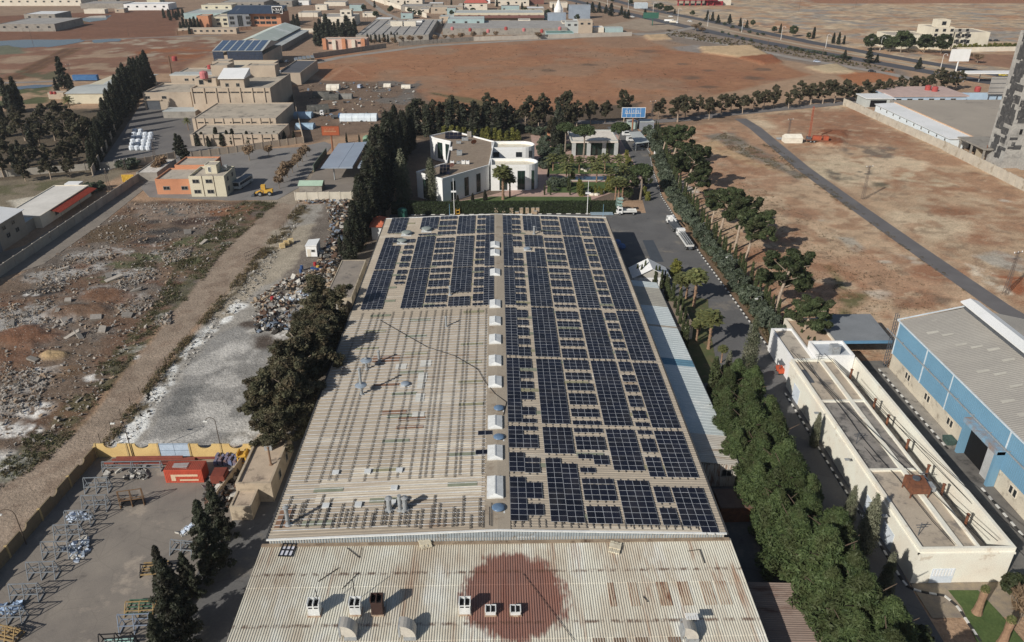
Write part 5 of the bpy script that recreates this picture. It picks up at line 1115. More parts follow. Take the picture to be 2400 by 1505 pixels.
for sx in(-1,1):
 for sy in(-1,1):m.box(X+sx*2.1-.1,Y+sy*1.3-.1,0,X+sx*2.1+.1,Y+sy*1.3+.1,2.6)
tag(m.build('white_shelter',WHITE),'small white open shelter behind the awning house','shelter')
x0,y0=G(160,243);x1,_=G(268,243)
t=thing('shed','long grey-roofed shed among the left trees','shed',((x0+x1)/2,y0,0));m=MB();m.box(x0,y0,-.2,x1,y0+55,5);m.build('wall',CREAM,t)
gable(t,x0,y0,x1,y0+24,5,1.2,LROOF,'x',.5);gable(t,x0+8,y0+25,x1+2,y0+54,5.2,1.0,LROOF,'x',.4,name='rear_roof')
for i in range(2):tank(121+i*8,221,3.2,'red round tank on hut roof left of the grey shed, %s'%('nearer' if i else 'farther'),.8)
X,Y=G(133,232);bldg('hut','small sandy hut carrying two red tanks','hut',X-4,Y,X+4,Y+5,3.2,SAND,ROOFC,.2)
m=MB();X,Y=G(200,190);m.box(X-7,Y,.4,X+7,Y+2.6,3.2);tag(m.build('blue_trailer',mk('blue_paint',(62,108,160),(52,92,140),.6)),'blue trailer box behind the grey shed','trailer')
# --- orange and cream building
t=thing('office_building','orange and cream two-storey building by the grey lot','building',(-101,248,0))
shell(t,-101.4,247.8,-89.8,259.6,7.0,CREAM,ROOFC,.7,.3)
shell(t,-113.8,250.6,-101.4,264,5.2,ORNG,ROOFC,.5,.3,names=('orange_wall','orange_roof'));shell(t,-112,264,-99.5,275,6.2,ORNG,ROOFC,.5,.3,names=('rear_wall','rear_roof'));shell(t,-97.5,253,-93.6,257.5,9.3,CREAM,ROOFC,.2,.2,z0=6,names=('stair_wall','stair_roof'))
for x in(-99.2,-94.9):window(t,'f',247.8,x,1.2,2.0,1.1);window(t,'f',247.8,x,4.7,2.0,1.1)
for x in(-110.4,-104.4):window(t,'f',250.6,x,1.6,2.0,1.1)
for y in(251,256):window(t,'r',-89.8,y,4.6,1.4,1.2)
window(t,'r',-89.8,250.5,1.2,1.4,1.5);window(t,'f',253,-96,6.9,.8,1.6,frame=WHITE,name='stair_door')
for x in(-97.1,-93.3):m=MB();m.tube((x,247.7,.2),(x,247.7,7.4),.07);m.build('drain_pipe',mk('pipe_brown',(110,84,64)),t)
m=MB();X,Y=-92,256.6;m.box(-92.6,256,6.6,-91.2,257.2,8.2);m.build('roof_unit',GALV,t)
# --- sand-coloured factory of many volumes
t=thing('factory_building','sand-coloured terraced factory of many flat roofs','factory',(-140,385,0));fx0,fy=G(342,257);fx1=G(452,257)[0]
def fpt(px,py,z):return G(px,py,z)
shell(t,fx0,fy,fx1,fy+26,8.2,SAND,SANDR,.6,.4)
for px in(352,390):x=G(px,257)[0];window(t,'f',fy,x,5.2,2.0,1.2)
m=MB();x=G(362,257)[0];m.box(x-3.2,fy-.12,0,x+3.2,fy-.005,4.2);m.build('loading_door',STEEL,t)
m=MB();m.box(x-4.4,fy-.5,4.4,x+4.4,fy+0,4.8);m.build('door_lintel',SAND,t)
T=[((445,318),(650,318),4.2,293,'front_terrace'),((450,280),(645,280),6.4,243,'middle_terrace')]
for(a,b2,z,back,nm)in T:
 xa,ya=G(a[0],a[1],z);xb,_=G(b2[0],b2[1],z);yb=G(a[0],back,z)[1]
 shell(t,xa,ya,xb,yb,z+.35,SAND,SANDR,.35,.4,names=(nm+'_wall',nm+'_roof'))
 for k in range(9):
  x=xa+(xb-xa)*(k+.3)/9;m=MB();m.box(x-.25,ya-.35,0,x+.25,ya-.02,z+.5);m.build('buttress',SAND,t)
 for k in range(5):
  x=xa+(xb-xa)*(k+.65)/5.2;window(t,'f',ya,x,z-1.6,(xb-xa)/8,.5,frame=SAND,name='clerestory',bars=0)
xa,ya=G(452,240,6.4);xb,_=G(636,240,6.4);z3=zat(500,240,6.4,207)
shell(t,xa,ya,xb,ya+40,z3,SAND,SANDR,.5,.4,names=('upper_wall','upper_roof'))
for k in range(6):x=xa+(xb-xa)*(k+.6)/6.2;window(t,'f',ya,x,z3-2.2,5.5,.6,frame=SAND,name='clerestory',bars=2)
for k in range(7):x=xa+(xb-xa)*k/6.6+.5;m=MB();m.box(x-.25,ya-.4,6,x+.25,ya-.02,z3+.2);m.build('buttress',SAND,t)
shell(t,fx0+4,fy+27,fx1+2,fy+52,11.5,SAND,SANDR,.4,.4,names=('rear_left_wall','rear_left_roof'))
for dx in(10,14):window(t,'f',fy+27,fx0+dx+2,9,1.8,1.0)
m=MB();m.box(fx0+3.6,fy+27.2,11.5,fx1+2.4,fy+36,12.0);m.build('sheet_roof',LROOF,t)
shell(t,fx0+10,fy+56,fx1+22,fy+85,10.5,SAND,mk('pale_sand_roof',(206,190,162),(190,174,148),.2),.5,.4,names=('back_wall','back_roof'));shell(t,fx0+16,fy+57,fx0+25,fy+66,14,SAND,SANDR,.3,.3,z0=9,names=('stair_wall','stair_roof'))
sx,sy=G(458,200,z3);shell(t,sx,sy,sx+10,sy+9,z3+3.2,SAND,SANDR,.3,.3,z0=z3-1,names=('tower_wall','tower_roof'));window(t,'f',sy,sx+3,z3+.4,2,2,bars=0);window(t,'f',sy,sx+7,z3+1.2,1.4,1.2)
shell(t,sx+4,sy+13,sx+12,sy+24,z3+7,SAND,SANDR,.3,.3,z0=z3-1,names=('tower_wall','tower_roof'))
sx,sy=G(518,205,z3);m=MB();m.box(sx,sy,z3-1,sx+11,sy+9,z3+4.2);m.build('penthouse',SAND,t)
m=MB();m.prism([(sx-.6,sy-.8),(sx+11.6,sy-.8),(sx+11.6,sy+10),(sx-.6,sy+10)],z3+3.9,0,[z3+4.3,z3+4.3,z3+7.2,z3+7.2]);m.build('white_canopy',WROOF,t)
for dx in(3,8):window(t,'f',sy,sx+dx,z3+.4,1.4,1.4)
sx,sy=G(600,178,z3);shell(t,sx-4,sy,sx+10,sy+8,z3+5,SAND,SANDR,.3,.3,z0=z3-1,names=('block_wall','block_roof'))
tank(479,184,z3+3.2,'large pinkish tank on the factory tower roof',1.9,mk('pink_tank',(190,110,110),(172,96,98),1));tank(410,143,10.5,'red tank on the rear roof of the factory',1.5);tank(492,162,z3+1,'red tank behind the factory tower, left of pair',1.2);tank(502,162,z3+1,'red tank behind the factory tower, right of pair',1.2)
m=MB();xq,yq=G(407,195);m.tube((xq,yq,0),(xq,yq,15),.45,8);m.build('chimney',mk('chimney_brown',(120,92,70)),t)
X,Y=G(384,277);bldg('open_shed','low pale sheet canopy over clutter at the factory door','shed',X,Y,X+15,Y+9,3.0,BLOCK,LROOF,0)
X,Y=G(640,205);t2=bldg('water_block','dark roof block with rooftop tanks beside the factory','building',X+1,Y+8,X+14,Y+55,6.5,SAND,mk('dark_roof',(84,86,92),(72,74,80),.2),.5)
for i,py in enumerate((172,180,190)):tank(655,py,6.2,'white cylinder tank on dark roof block, %s from far end'%ORD[i],1.1,WHITE,1.8)
sx0,sy0=G(505,163);sx1=G(620,163)[0]
t=thing('solar_factory','factory with solar panels on roof and facade','factory',((sx0+sx1)/2,sy0,0));hh=8.5
m=MB();m.box(sx0,sy0,-.2,sx1,sy0+46,hh);m.build('wall',SAND,t)
SOLF=mk('solar_facade',(50,62,82),(44,54,72),.5,rough=.3,spec=.6,fine=0);SOLR=mk('solar_blue',(74,94,122),(64,84,112),.5,rough=.25,spec=.6,fine=0)
gr_=gable(t,sx0,sy0,sx1,sy0+44,hh+2.5,3.4,LROOF,'x',.2)
nx=12;slope_l=math.hypot(22,3.4)
for k in range(6):
 xa=sx0+.5+k*(sx1-sx0-1)/6;xb=xa+(sx1-sx0-1)/6-.8
 for j in range(5):
  ya=sy0+j*4.4;yb=ya+4.3;za=hh+2.5+3.4*(ya-sy0)/22+.2;zb=hh+2.5+3.4*(yb-sy0)/22+.2
  m=MB();m.add([(xa,ya,za),(xb,ya,za),(xb,yb,zb),(xa,yb,zb)],[(0,1,2,3)]);m.build('solar_panel',SOLR,t)
for k in range(14):
 for j in range(4):
  if(k in(3,))or(j==0 and k>6):continue
  xa=sx0+k*(sx1-sx0)/14+.05;xb=xa+(sx1-sx0)/14-.1;za=1.2+j*2.4
  m=MB();m.box(xa,sy0-.2,za,xb,sy0-.01,za+2.3);m.build('facade_panel',SOLF,t)
gx0,gy0=G(556,122);gx1=G(636,122)[0]
t=thing('shed','big gable shed with pale green-grey roof behind solar factory','shed',((gx0+gx1)/2,gy0,0));m=MB();m.box(gx0,gy0,-.2,gx1,gy0+95,6);m.build('wall',BLOCK,t)
gable(t,gx0,gy0,gx1,gy0+95,6,3.6,mk('green_grey_sheet',(178,188,178),(162,172,164),.06,stain=(210,214,210),sscale=.03,sthr=.5),'y',.6)
m=MB();m.box(gx1+1,gy0+2,-.2,gx1+7,gy0+92,3.8);m.build('lean_wall',BLOCK,t);m=MB();m.prism([(gx1+.2,gy0+1),(gx1+7.4,gy0+1),(gx1+7.4,gy0+93),(gx1+.2,gy0+93)],3.8,0,[4.6,4.0,4.0,4.6]);m.build('lean_roof',LROOF,t)
ox0,oy0=G(540,62);ox1=G(660,62)[0];om=G(590,62)[0]
t=thing('office_building','orange office block with grey glazed wing and solar roof','office building',((ox0+ox1)/2,oy0,0))
m=MB();m.box(om,oy0,-.2,ox1,oy0+30,10.5);m.build('wall',ORNG,t);m=MB();m.box(ox0,oy0-4,-.2,om-.01,oy0+30,10.8);m.build('grey_wing',mk('grey_cladding',(120,124,130),(104,108,114),.3),t)
for k in range(4):
 for z in(2,6):window(t,'f',oy0,om+5+k*(ox1-om-6)/4,z,4.2,2.2)
for k in(0,2):
 for z in(2,6.2):window(t,'f',oy0-4,ox0+3.6+k*7.2,z,4,2.6)
window(t,'f',oy0-4,ox0+10.8,.6,4.5,9,frame=GALV,bars=2)
for k in range(8):
 xa=ox0+k*(ox1-ox0)/8;m=MB();m.add([(xa+.1,oy0-4.5,10.9),(xa+(ox1-ox0)/8-.1,oy0-4.5,10.9),(xa+(ox1-ox0)/8-.1,oy0+26,15.5),(xa+.1,oy0+26,15.5)],[(0,1,2,3)]);m.build('solar_panel',SOLF,t)
m=MB();m.box(ox0,oy0+25,10,ox1,oy0+27,15.4);m.build('roof_back',LROOF,t)
X,Y=G(655,62);t=thing('roof_sign','black roof sign with white lettering on the office block','sign',(X,Y-.5,10.6));m=MB();m.box(-4.6,-.3,0,4.6,.3,6.2);m.build('frame',WHITE,t,local=True)
m=MB();m.box(-4.1,-.36,.5,4.1,-.305,5.6);m.build('board',mk('sign_black',(24,24,28)),t,local=True)
m=MB()
for a,b2 in(((-3,3.0),(3.2,3.0)),((3.2,3.0),(3.2,4.6)),((1.2,3.0),(1.2,4.2)),((-.6,3.0),(-.2,4.4)),((-.2,4.4),(-1.6,4.4)),((-3,3.0),(-3.2,4.0)),((1.8,1.9),(2.2,1.9)),((-1.6,1.6),(2,1.2))):m.beam((a[0],-.42,a[1]),(b2[0],-.42,b2[1]),.5,.3)
m.build('lettering',WHITE,t,local=True)
X,Y=G(500,66);bldg('annex','cream office annex left of the orange block','building',X-4,Y+10,X+22,Y+34,8.5,CREAM,ROOFC,.5,wins=[('f',X+2+k*6,z,3,1.8)for k in range(4)for z in(1.5,5)])
X,Y=G(466,66);bldg('brick_annex','orange stub building left of the office block','building',X-1,Y+2,X+9,Y+16,10,ORNG,ROOFC,.4)
X,Y=G(418,80);bldg('gate_house','long low sandy gatehouse along the orange wall','building',X,Y+1,X+48,Y+9,4.2,SAND,ROOFC,.3,wins=[('f',X+4+k*5,1.6,2,1.4)for k in range(9)])
# --- villa
t=thing('villa','white modern villa with brown flat roof and rounded wings','villa',(-5,255,0));VZ=8.6
VP=[G(px,py,VZ)for px,py in((1007,318),(1061,306),(1158,331),(1146,386),(1036,418),(976,402),(1047,381),(1056,331),(1020,323))]
m=MB();m.prism(VP,-.2,VZ-.55);m.build('wall',WHITE,t)
n=len(VP);m=MB()
for i in range(n):
 a,b2=VP[i],VP[(i+1)%n];m.beam((a[0],a[1],VZ-.3),(b2[0],b2[1],VZ-.3),.35,.62)
m.build('parapet',WHITE,t)
m=MB();cx=sum(p[0]for p in VP)/n;cy=sum(p[1]for p in VP)/n;m.prism([(p[0]+(cx-p[0])*.006,p[1]+(cy-p[1])*.006)for p in VP],VZ-.6,VZ-.5);m.build('roof',mk('gravel_roof',(140,124,106),(124,108,92),.8,fine=.2,fscale=4),t)
def stadium(x0,x1,y0,y1,k=12):
 r=(y1-y0)/2;c=(x1-r,(y0+y1)/2)
 return[(x0,y0)]+[(c[0]+r*math.cos(a),c[1]+r*math.sin(a))for a in[-math.pi/2+math.pi*i/k for i in range(k+1)]]+[(x0,y1)]
for nm,(pxl,pxr,pyf,pyb),z in(('rear_wing',(1152,1253,346,331),8.4),('front_wing',(1150,1261,387,371),8.8)):
 x0,y0=G(pxl,pyf,z);x1=G(pxr,(pyf+pyb)/2,z)[0];y1=G(pxl,pyb,z)[1]
 S=stadium(x0,x1,y0,y1);m=MB();m.prism(S,-.2,z-1.0);m.build(nm,WHITE,t)
 cx,cy=(x0+x1)/2,(y0+y1)/2;I=[(cx+(p[0]-cx)*.955,cy+(p[1]-cy)*.92)for p in S];m=MB();q=len(S)
 for i in range(q):
  j=(i+1)%q;a,b2,c,d=S[i],S[j],I[j],I[i]
  m.add([(a[0],a[1],z-1.02),(b2[0],b2[1],z-1.02),(c[0],c[1],z-1.02),(d[0],d[1],z-1.02),(a[0],a[1],z),(b2[0],b2[1],z),(c[0],c[1],z),(d[0],d[1],z)],[(4,5,6,7),(0,1,5,4),(2,3,7,6)])
 m.build(nm+'_parapet',WHITE,t);m=MB();m.prism(I,z-1.0,z-.97);m.build(nm+'_roof',mk('cream_screed',(222,212,190),(206,194,172),.5,stain=(178,164,142),sscale=.6),t)
 if nm=='front_wing':
  for px,w in((1222,2.3),(1180,2.4)):window(t,'f',y0,G(px,452)[0],.3,w,6.4,frame=STEEL,glass=mk('green_glass',(34,52,44),(24,40,36),.6,rough=.1,fine=0,spec=.6),bars=1)
  window(t,'f',y0+.5,x1-2.2,.3,1.5,6.4,frame=STEEL,glass=MATS['green_glass']);fw=(x0,x1,y0)
 else:
  for px in(1163,1217):window(t,'f',y0,G(px,366,6.4)[0],5.0,2.0,1.6,frame=STEEL,bars=1)
  window(t,'f',y0+.4,x1-1.6,4.8,1.1,2.2,frame=STEEL)
def slot(a,b2,f,z,w,h,nm='window'):
 d=Vector((b2[0]-a[0],b2[1]-a[1],0));L_=d.length;d.normalize();nrm=Vector((d.y,-d.x,0))
 c=Vector((a[0],a[1],0))+d*L_*f
 m=MB();m.cur=0
 def sl(o0,o1,z0,z1,d0,d1):
  p=[c+d*o0+nrm*d0,c+d*o1+nrm*d0,c+d*o1+nrm*d1,c+d*o0+nrm*d1];m.add([(v.x,v.y,z0)for v in p]+[(v.x,v.y,z1)for v in p],[(0,3,2,1),(4,5,6,7),(0,1,5,4),(1,2,6,5),(2,3,7,6),(3,0,4,7)])
 m.cur=1;sl(-w/2,w/2,z,z+h,.005,.04);m.cur=0
 for o0,o1,z0,z1 in((-w/2-.1,-w/2,z,z+h),(w/2,w/2+.1,z,z+h),(-.04,.04,z,z+h),(-w/2,w/2,z+h*.5,z+h*.5+.08)):sl(o0,o1,z0,z1,.004,.09)
 m.build(nm,[STEEL,MATS['green_glass']],t)
A,B2=VP[4],VP[3]
for f,w in((.22,1.7),(.50,1.7),(.76,1.7)):slot(A,B2,f,.3,w,6.3)
A,B2=VP[5],VP[4];slot(A,B2,.35,.3,2.2,6.4)
A,B2=VP[8],VP[7];slot(A,B2,.3,1,2.4,6.2);slot(A,B2,.78,1,1.8,6.2)
def panels_on(t,px,py,z,nx,ny,tilt=.45,w=1.05,h=1.75):
 X,Y=G(px,py,z)
 for i in range(nx):
  for j in range(ny):
   m=MB();ya,yb=j*h*math.cos(tilt),(j+1)*h*math.cos(tilt)-.05;za,zb=j*h*math.sin(tilt),(j+1)*h*math.sin(tilt)-.03
   m.add([(X+i*w,Y+ya,z+.3+za),(X+(i+1)*w-.06,Y+ya,z+.3+za),(X+(i+1)*w-.06,Y+yb,z+.3+zb),(X+i*w,Y+yb,z+.3+zb)],[(0,1,2,3)]);m.build('solar_panel',CELL,t)
t2=thing('solar_rack','eight tilted solar panels at the back of villa roof','solar panels',G(1042,327,VZ)+(VZ,));panels_on(t2,1043,327,VZ-.5,4,2,w=1.6,h=1.9)
t2=thing('solar_rack','tilted solar panels at the front left of villa roof','solar panels',G(1020,412,VZ)+(VZ,));panels_on(t2,1030,411,VZ-.5,3,3,w=1.1,h=1.6)
for px,py,s,lab,mt in((1077,364,(1.9,1.6,1.7),'large steel air unit in the middle of villa roof',GALV),(1057,353,(1,1.2,1.4),'white air unit at the left rim of villa roof',WHITE),(1060,385,(1.2,1,1.1),'white air unit left of the roof cluster',WHITE),(1075,384,(1.4,1,.8),'low air unit in roof cluster, left',GALV),(1086,385,(1.2,1,1.3),'air unit in roof cluster, middle',WHITE),(1096,385,(1.2,1,1.2),'air unit in roof cluster, right',WHITE),(1075,337,(1.8,1,1.0),'air unit row behind the roof dish',GALV),(1090,330,(2.4,1.2,1.2),'long air unit at the back of villa roof',GALV),(1100,322,(1.6,1.4,2.2),'tall plant box at the back of villa roof',BLOCK)):
 X,Y=G(px,py,VZ-.5);t2=thing('air_unit',lab,'air conditioner',(X,Y,VZ-.5));m=MB();m.box(-s[0]/2,-s[1]/2,.15,s[0]/2,s[1]/2,s[2]);m.build('casing',mt,t2,local=True);m=MB();m.lathe([(.38*min(1,s[2]),0),(.38*min(1,s[2]),.03)],(0,0,s[2]),10);m.build('fan_grille',STEEL,t2,local=True);m=MB();m.box(-s[0]/2,-s[1]/2,0,-s[0]/2+.12,s[1]/2,.15);m.box(s[0]/2-.12,-s[1]/2,0,s[0]/2,s[1]/2,.15);m.build('feet',STEEL,t2,local=True)
def dish(px,py,z,lab,mat,r=.9):
 X,Y=G(px,py,z);t2=thing('satellite_dish',lab,'satellite dish',(X,Y,z),R(200));m=MB();m.tube((0,0,0),(0,0,1.0),.06);m.build('mast',STEEL,t2,local=True)
 m=MB();m.lathe([(.1,0),(r*.6,.1),(r,.3)],(0,0,0),14);m.xf(lambda p:(p[0],p[2]*.9+p[1]*.45,p[1]*.85-p[2]*.3+1.2));m.build('reflector',mat,t2,local=True)
dish(1110,339,VZ-.5,'rust-red satellite dish at the back of villa roof',RUSTY,1.1);dish(1058,394,VZ-.5,'red and white satellite dish near front of villa roof',mk('faded_red',(176,104,88),(200,160,146),3),1.0)
LAWN=mk('lawn',(62,82,40),(78,94,48),.5,rough=.95,stain=(112,108,66),sscale=.25,sthr=.66,fine=.25,fscale=3)
PINK=mk('pink_paving',(176,146,132),(160,130,118),.4,stain=(140,116,106),sscale=.6)
sheet('terrace',[(-14,241),(30,241),(52,262),(52,330),(14.5,330),(14.5,262),(-4,246)],.03,PINK,world=True,label='pinkish paving round the villa garden')
sheet('lawn',[(-33,231.3),(30,231.3),(31,245),(-2,246),(-14,240.5),(-33,243)],.06,LAWN,world=True);sheet('lawn',PX((1282,452),(1465,452),(1460,427),(1284,427)),.07,LAWN,world=True);sheet('lawn',PX((1282,408),(1478,408),(1462,382),(1286,384)),.07,LAWN,world=True);sheet('lawn',PX((1285,380),(1325,380),(1325,345),(1280,345)),.07,LAWN,world=True)
sheet('water',PX((1288,422),(1425,422),(1424,414),(1290,414)),.10,mk('pool_water',(70,96,120),(60,86,110),.5,rough=.1,fine=0,spec=.6),world=True,label='long narrow garden pool')
sheet('kerb',PX((1286,424.6),(1428,424.6),(1428,423),(1286,423)),.16,PALE,world=True)
px0,py0=G(1338,366);px1=G(1447,366)[0];PVH=HT(1338,366,332)
t=thing('pavilion','dark glazed garden pavilion with pale flat roof','pavilion',((px0+px1)/2,py0,0));m=MB();m.box(px0+.6,py0+1.0,0,px1-.6,py0+17,PVH-.6);m.build('glass_wall',MATS['green_glass'],t)
m=MB();m.box(px0,py0+.2,PVH-.6,px1,py0+18,PVH);m.build('roof_slab',mk('pale_slab',(214,206,194),(196,188,176),.4,stain=(170,160,146),sscale=.5),t)
for k,f in enumerate((.02,.34,.67,.93)):m=MB();x=px0+(px1-px0)*f;m.box(x,py0+.35,0,x+1.5,py0+1.1,PVH-.61);m.build('pier',mk('grey_stone',(168,172,170),(150,154,152),.5),t)
m=MB()
for y0_,y1_ in((py0+.2,py0+.5),(py0+17.7,py0+18)):m.box(px0,y0_,PVH,px1,y1_,PVH+.35)
m.box(px0,py0+.5,PVH,px0+.3,py0+17.7,PVH+.35);m.box(px1-.3,py0+.5,PVH,px1,py0+17.7,PVH+.35);m.build('parapet',MATS['grey_stone'],t)
row('date',[(1296,400),(1327,425),(1357,405),(1386,404),(1417,405),(1449,405),(1398,428),(1430,428),(1460,422),(1325,402)],[4.4,5.0,4.6,4.8,4.8,4.8,5.0,4.4,4.6,4.6],'date palm','on the garden lawn by pool','left','date palms of the garden',1.3)
row('fan',[(1179,468),(1195,462),(1442,470),(1458,472),(1450,462)],[8.0,5.2,5.2,5.5,5],'tall fan palm','near the clipped hedge','left','fan palms near the hedge',1.35)
row('slim',[(1276,457),(1290,457),(1336,457),(1295,440),(1332,448),(1285,415),(1422,365),(1314,385),(1454,425),(1290,392)],[3.6,3.8,4.4,4.4,6.5,5,6.5,7,5,4],'slim garden cypress','among the garden lawns','left','slim garden cypresses',.75)
row('thuja',[(1362,458),(1358,448),(1342,420),(1425,440),(1430,448),(1436,436),(1386,450),(1396,455),(1404,448),(1410,456),(1418,452),(1395,446),(1340,382),(1404,385),(1470,386),(1474,392),(1478,398),(1468,372),(1484,410),(1518,470),(1510,458)],[4.6,4.0,3,4,3.6,3.4,1.9,1.9,1.8,1.9,1.8,1.8,3.4,3.4,3.2,3.2,3.4,3,3.2,3,3],'golden clipped thuja','in the villa garden','left','golden thujas of the garden',1.15)
row('cypress',[(1073,478),(1108,474),(1137,470)],[2.6,3.2,3.4],'dark clipped column bush','against the villa front','left','column bushes at the villa',1.6)
row('shrub',along((1285,372),(1330,350),8,4)+[(1300,448),(1262,352),(1270,365),(1266,340)],2.4,'dense garden shrub','left of the pavilion','left','garden shrubs',1.2)
m=MB();X,Y=G(1285,330);m.box(X-.5,Y,0,X+.5,Y+.3,4.2);tag(m.build('orange_pillar',ORNG),'orange pillar sign among trees behind villa','pillar')
for k,(px,py)in enumerate(((1376,452),(1388,458),(1398,458),(1412,452),(1365,398),(1372,402),(1380,398))):
 X,Y=G(px,py);m=MB();m.lathe([(.8,-.1),(.9,.3),(.5,.7),(.1,.8)],(0,0,0),6);m.xf(lambda p:(p[0]*(1+.3*math.sin(p[1]*3+k)),p[1],p[2]));tag(m.build('rock',PALE,None,local=True,loc=(X,Y,0)),'pale garden rock among clipped thujas, %s from left'%ORD[k],'rock','garden rocks')
def hedge(label,x0,x1,y0,y1,h,mat,dens=22,size=.2):
 t=thing('hedge',label,'hedge',((x0+x1)/2,(y0+y1)/2,0));m=MB();m.box(x0+.12,y0+.12,0,x1-.12,y1-.12,h-.1);m.build('core',mk('hedge_core',(34,40,26),(28,32,22),1),t)
 w,d=x1-x0,y1-y0;n1,n2=int(w*d*dens),int(w*h*dens);n3=int(d*h*dens)
 rs=np.random.RandomState(int(abs(x0)*7));c=np.concatenate([np.stack([rs.uniform(x0,x1,n1),rs.uniform(y0,y1,n1),np.full(n1,h)],1),np.stack([rs.uniform(x0,x1,n2),np.full(n2,y0),rs.uniform(0,h,n2)],1),np.stack([np.full(n3,x1),rs.uniform(y0,y1,n3),rs.uniform(0,h,n3)],1),np.stack([np.full(n3,x0),rs.uniform(y0,y1,n3),rs.uniform(0,h,n3)],1)])
 o_=np.concatenate([np.tile([0,0,1.],(n1,1)),np.tile([0,-1.,0],(n2,1)),np.tile([1.,0,0],(n3,1)),np.tile([-1.,0,0],(n3,1))]);c=c+rs.normal(size=c.shape)*.06
 v,f=leaves(c,o_,size,1.1,3,.55,0);v-=np.array([(x0+x1)/2,(y0+y1)/2,0]);me=np_mesh('foliage',v,f,4);me.materials.append(mat);ob=bpy.data.objects.new('foliage',me);COL.objects.link(ob);ob.parent=t
L_HED=leafmat('hedge_leaf',(46,58,34),(58,70,40),None,.05)
hedge('tall dark clipped hedge between villa lawn and hall yard',-33,38.5,228.6,231.0,3.5,L_HED)
# --- kiosk with red tiles
kx0,kx1,ky0,ky1=-36.6,-31.4,206.8,214.5
t=bldg('kiosk','small white kiosk with red tiled roof at the hall corner','kiosk',kx0+.6,ky0+.6,kx1-.6,ky1-.6,3.8,WHITE,WHITE,0)
TILE=mk('red_tile',(198,104,72),(178,90,62),.8,stain=(150,76,56),sscale=.8,rand=.08);xm=(kx0+kx1)/2
m=MB();m.add([(kx0,ky0,3.9),(kx1,ky0,3.9),(kx1,ky1,3.9),(kx0,ky1,3.9),(xm,ky0+2.6,5.6),(xm,ky1-2.6,5.6)],[(0,1,4),(1,2,5,4),(2,3,5),(3,0,4,5),(3,2,1,0)]);m.build('tiled_roof',TILE,t)
for k in range(10):
 y=ky0+.5+k*(ky1-ky0-1)/9;f=min(1,(y-ky0)/2.6,(ky1-y)/2.6)
 for s in(-1,1):m=MB();m.beam((xm+s*(kx1-kx0)/2,y,3.97),(xm+s*(kx1-kx0)/2*(1-f),y,3.97+1.66*f),.16,.1);m.build('tile_roll',TILE,t)
tank(944,508,.0,'green round tank beside the red-tiled kiosk',1.5,mk('green_tank',(50,108,92),(42,94,80),1),2.8)
# --- gatehouse with white gable
gx0,gx1,gy0,gy1=33.4,42.2,172.5,178.5
t=thing('gatehouse','white gatehouse with gabled front beside the hall','gatehouse',((gx0+gx1)/2,gy0,0));m=MB();m.box(gx0,gy0,-.2,gx1,gy1,3.0);m.build('wall',WHITE,t);gable(t,gx0,gy0,gx1,gy1,3.0,2.3,WHITE,'y',.35)
window(t,'f',gy0,(gx0+gx1)/2+.8,1.2,1.0,1.2)
# --- annex lean-to along the hall
t=thing('lean_to','long pale sheet lean-to along right side of hall','shed',(34.7,130,0));AX0,AX1,AY0,AY1=30.9,37.8,96.6,166.5
m=MB();m.box(AX0+.1,AY0+.2,-.2,AX1-.2,AY1-.2,4.2);m.build('wall',mk('rusty_white_sheet',(196,192,182),(176,168,156),1.0,stain=(140,104,80),sscale=.9,sthr=.5,stretch=(3,3,.3)),t)
segs=[(96.6,104.5,0),(104.5,127.0,1),(127.0,129.6,2),(129.6,143.0,1),(143.0,143.8,3),(143.8,153,1),(153,163.2,4),(163.2,166.5,1)]
SM=[mk('ribbed_pale',(186,182,172),(166,158,146),.6,stain=(146,128,108),sscale=.5,stretch=(.3,2,1)),mk('pale_blue_sheet',(188,196,196),(174,184,184),.15,rough=.5,stain=(206,208,204),sscale=.12,sthr=.55),mk('blue_sheet',(92,134,156),(82,122,144),.4),mk('tan_sheet',(160,150,134)),mk('grey_tan_sheet',(158,154,142),(146,142,132),.2)]
for(a,b2,k)in segs:
 m=MB();y=a;pr=[]
 while y<b2-.02:pr+=[(y,0),(min(b2,y+.1),.05),(min(b2,y+.2),.05),(min(b2,y+.3),0)];y+=.5 if k==0 else.9
 pr.append((b2,0));n=len(pr);m.add([(AX0,p[0],5.15+p[1])for p in pr]+[(AX1,p[0],4.3+p[1])for p in pr],[(i,n+i,n+i+1,i+1)for i in range(n-1)]);m.build('roof_sheet',SM[k],t)
m=MB();x=AX0+.3
while x<AX1-.3:m.box(x,AY0+.1,0.1,x+.16,AY0+.2,4.9-(x-AX0)*.11);x+=.4
m.build('front_rib',MATS['rusty_white_sheet'],t);window(t,'f',AY0+.1,36.0,2.2,1.5,1.2)
m=MB();m.box(AX1-.02,AY0,4.05,AX1+.12,AY1,4.3);m.build('eave_trim',STEEL,t)
t=bldg('shed','low flat annex beside the lean-to under cypresses','shed',38.2,146,42,158,3.2,PALE,mk('brown_flat',(138,120,102)),0)
X,Y=G(1690,1145);t=bldg('shed','small rusty tin shed below the lean-to end','shed',33,88.5,37.6,92.5,2.8,RUSTY,mk('rust_tin',(110,88,76),(96,74,64),.6),0)
t=thing('low_roof','low brown rusty sheet roof right of the front hall','shed',(37,60,0));m=MB();m.box(32.2,44,-.2,38.4,72.8,3.0);m.build('wall',BLOCK,t);pr=[];y=43.5
while y<73.2:pr+=[(y,0),(y+.07,.06),(y+.16,.06),(y+.23,0)];y+=.34
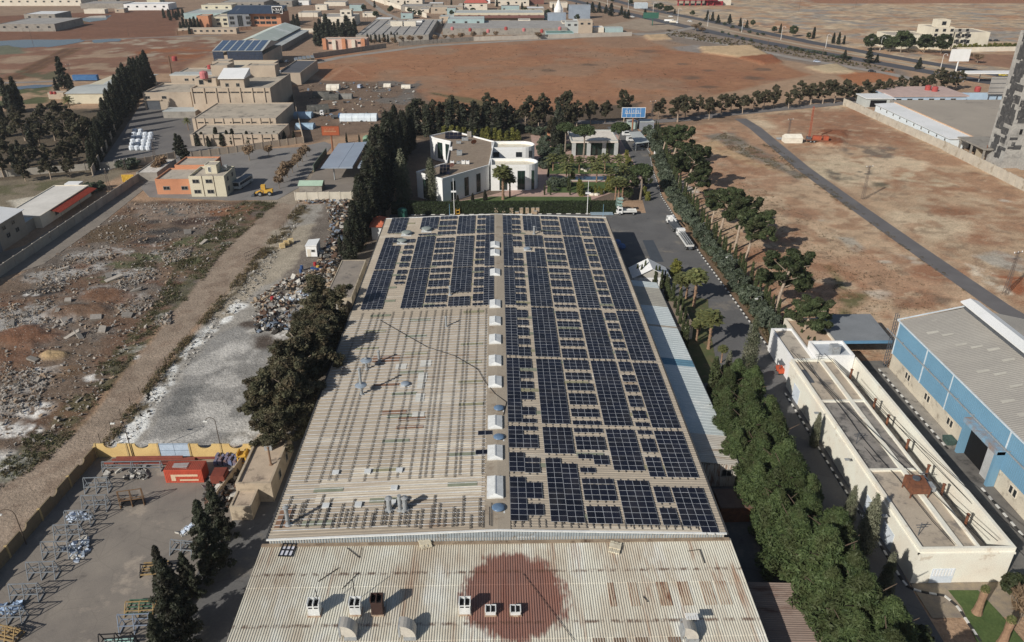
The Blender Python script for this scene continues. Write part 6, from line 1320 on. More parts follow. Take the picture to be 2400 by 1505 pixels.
m=MB();n=len(pr);m.add([(31.6,p[0],3.5+p[1])for p in pr]+[(39,p[0],3.15+p[1])for p in pr],[(i,n+i,n+i+1,i+1)for i in range(n-1)]);m.build('roof_sheet',mk('brown_rib_roof',(146,128,116),(122,104,94),.3,stain=(98,70,58),sscale=.35,sthr=.55,stretch=(.2,1.5,1)),t)
# --- small flat building left of the hall, works hut
t=thing('hut','long flat-roofed block hut between scrap yard and hall','hut',(-36.6,172,0));shell(t,-40,160.5,-33.8,183,3.9,mk('stained_render',(176,164,142),(150,138,120),.3,stain=(110,100,88),sscale=.4),mk('cracked_roof',(142,132,120),(122,114,106),.3,stain=(96,92,88),sscale=.5),.15,.25)
shell(t,-40.5,152.5,-34.8,160.4,3.2,MATS['stained_render'],mk('pale_cracked',(178,168,150),(160,150,134),.3),.15,.25,names=('low_wall','low_roof'));window(t,'r',-33.8,166,1.4,1,1.2)
X,Y=G(775,686,3.2);tank(776,692,3.2,'small blue drum on the low block hut roof',.45,mk('drum_blue',(50,80,130)),1.0)
t=thing('hut','flat-roofed sandy hut with rusty stack beside works yard','hut',(-38,98,0));shell(t,-40.8,94.5,-35.3,107.4,3.7,mk('hut_render',(178,162,138),(156,140,120),.4,stain=(124,110,94),sscale=.5),mk('hut_roof',(186,166,142),(160,142,122),.3,stain=(112,98,86),sscale=.35,sthr=.55),.4,.35)
shell(t,-40.6,90.4,-37.4,94.4,2.6,MATS['hut_render'],MATS['hut_roof'],.2,.3,names=('low_wall','low_roof'));window(t,'r',-35.3,99,1.2,.9,1.3,bars=0);window(t,'r',-35.3,103.5,1.2,.9,1.3,bars=0)
flue(0,0,3.2,'rusty stack on the sandy works hut',.16,'cone',mk('rust_brown_pipe',(128,100,78)),3.3,(-36.6,99.5),None)
m=MB();m.box(-38.6,103.2,3.3,-37.4,104.4,4.4);tag(m.build('metal_box',GALV),'blue-grey metal box on the sandy works hut roof','box')
panel_wall('yard_wall','low sandy wall from yellow wall to works hut',(-42.6,105.6),(-44.4,92),1.8,3,MATS['hut_render'])
# --- steel canopy, green shed
t=thing('canopy','blue-grey sheet canopy roof on steel posts','canopy',(-53,264,0));CN=mk('canopy_sheet',(140,152,168),(126,138,154),.1,rough=.5)
for x0,x1,za,zb in((-61.5,-55.2,4.9,5.3),(-55.1,-50.4,5.3,5.5),(-48.6,-42.8,5.4,4.9)):m=MB();m.prism([(x0,263.5),(x1,263.5),(x1,298),(x0,298)],4.8,0,[za,zb,zb,za]);m.build('roof_sheet',CN,t)
for x in(-57.5,-46):
 for y in(266,281,295):m=MB();m.tube((x,y,0),(x,y,4.8),.25);m.build('post',GALV,t)
tank(862,350,.0,'green upright tank beside the sheet canopy',1.7,mk('tank_green_pale',(116,146,120),(100,130,106),1),5.6)
X,Y=G(702,449);t=thing('shed','green-roofed tin shed by the dirt road','shed',(X+4,Y,0));m=MB();m.box(X,Y,-.1,X+7.6,Y+5,2.0);m.build('wall',BLOCK,t);gable(t,X,Y,X+7.6,Y+5,2.1,.9,mk('green_tin',(160,186,164),(146,170,150),.4),'x',.3)
X,Y=G(735,403);m=MB();m.box(X,Y,0,X+.25,Y+24,2.6);tag(m.build('fence_screen',mk('green_screen',(92,106,92))),'dark screen fence left of the sheet canopy','fence')
X,Y=G(719,603);t=thing('cabin','white portable cabin in the scrap yard','cabin',(X+2,Y,0));m=MB();m.box(X,Y,.15,X+2.9,Y+4.6,3.2);m.build('wall',WHITE,t);m=MB();m.prism([(X-.15,Y-.15),(X+3.05,Y-.15),(X+3.05,Y+4.75),(X-.15,Y+4.75)],3.2,0,[3.3,3.6,3.6,3.3]);m.build('roof',WROOF,t);window(t,'f',Y,X+1.9,1.6,.8,.5,bars=0);m=MB();m.box(X+.3,Y-.05,.2,X+1.2,Y-.005,2.3);m.build('door',PALE,t)
# --- right: long beige building
t=thing('long_building','long pale flat-roofed building right of the pines','building',(62,76,0));BH=6.2;LBW=mk('white_cream_render',(224,217,202),(210,201,184),.2,stain=(186,172,152),sscale=.35,sthr=.6)
m=MB();m.box(56,76,-.2,64.2,126.5,BH-.5);m.build('wall',LBW,t)
RF2=mk('screed_dirty',(178,164,144),(156,142,124),.15,stain=(112,106,100),sscale=.3,sthr=.54);RF3=mk('screed_dark',(142,136,128),(116,110,104),.25,stain=(82,80,78),sscale=.5,sthr=.5)
m=MB();m.box(56.4,76.4,BH-.52,64,92.8,BH-.46);m.build('near_roof',RF2,t);m=MB();m.box(56.4,93.2,BH-.52,64,112,BH-.46);m.build('dark_roof',RF3,t);m=MB();m.box(56.4,112.4,BH-.52,64,126.2,BH-.46);m.build('far_roof',RF2,t)
m=MB()
for b_ in((56,76,56.4,126.5),(56.4,76,64.2,76.4),(56.4,126.1,64.2,126.5),(61.3,76.4,62.0,126.1),(63.9,76.4,64.2,126.1)):m.box(b_[0],b_[1],BH-.51,b_[2],b_[3],BH+(.0 if b_[0]!=61.3 else-.1))
for y in(92.8,112.0):m.box(56.4,y,BH-.51,61.3,y+.4,BH-.12);m.box(62,y,BH-.51,63.9,y+.4,BH-.12)
m.build('parapet',LBW,t)
m=MB();m.box(55.75,75.7,BH-.95,56.0,126.6,BH-.7);m.box(55.75,75.75,BH-.95,68.9,76.0,BH-.7);m.build('cornice',LBW,t)
m=MB();m.box(64.2,76.3,-.2,68.4,126,2.4);m.build('alley_floor',RF3,t);m=MB();m.box(68.4,76,-.2,68.9,127,BH);m.box(64.2,76,-.2,68.4,76.35,BH);m.build('outer_wall',LBW,t)
m=MB();m.box(58.5,75.93,0,61.6,75.99,2.6);m.build('white_door',mk('pale_blue_door',(198,206,214),(184,194,204),.6),t)
for k in range(7):m=MB();m.box(58.7+k*.42,75.88,1.3,58.95+k*.42,75.93,2.5);m.build('door_louvre',WHITE,t)
for y,w in((82,3.2),(88.5,2.4),(120,3)):m=MB();m.box(55.93,y,0,55.99,y+w,3.0);m.build('side_door',MATS['pale_blue_door'],t)
m=MB();m.box(56.8,118.5,BH-.45,57.6,123,BH-.3);m.build('skylight',STEEL,t)
for i,y in enumerate((121.5,111.5,106.5,99.5,93.0,88.5,82.0)):
 flue(0,0,2.6,'rusty capped stack in alley behind long building, %s from far end'%ORD[i],.2,'cone',RUSTY,4.1 if 0 else 3.9,(65.6,y),'rusty stacks behind the long building')
for i,y in enumerate((110,97,84)):
 m=MB();m.tube((55.9,y,4.6),(55.0,y-.3,5.2),.05);m.box(54.4,y-.65,5.15,55.2,y-.15,5.3);tag(m.build('wall_lamp',GALV),'arm lamp on the long building wall, %s from far end'%ORD[i],'lamp','arm lamps on the long building')
X,Y=61.2,88.0;t=thing('cooling_unit','rusty cooling unit on stilts on long building roof','machine',(X,Y,BH-.5));m=MB()
m.prism([(X-1.5,Y-1.4),(X+1.3,Y-1.4),(X+1.3,Y+1.2),(X-1.5,Y+1.2)],BH+.3,0,[BH+1.5,BH+1.2,BH+1.7,BH+1.9]);m.build('casing',RUSTY,t)
for dx in(-1.4,1.2):
 for dy in(-1.3,1.1):m=MB();m.box(X+dx-.07,Y+dy-.07,BH-.46,X+dx+.07,Y+dy+.07,BH+.35);m.build('stilt',RUSTY,t)
m=MB();m.lathe([(.55,0),(.55,.25),(.4,.25)],(X-.2,Y+.3,BH+1.75),12);m.build('fan_ring',STEEL,t);m=MB();m.box(X+1.3,Y-.8,BH+.2,X+2.4,Y+.6,BH+1.0);m.build('side_box',GALV,t)
t=bldg('white_annex','white block annex at far end of long building','building',61.5,126.6,68.3,132.5,6.8,WHITE,mk('blue_grey_flat',(168,174,180)),.6);m=MB();m.box(64.3,127.8,6.3,65.9,129.4,7.9);m.build('air_cooler',GALV,t)
t=bldg('white_annex','sloping white stair building behind the annex','building',57,128,61.4,141,5.2,WHITE,ROOFC,.5);window(t,'f',128,58.4,2.2,1.4,1.6)
t=bldg('flat_annex','tan flat-roofed annex behind the white stair building','building',61.5,133,68.5,146,5.0,PALE,mk('tan_flat',(176,150,124),(160,134,110),.3),.5)
t=thing('carport','grey sheet carport between long building and blue hall','shed',(74,140,0));m=MB();m.prism([(68.8,136),(80.5,136),(80.5,147),(68.8,147)],4.4,0,[4.6,4.6,5.3,5.3]);m.build('roof',mk('carport_sheet',(122,126,130),(108,112,116),.2),t);m=MB();m.box(68.8,135.8,4.2,80.5,136,4.8);m.build('blue_fascia',mk('fascia_blue',(84,130,164)),t);m=MB();m.box(68.8,146.8,0,80.5,147,4.6);m.build('back_wall',BLOCK,t)
# --- blue hall
t=thing('warehouse','blue-clad hall with grey ribbed roof and white ridge vent','warehouse',(91.6,96,0));BX=79.2;EH=10.9
m=MB();m.box(BX+.1,60,-.2,104,133,3.6);m.build('plinth_wall',mk('block_plinth',(196,186,166),(176,166,148),.3,stain=(146,136,120),sscale=.5),t)
BLU=mk('blue_cladding',(104,146,172),(96,137,163),.12,rough=.5,fine=.05);DY0,DY1=96.2,105.0
for y0_,y1_ in((60,67),(67,77),(77,87),(87,DY0),(DY1,113),(113,122),(122,133)):
 m=MB();y=y0_
 m.box(BX,y0_+.02,3.5,BX+.2,y1_-.02,EH)
 while y<y1_-.3:m.box(BX-.06,y+.1,3.5,BX,y+.22,EH-.02);y+=.45
 m.build('cladding',BLU,t)
 m=MB();m.box(BX-.12,y1_-.1,3.4,BX,y1_+.1,EH);m.build('cover_strip',mk('pale_strip',(196,206,212)),t)
m=MB();m.box(BX,DY0-.02,6.4,BX+.2,DY1+.02,EH);y=DY0
while y<DY1-.2:m.box(BX-.06,y+.1,6.4,BX,y+.22,EH-.02);y+=.45
m.build('cladding',BLU,t)
m=MB();m.box(BX+.15,60,3.6,104,132.9,EH-.1);m.build('inner_wall',LROOF,t)
m=MB();m.box(BX+.02,DY0+.1,0,BX+.12,DY1-.1,6.2);m.build('door_opening',mk('void_dark',(18,18,20)),t)
m=MB()
for y in(DY0,DY1):m.box(BX-1.3,y-.3,0,BX+.0,y+.3,6.8)
m.build('portal_side',BLU,t);m=MB();m.box(BX-1.5,DY0-.3,6.2,BX-.01,DY1+.3,7.0);m.build('portal_head',mk('portal_sheet',(110,160,190),(140,110,90),.5,stain=(132,88,62),sscale=.4,sthr=.6),t)
m=MB();m.box(BX-.5,DY0+.4,0,BX-.4,DY0+3.0,6.1);m.build('door_leaf',mk('grey_leaf',(170,172,172)),t)
GRR=mk('grey_rib_roof',(150,146,138),(134,130,124),.1,stain=(168,164,154),sscale=.12,sthr=.62,stretch=(.5,1.2,1));pr=[];y=60.0
while y<133:pr+=[(y,0),(y+.07,.06),(y+.16,.06),(y+.23,0)];y+=.5
n=len(pr);RXB=91.6;m=MB();m.add([(BX-.5,p[0],EH+.02+p[1])for p in pr]+[(RXB,p[0],EH+2.9+p[1])for p in pr],[(i,n+i,n+i+1,i+1)for i in range(n-1)]);m.build('roof_slope',GRR,t);m=MB();m.add([(RXB,p[0],EH+2.9+p[1])for p in pr]+[(104.2,p[0],EH+.02+p[1])for p in pr],[(i,n+i,n+i+1,i+1)for i in range(n-1)]);m.build('roof_slope',GRR,t)
m=MB();m.add([(BX,133,EH-.1),(104,133,EH-.1),(RXB,133,EH+2.9)],[(0,2,1),(0,1,2)]);m.build('gable_end',BLU,t)
m=MB();m.beam((BX-.5,60,EH+.05),(BX-.5,133.2,EH+.05),.2,.2);m.build('eave_trim',mk('pale_strip',(196,206,212)),t);m=MB();m.beam((BX-.5,133.2,EH+.1),(RXB,133.2,EH+3.0),.25,.2);m.build('verge_trim',MATS['pale_strip'],t)
m=MB();m.box(RXB-.9,62,EH+2.5,RXB+.9,132.4,EH+4.0);m.build('vent_body',STEEL,t);m=MB();m.prism([(RXB-1.7,61.5),(RXB,61.5),(RXB,132.8),(RXB-1.7,132.8)],EH+4.0,0,[EH+4.25,EH+4.8,EH+4.8,EH+4.25]);m.prism([(RXB+.01,61.5),(RXB+1.7,61.5),(RXB+1.7,132.8),(RXB+.01,132.8)],EH+4.0,0,[EH+4.8,EH+4.25,EH+4.25,EH+4.8]);m.build('ridge_vent',WROOF,t)
for k in range(26):
 y=66+(k*7.3)%64;x=BX+1.5+(k*2.9)%7;m=MB();zz=EH+2.9*(x-BX+.5)/12.9+.09;m.add([(x,y,zz),(x+2,y,zz+.45),(x+2,y+.6,zz+.45),(x,y+.8,zz)],[(0,1,2,3)]);m.build('clear_sheet',mk('clear_sheet',(176,172,160),(160,156,146),.5),t)
for y in(86.5,92,110.5,118.5,126):window(t,'l',BX+.1,y-.5,1.6,.75,1.3,frame=PALE,bars=0);window(t,'l',BX+.1,y+.5,1.6,.75,1.3,frame=PALE,bars=0)
m=MB();m.beam((BX-.6,68,7.6),(BX-.6,136,7.6),.18);m.build('wall_rail',GALV,t)
for y in range(70,132,5):m=MB();m.beam((BX-.6,y,7.6),(BX-.05,y,7.6),.1);m.build('rail_bracket',GALV,t)
m=MB()
for sx,sy in((-.35,0),(.05,0),(-.35,.7),(.05,.7)):m.beam((BX-.3+sx,133.4+sy,0),(BX-.3+sx,133.4+sy,12),.1)
for k in range(16):z=k*.75;m.beam((BX-.65,133.4,z),(BX-.25,134.1,z+.7),.07);m.beam((BX-.65,134.1,z),(BX-.25,133.4,z+.7),.07)
tag(m.build('lattice_mast',STEEL),'dark lattice mast at the far corner of blue hall','mast')
sheet('pavement',[(68.9,60),(79.2,60),(79.2,136),(68.9,136)],.02,mk('oily_yard',(112,108,102),(90,86,82),.3,stain=(70,68,66),sscale=.3,sthr=.55),world=True)
sheet('pavement',[(77.0,106),(79.2,106),(79.2,133),(77.0,133)],.12,mk('side_walk',(148,142,132),(126,120,112),.3,stain=(84,82,78),sscale=.4),world=True,thick=.12)
# --- right compound: white-roofed shed, flat hall, concrete frame, tower
t=thing('shed','long white-roofed shed inside precast wall','shed',(184,306,0));m=MB();m.box(182.2,304.5,-.2,190.5,372,3.8);m.build('wall',mk('pale_blue_wall',(206,214,220),(194,202,208),.3),t);m=MB();m.prism([(181.7,304),(191,304),(191,372.5),(181.7,372.5)],3.78,0,[4.0,4.5,4.5,4.0]);m.build('roof',WROOF,t);m=MB();m.box(191,304,4.2,191.4,372.5,4.9);m.build('orange_trim',mk('rust_trim',(196,160,128)),t)
for k in range(10):window(t,'l',182.2,308+k*6.5,2.4,.7,.8,bars=0)
t=thing('flat_hall','huge low flat-roofed concrete hall behind white shed','building',(225,330,0));shell(t,191.5,290,285,378,4.6,BLOCK,mk('taupe_roof',(158,148,134),(146,136,124),.06,stain=(126,118,108),sscale=.1,sthr=.58),.25,.4)
shell(t,232,306,275,352,8.0,mk('taupe_wall',(190,178,156),(174,162,142),.2),MATS['taupe_roof'],.4,.4,z0=4,names=('upper_wall','upper_roof'))
for y in(312,320,330,338,346):window(t,'l',232,y,5.2,5.5,1.6,bars=5)
t=thing('building_shell','unfinished concrete frame building beside the tower','building',(190,290,0));m=MB();m.box(183.5,283,4.8,203,302,5.4);m.build('slab',BLOCK,t)
for i,x in enumerate((184,189,194,199)):
 for y in(283.6,292,300):m=MB();m.box(x-.3,y-.3,0,x+.3,y+.3,4.8);m.build('column',BLOCK,t)
m=MB();m.box(185,290,0,203,290.3,4.8);m.build('infill_wall',mk('cinder',(170,158,136)),t)
for x in(185,189,193,198):m=MB();m.box(x-.1,284,5.4,x+.1,284.2,6.6);m.build('rebar',RUSTY,t)
t=thing('tower','unfinished raw concrete tower with black-stained walls','tower',(194,280,0))
TW=mk('tower_concrete',(158,156,150),(138,136,132),.2,fine=.2,fscale=1.5,stain=(112,110,106),sscale=.4,sthr=.56)
m=MB();m.box(187,276,-.2,193.2,287,47);m.build('left_shaft',TW,t);m=MB();m.box(193.2,273.6,-.2,199,287,49);m.build('mid_shaft',TW,t);m=MB();m.box(199,277,-.2,212,290,47);m.build('right_shaft',TW,t);m=MB();m.box(197.5,264,-.2,204,273.5,17);m.build('front_shaft',TW,t)
for k in range(9):window(t,'l',193.2,274.8,9+k*4.2,1.1,2.4,frame=TW,glass=mk('void_dark',(18,18,20)),bars=0);window(t,'f',276,190.5,8+k*4.2,1.1,2.2,frame=TW,glass=mk('void_dark',(18,18,20)),bars=0)if k%2 else None
for k in range(11):m=MB();m.box(186.9,275.9,3.8+k*4.2,199.1,287,4.1+k*4.2)if 0 else m.box(186.92,275.92,3.8+k*4.2,193.2,276,4.0+k*4.2);m.build('floor_joint',mk('joint_grey',(140,138,134)),t)
TAR=mk('tar_black',(52,52,54),(78,78,78),.8,stain=(120,118,114),sscale=.7,sthr=.56)
for k in range(130):
 f=rng.choice('ffll');z=rng.uniform(.5,44);w=rng.uniform(1.2,4.5);h=rng.uniform(1,4);d=.03+.0006*k;m=MB()
 if f=='f':y,x=rng.choice(((276,rng.uniform(187,193-w)),(273.6,rng.uniform(193.3,198.9-w)),(273.6,rng.uniform(193.3,198.9-w))))if w<4.4 else(276,187.3);m.box(x,y-d,z,x+w,y-.002,z+h)
 else:y=rng.uniform(276,286-w);m.box(187-d,y,z,187-.002,y+w,z+h)
 m.build('tar_patch',TAR,t)
t=thing('shops','row of white-blue shop sheds at the compound edge','building',(195,385,0));m=MB();m.box(183,384,-.2,196,395,4);m.build('open_shed',LROOF,t);m=MB();m.box(182.5,383.6,4,197,396,4.4);m.build('shed_roof',WROOF,t)
m=MB();m.box(185,383.9,.1,193,383.99,3.4);m.build('dark_opening',mk('void_dark',(18,18,20)),t)
m=MB();m.box(197.2,388,-.2,235,412,4.2);m.build('shop_row',mk('shop_blue',(170,188,204),(150,170,190),.3),t);m=MB();m.box(197,387.5,4.2,236,413,4.7);m.build('shop_roof',mk('shop_roof',(186,160,150),(170,146,138),.3),t)
for k in range(6):window(t,'f',388,201+k*5.5,1,2.4,2.2)
m=MB();m.box(236,396,0,290,396.4,4.5);m.build('blue_fence',mk('fence_pale_blue',(160,184,204),(144,168,190),.3),t)
for i,(px,py)in enumerate(((2190,215),(2174,212),(2290,215))):tank(px,py,4.5,'red tank by the compound shops, %s from left'%ORD[[1,0,2][i]],1.5)
X,Y=G(2262,195);t=thing('fuel_canopy','thin white canopy on posts by the highway','canopy',(X+15,Y,0));m=MB();m.box(X,Y,5,X+30,Y+8,5.6);m.build('roof',WHITE,t)
for dx in(1,10,20,29):m=MB();m.tube((X+dx,Y+4,0),(X+dx,Y+4,5),.25);m.build('post',GALV,t)
X,Y=G(2310,240);t=thing('billboard','grey lattice billboard seen from behind near compound','billboard',(X,Y,0));m=MB();m.box(X,Y,4,X+15,Y+.4,12.5);m.build('panel',ROOFG,t)
for k in range(4):m=MB();m.tube((X+1+k*4.4,Y+.6,0),(X+1+k*4.4,Y+.6,12.5),.18);m.build('post',STEEL,t)
for k in range(4):m=MB();m.beam((X,Y-.1,5+k*2.2),(X+15,Y-.1,5+k*2.2),.15);m.build('rail',STEEL,t)
X0,Y0=G(2118,116);X1=G(2240,116)[0];t=thing('school','cream three-storey building behind round trees','building',((X0+X1)/2,Y0,0));CRM=mk('cream_far',(204,196,176),(190,180,160),.2)
shell(t,X0+18,Y0,X1-4,Y0+22,15,CRM,ROOFC,.6,.4);shell(t,X0-10,Y0+4,X0+18,Y0+26,9.5,CRM,ROOFC,.5,.4,names=('left_wall','left_roof'));shell(t,X1-4,Y0+2,X1+24,Y0+26,11.5,CRM,ROOFC,.5,.4,names=('right_wall','right_roof'));shell(t,X0+24,Y0+6,X0+33,Y0+14,19.5,CRM,ROOFC,.5,.4,z0=14,names=('tower_wall','tower_roof'))
for z in(5,9,12.2):
 for k in range(5):window(t,'f',Y0,X0+21+k*5.6,z,2.2,1.8,bars=0)
for z in(4,8):
 for k in range(3):window(t,'f',Y0+2,X1+0+k*4.5,z,2.2,2.2,bars=0)
window(t,'f',Y0+6,X0+28.5,16,3,2.4,bars=0)
X,Y=G(1585,14);t=thing('gas_station','red gas station canopy beyond the highway','gas station',(X,Y,0));m=MB();m.box(X,Y,6,X+46,Y+22,7.4);m.build('canopy',mk('canopy_red_grey',(150,140,150),(138,128,138),.2),t);m=MB();m.box(X-.3,Y-.3,5.6,X+46.3,Y-.01,7.0);m.build('red_fascia',mk('station_red',(158,44,54),(142,38,48),.5),t)
for k in range(7):m=MB();m.box(X+2+k*6.6,Y+3,0,X+3.4+k*6.6,Y+4.4,6);m.build('red_column',MATS['station_red'],t)
X,Y=G(1660,14);bldg('shop','red service shop right of the gas station','shop',X,Y+6,X+18,Y+18,4.5,MATS['station_red'],ROOFG,.3);X,Y=G(1680,12);bldg('white_dome_house','white low building by the gas station','building',X,Y,X+16,Y+10,5,PALE,PALE,.3)
X,Y=G(1488,20);bldg('kiosk','small grey-blue kiosk beyond the highway','kiosk',X,Y,X+14,Y+8,5.5,mk('kiosk_grey',(176,188,196)),WROOF,.3)
TEAL=mk('teal_sheet',(150,172,172),(136,158,160),.2);MAR=mk('maroon_roof',(128,84,74),(112,72,64),.2)
for(a,b2,py,h,d,wm,rm,nm,lab)in((0,130,74,6,50,BLOCK,ROOFG,'low_hall','long grey low hall at far left edge'),(60,132,52,7,30,BLOCK,WROOF,'shed','white-roofed shed on the far left hall'),(0,190,14,7,40,PALE,LROOF,'low_hall','far pale hall on the left horizon'),(198,246,32,4,8,PALE,PALE,'wall_stub','pale wall stub in the far left field'),(292,395,24,6,24,WHITE,WROOF,'shed','low white shed behind the left field'),(190,290,20,5,30,BLOCK,ROOFG,'low_hall','far grey yard buildings left of white shed'),(345,375,8,8,15,CREAM,ROOFC,'house','cream house on the left horizon'),(432,520,44,5,45,TEAL,LROOF,'shed','pale teal shed left behind the office'),(475,545,34,9,20,CREAM,ROOFC,'house','cream block behind the office annex'),(520,620,24,8,40,BLOCK,ROOFG,'low_hall','grey hall behind the office block'),(600,685,16,6,30,BLOCK,ROOFG,'low_hall','grey far hall right behind the office'),(755,832,62,8,30,PALE,ROOFG,'house','flat grey house behind the cypress clump'),(800,826,60,13,10,PALE,ROOFC,'stair_tower','stair block with blue tank frame on the grey house'),(835,1005,98,5,108,BLOCK,ROOFG,'flat_hall','wide grey flat-roofed hall beyond the field'),(758,860,116,7,12,mk('pink_wall',(196,164,148),(178,146,132),.4),ROOFC,'house','pinkish villa behind the estate wall'),(1050,1135,68,8,22,TEAL,LROOF,'shed','teal sheet shed in the middle belt'),(1065,1275,52,8,30,CREAM,LROOF,'low_hall','long hall with maroon awning in middle belt'),(1038,1330,82,5,60,BLOCK,ROOFG,'flat_hall','grey flat hall along the far service road'),(1280,1345,88,3.5,14,TEAL,mk('green_flat',(92,128,116)),'shed','green-roofed shed by the far road'),(1326,1356,78,9,12,LROOF,ROOFG,'block','pale panel block beside the unfinished frame'),(1284,1326,62,11,8,mk('blue_grey_panel',(138,150,164),(124,136,150),.3),ROOFG,'sign_hall','blue-grey sheet block on the far hall'),(1334,1383,44,12,10,MATS['blue_grey_panel'],ROOFG,'sign_hall','dark blue-grey sheet block near the highway'),(1355,1388,78,10,12,SAND,ROOFC,'concrete_shell','half-built house frame by the far road'),(1390,1415,76,4,12,PALE,WROOF,'shed','white low shed right of the half-built house'),(1418,1460,76,3.5,10,TEAL,LROOF,'shed','teal low shed at the end of the belt'),(1090,1142,26,8,20,PALE,PALE,'house','white house with red hip roof in far belt'),(1010,1085,32,6,24,SAND,ROOFC,'low_hall','sandy far hall left of the red roof'),(900,990,12,6,30,PALE,ROOFG,'low_hall','far grey hall at top centre'),(1160,1240,14,6,26,PALE,ROOFG,'low_hall','far pale hall at top centre'),(1205,1275,10,5,14,MAR,MAR,'shed','maroon-roofed far shed near highway'),(940,1010,26,5,24,BLOCK,ROOFG,'low_hall','far grey sheds beside the lane'),(760,810,14,4,20,PALE,ROOFG,'low_hall','far pale shed at top'),(1290,1330,18,5,14,PALE,ROOFC,'house','far cream house near the highway'),(700,745,40,4,20,PALE,ROOFG,'shed','pale low shed right of the office'),(985,1035,62,4,20,BLOCK,LROOF,'shed','low grey shed among far yards')):
 x0,y0=G(a,py);x1=G(b2,py)[0];t=bldg(nm,lab,'building',x0,y0,x1,y0+d,h,wm,rm,.3,.5);k=max(2,int((x1-x0)/9))
 if h>5 and nm not in('sign_hall',):
  for i in range(k):window(t,'f',y0,x0+(x1-x0)*(i+.5)/k,h-3.2,2.2,1.4,bars=0)
 if 'red hip' in lab:m=MB();m.add([(x0-1,y0-1,h),(x1+1,y0-1,h),(x1+1,y0+d+1,h),(x0-1,y0+d+1,h),((x0+x1)/2-6,y0+d/2,h+5),((x0+x1)/2+6,y0+d/2,h+5)],[(0,1,5,4),(1,2,5),(2,3,4,5),(3,0,4)]);m.build('hip_roof',mk('far_red_tile',(186,92,78),(170,82,70),.3),t)
 if 'maroon awning' in lab:m=MB();m.prism([(x0,y0-10),(x1,y0-10),(x1,y0-.1),(x0,y0-.1)],4.5,0,[4.7,4.7,6,6]);m.build('awning',MAR,t)
 if 'wide grey' in lab:
  for i in range(7):m=MB();m.box(x0+(x1-x0)*(i+.5)/7-.2,y0+1,h-.26,x0+(x1-x0)*(i+.5)/7+.2,y0+d-1,h+.05);m.build('roof_seam',STEEL,t)
  for i in(.35,.55):m=MB();m.box(x0+(x1-x0)*i,y0+60,h-.3,x0+(x1-x0)*i+10,y0+66,h+3.4);m.build('roof_hut',PALE,t)
 if 'pinkish' in lab:
  for i in range(5):m=MB();m.box(x0+i*7,y0-1.4,0,x0+i*7+2.6,y0-.01,7.6-(i%2));m.build('bay',PALE if i%2 else ORNG,t)
for i,(a,b2)in enumerate(((850,40),(880,58),(905,72),(940,44),(955,66),(985,30),(1005,18),(1030,50),(1048,34),(1075,22),(1108,42),(1145,36),(1150,66),(1175,26),(1195,44),(1215,62),(1235,30),(1250,72),(1262,46),(1300,34),(1318,70),(1345,58),(1290,76),(560,12),(700,12),(740,24),(240,8),(270,30),(820,26),(1130,8))):
 x0,y0=G(a,b2);bldg('far_shed','small far shed in the hazy building belt, %s in it'%ORD[i],'building',x0,y0,x0+rng.uniform(8,22),y0+rng.uniform(8,20),rng.uniform(3,6.5),(PALE,BLOCK,SAND,TEAL,WHITE)[i%5],(ROOFG,LROOF,ROOFC,WROOF,MAR)[(i*3)%5],.2,.4,wins=[('f',x0+3,1.4,1.6,1.2)],group='small far sheds')
row('round',along((860,30),(1340,44),22,14),5.5,'far bushy tree','scattered through building belt','left','trees in the far belt',1.2);row('cypress_far',along((880,14),(1330,22),14,8),7,'far pointed tree','scattered through building belt','left','pointed trees in the far belt',1.3)
for k in range(7):X,Y=G(1060+k*42,70+(k%3)*3,5);m=MB();m.lathe([(1.3,0),(1.4,2),(.6,2.6)],(0,0,0),10);tag(m.build('water_tank',REDT if k%2 else mk('pink_tank',(190,110,110)),None,local=True,loc=(X,Y,4.8)),'far tank on the grey flat hall, %s from left'%ORD[k],'water tank','far roof tanks')
X,Y=G(1308,52);m=MB();m.lathe([(4,0),(4,6),(2.4,10),(.8,14)],(0,0,0),14);tag(m.build('silo',WHITE,None,local=True,loc=(X,Y,5)),'white silo dome on the far hall','silo')
# --- kerbs
KW,KB=mk('kerb_white',(206,204,198),(186,184,178),1.5),mk('kerb_black',(44,44,44),(56,54,52),1.5)
def kerb(label,P,step=1.0):
 ds=sum(math.hypot(b[0]-a[0],b[1]-a[1])for a,b in zip(P,P[1:]));n=int(ds/step);pts=onpath(P,n+1)
 t=thing('kerb',label,None,(*P[0],0));t['kind']='structure';mw=None
 m=MB();m.box(-step/2+.02,-.15,-.05,step/2-.02,.15,.17);ob=m.build('kerb_stone',KW,t,local=True);me=[ob.data,ob.data.copy()];me[1].materials[0]=KB
 for i in range(n):
  a,b=pts[i],pts[i+1]
  if i:ob=bpy.data.objects.new('kerb_stone',me[i%2]);COL.objects.link(ob);ob.parent=t
  ob.location=((a[0]+b[0])/2-P[0][0],(a[1]+b[1])/2-P[0][1],rng.uniform(-.02,.02));ob.rotation_euler=(0,0,math.atan2(b[1]-a[1],b[0]-a[0]))
kerb('black and white striped kerb of the drive',[(62.2,335),(60.5,300),(57.2,275),(56.2,262),(54.5,245),(54.8,219.6),(55.6,192),(56.4,172),(57.0,155),(57.6,140),(58,129)],.98)
kerb('striped kerb along the long pale building',[(55.0,124),(54.9,100)]+[G(*p)for p in((2063,1278),(2112,1358),(2128,1378),(2160,1388),(2215,1398),(2245,1424),(2270,1462),(2298,1505))],.95)
kerb('striped kerb along the hall hedge',[(-30,228.2),(38,228.2)],1.5);kerb('striped kerb before the blue hall',[(77.0,132.5),(77.0,105.8)],.95);kerb('striped kerb before the blue hall, nearer stretch',[(77,95.5),(77,70)],.95)
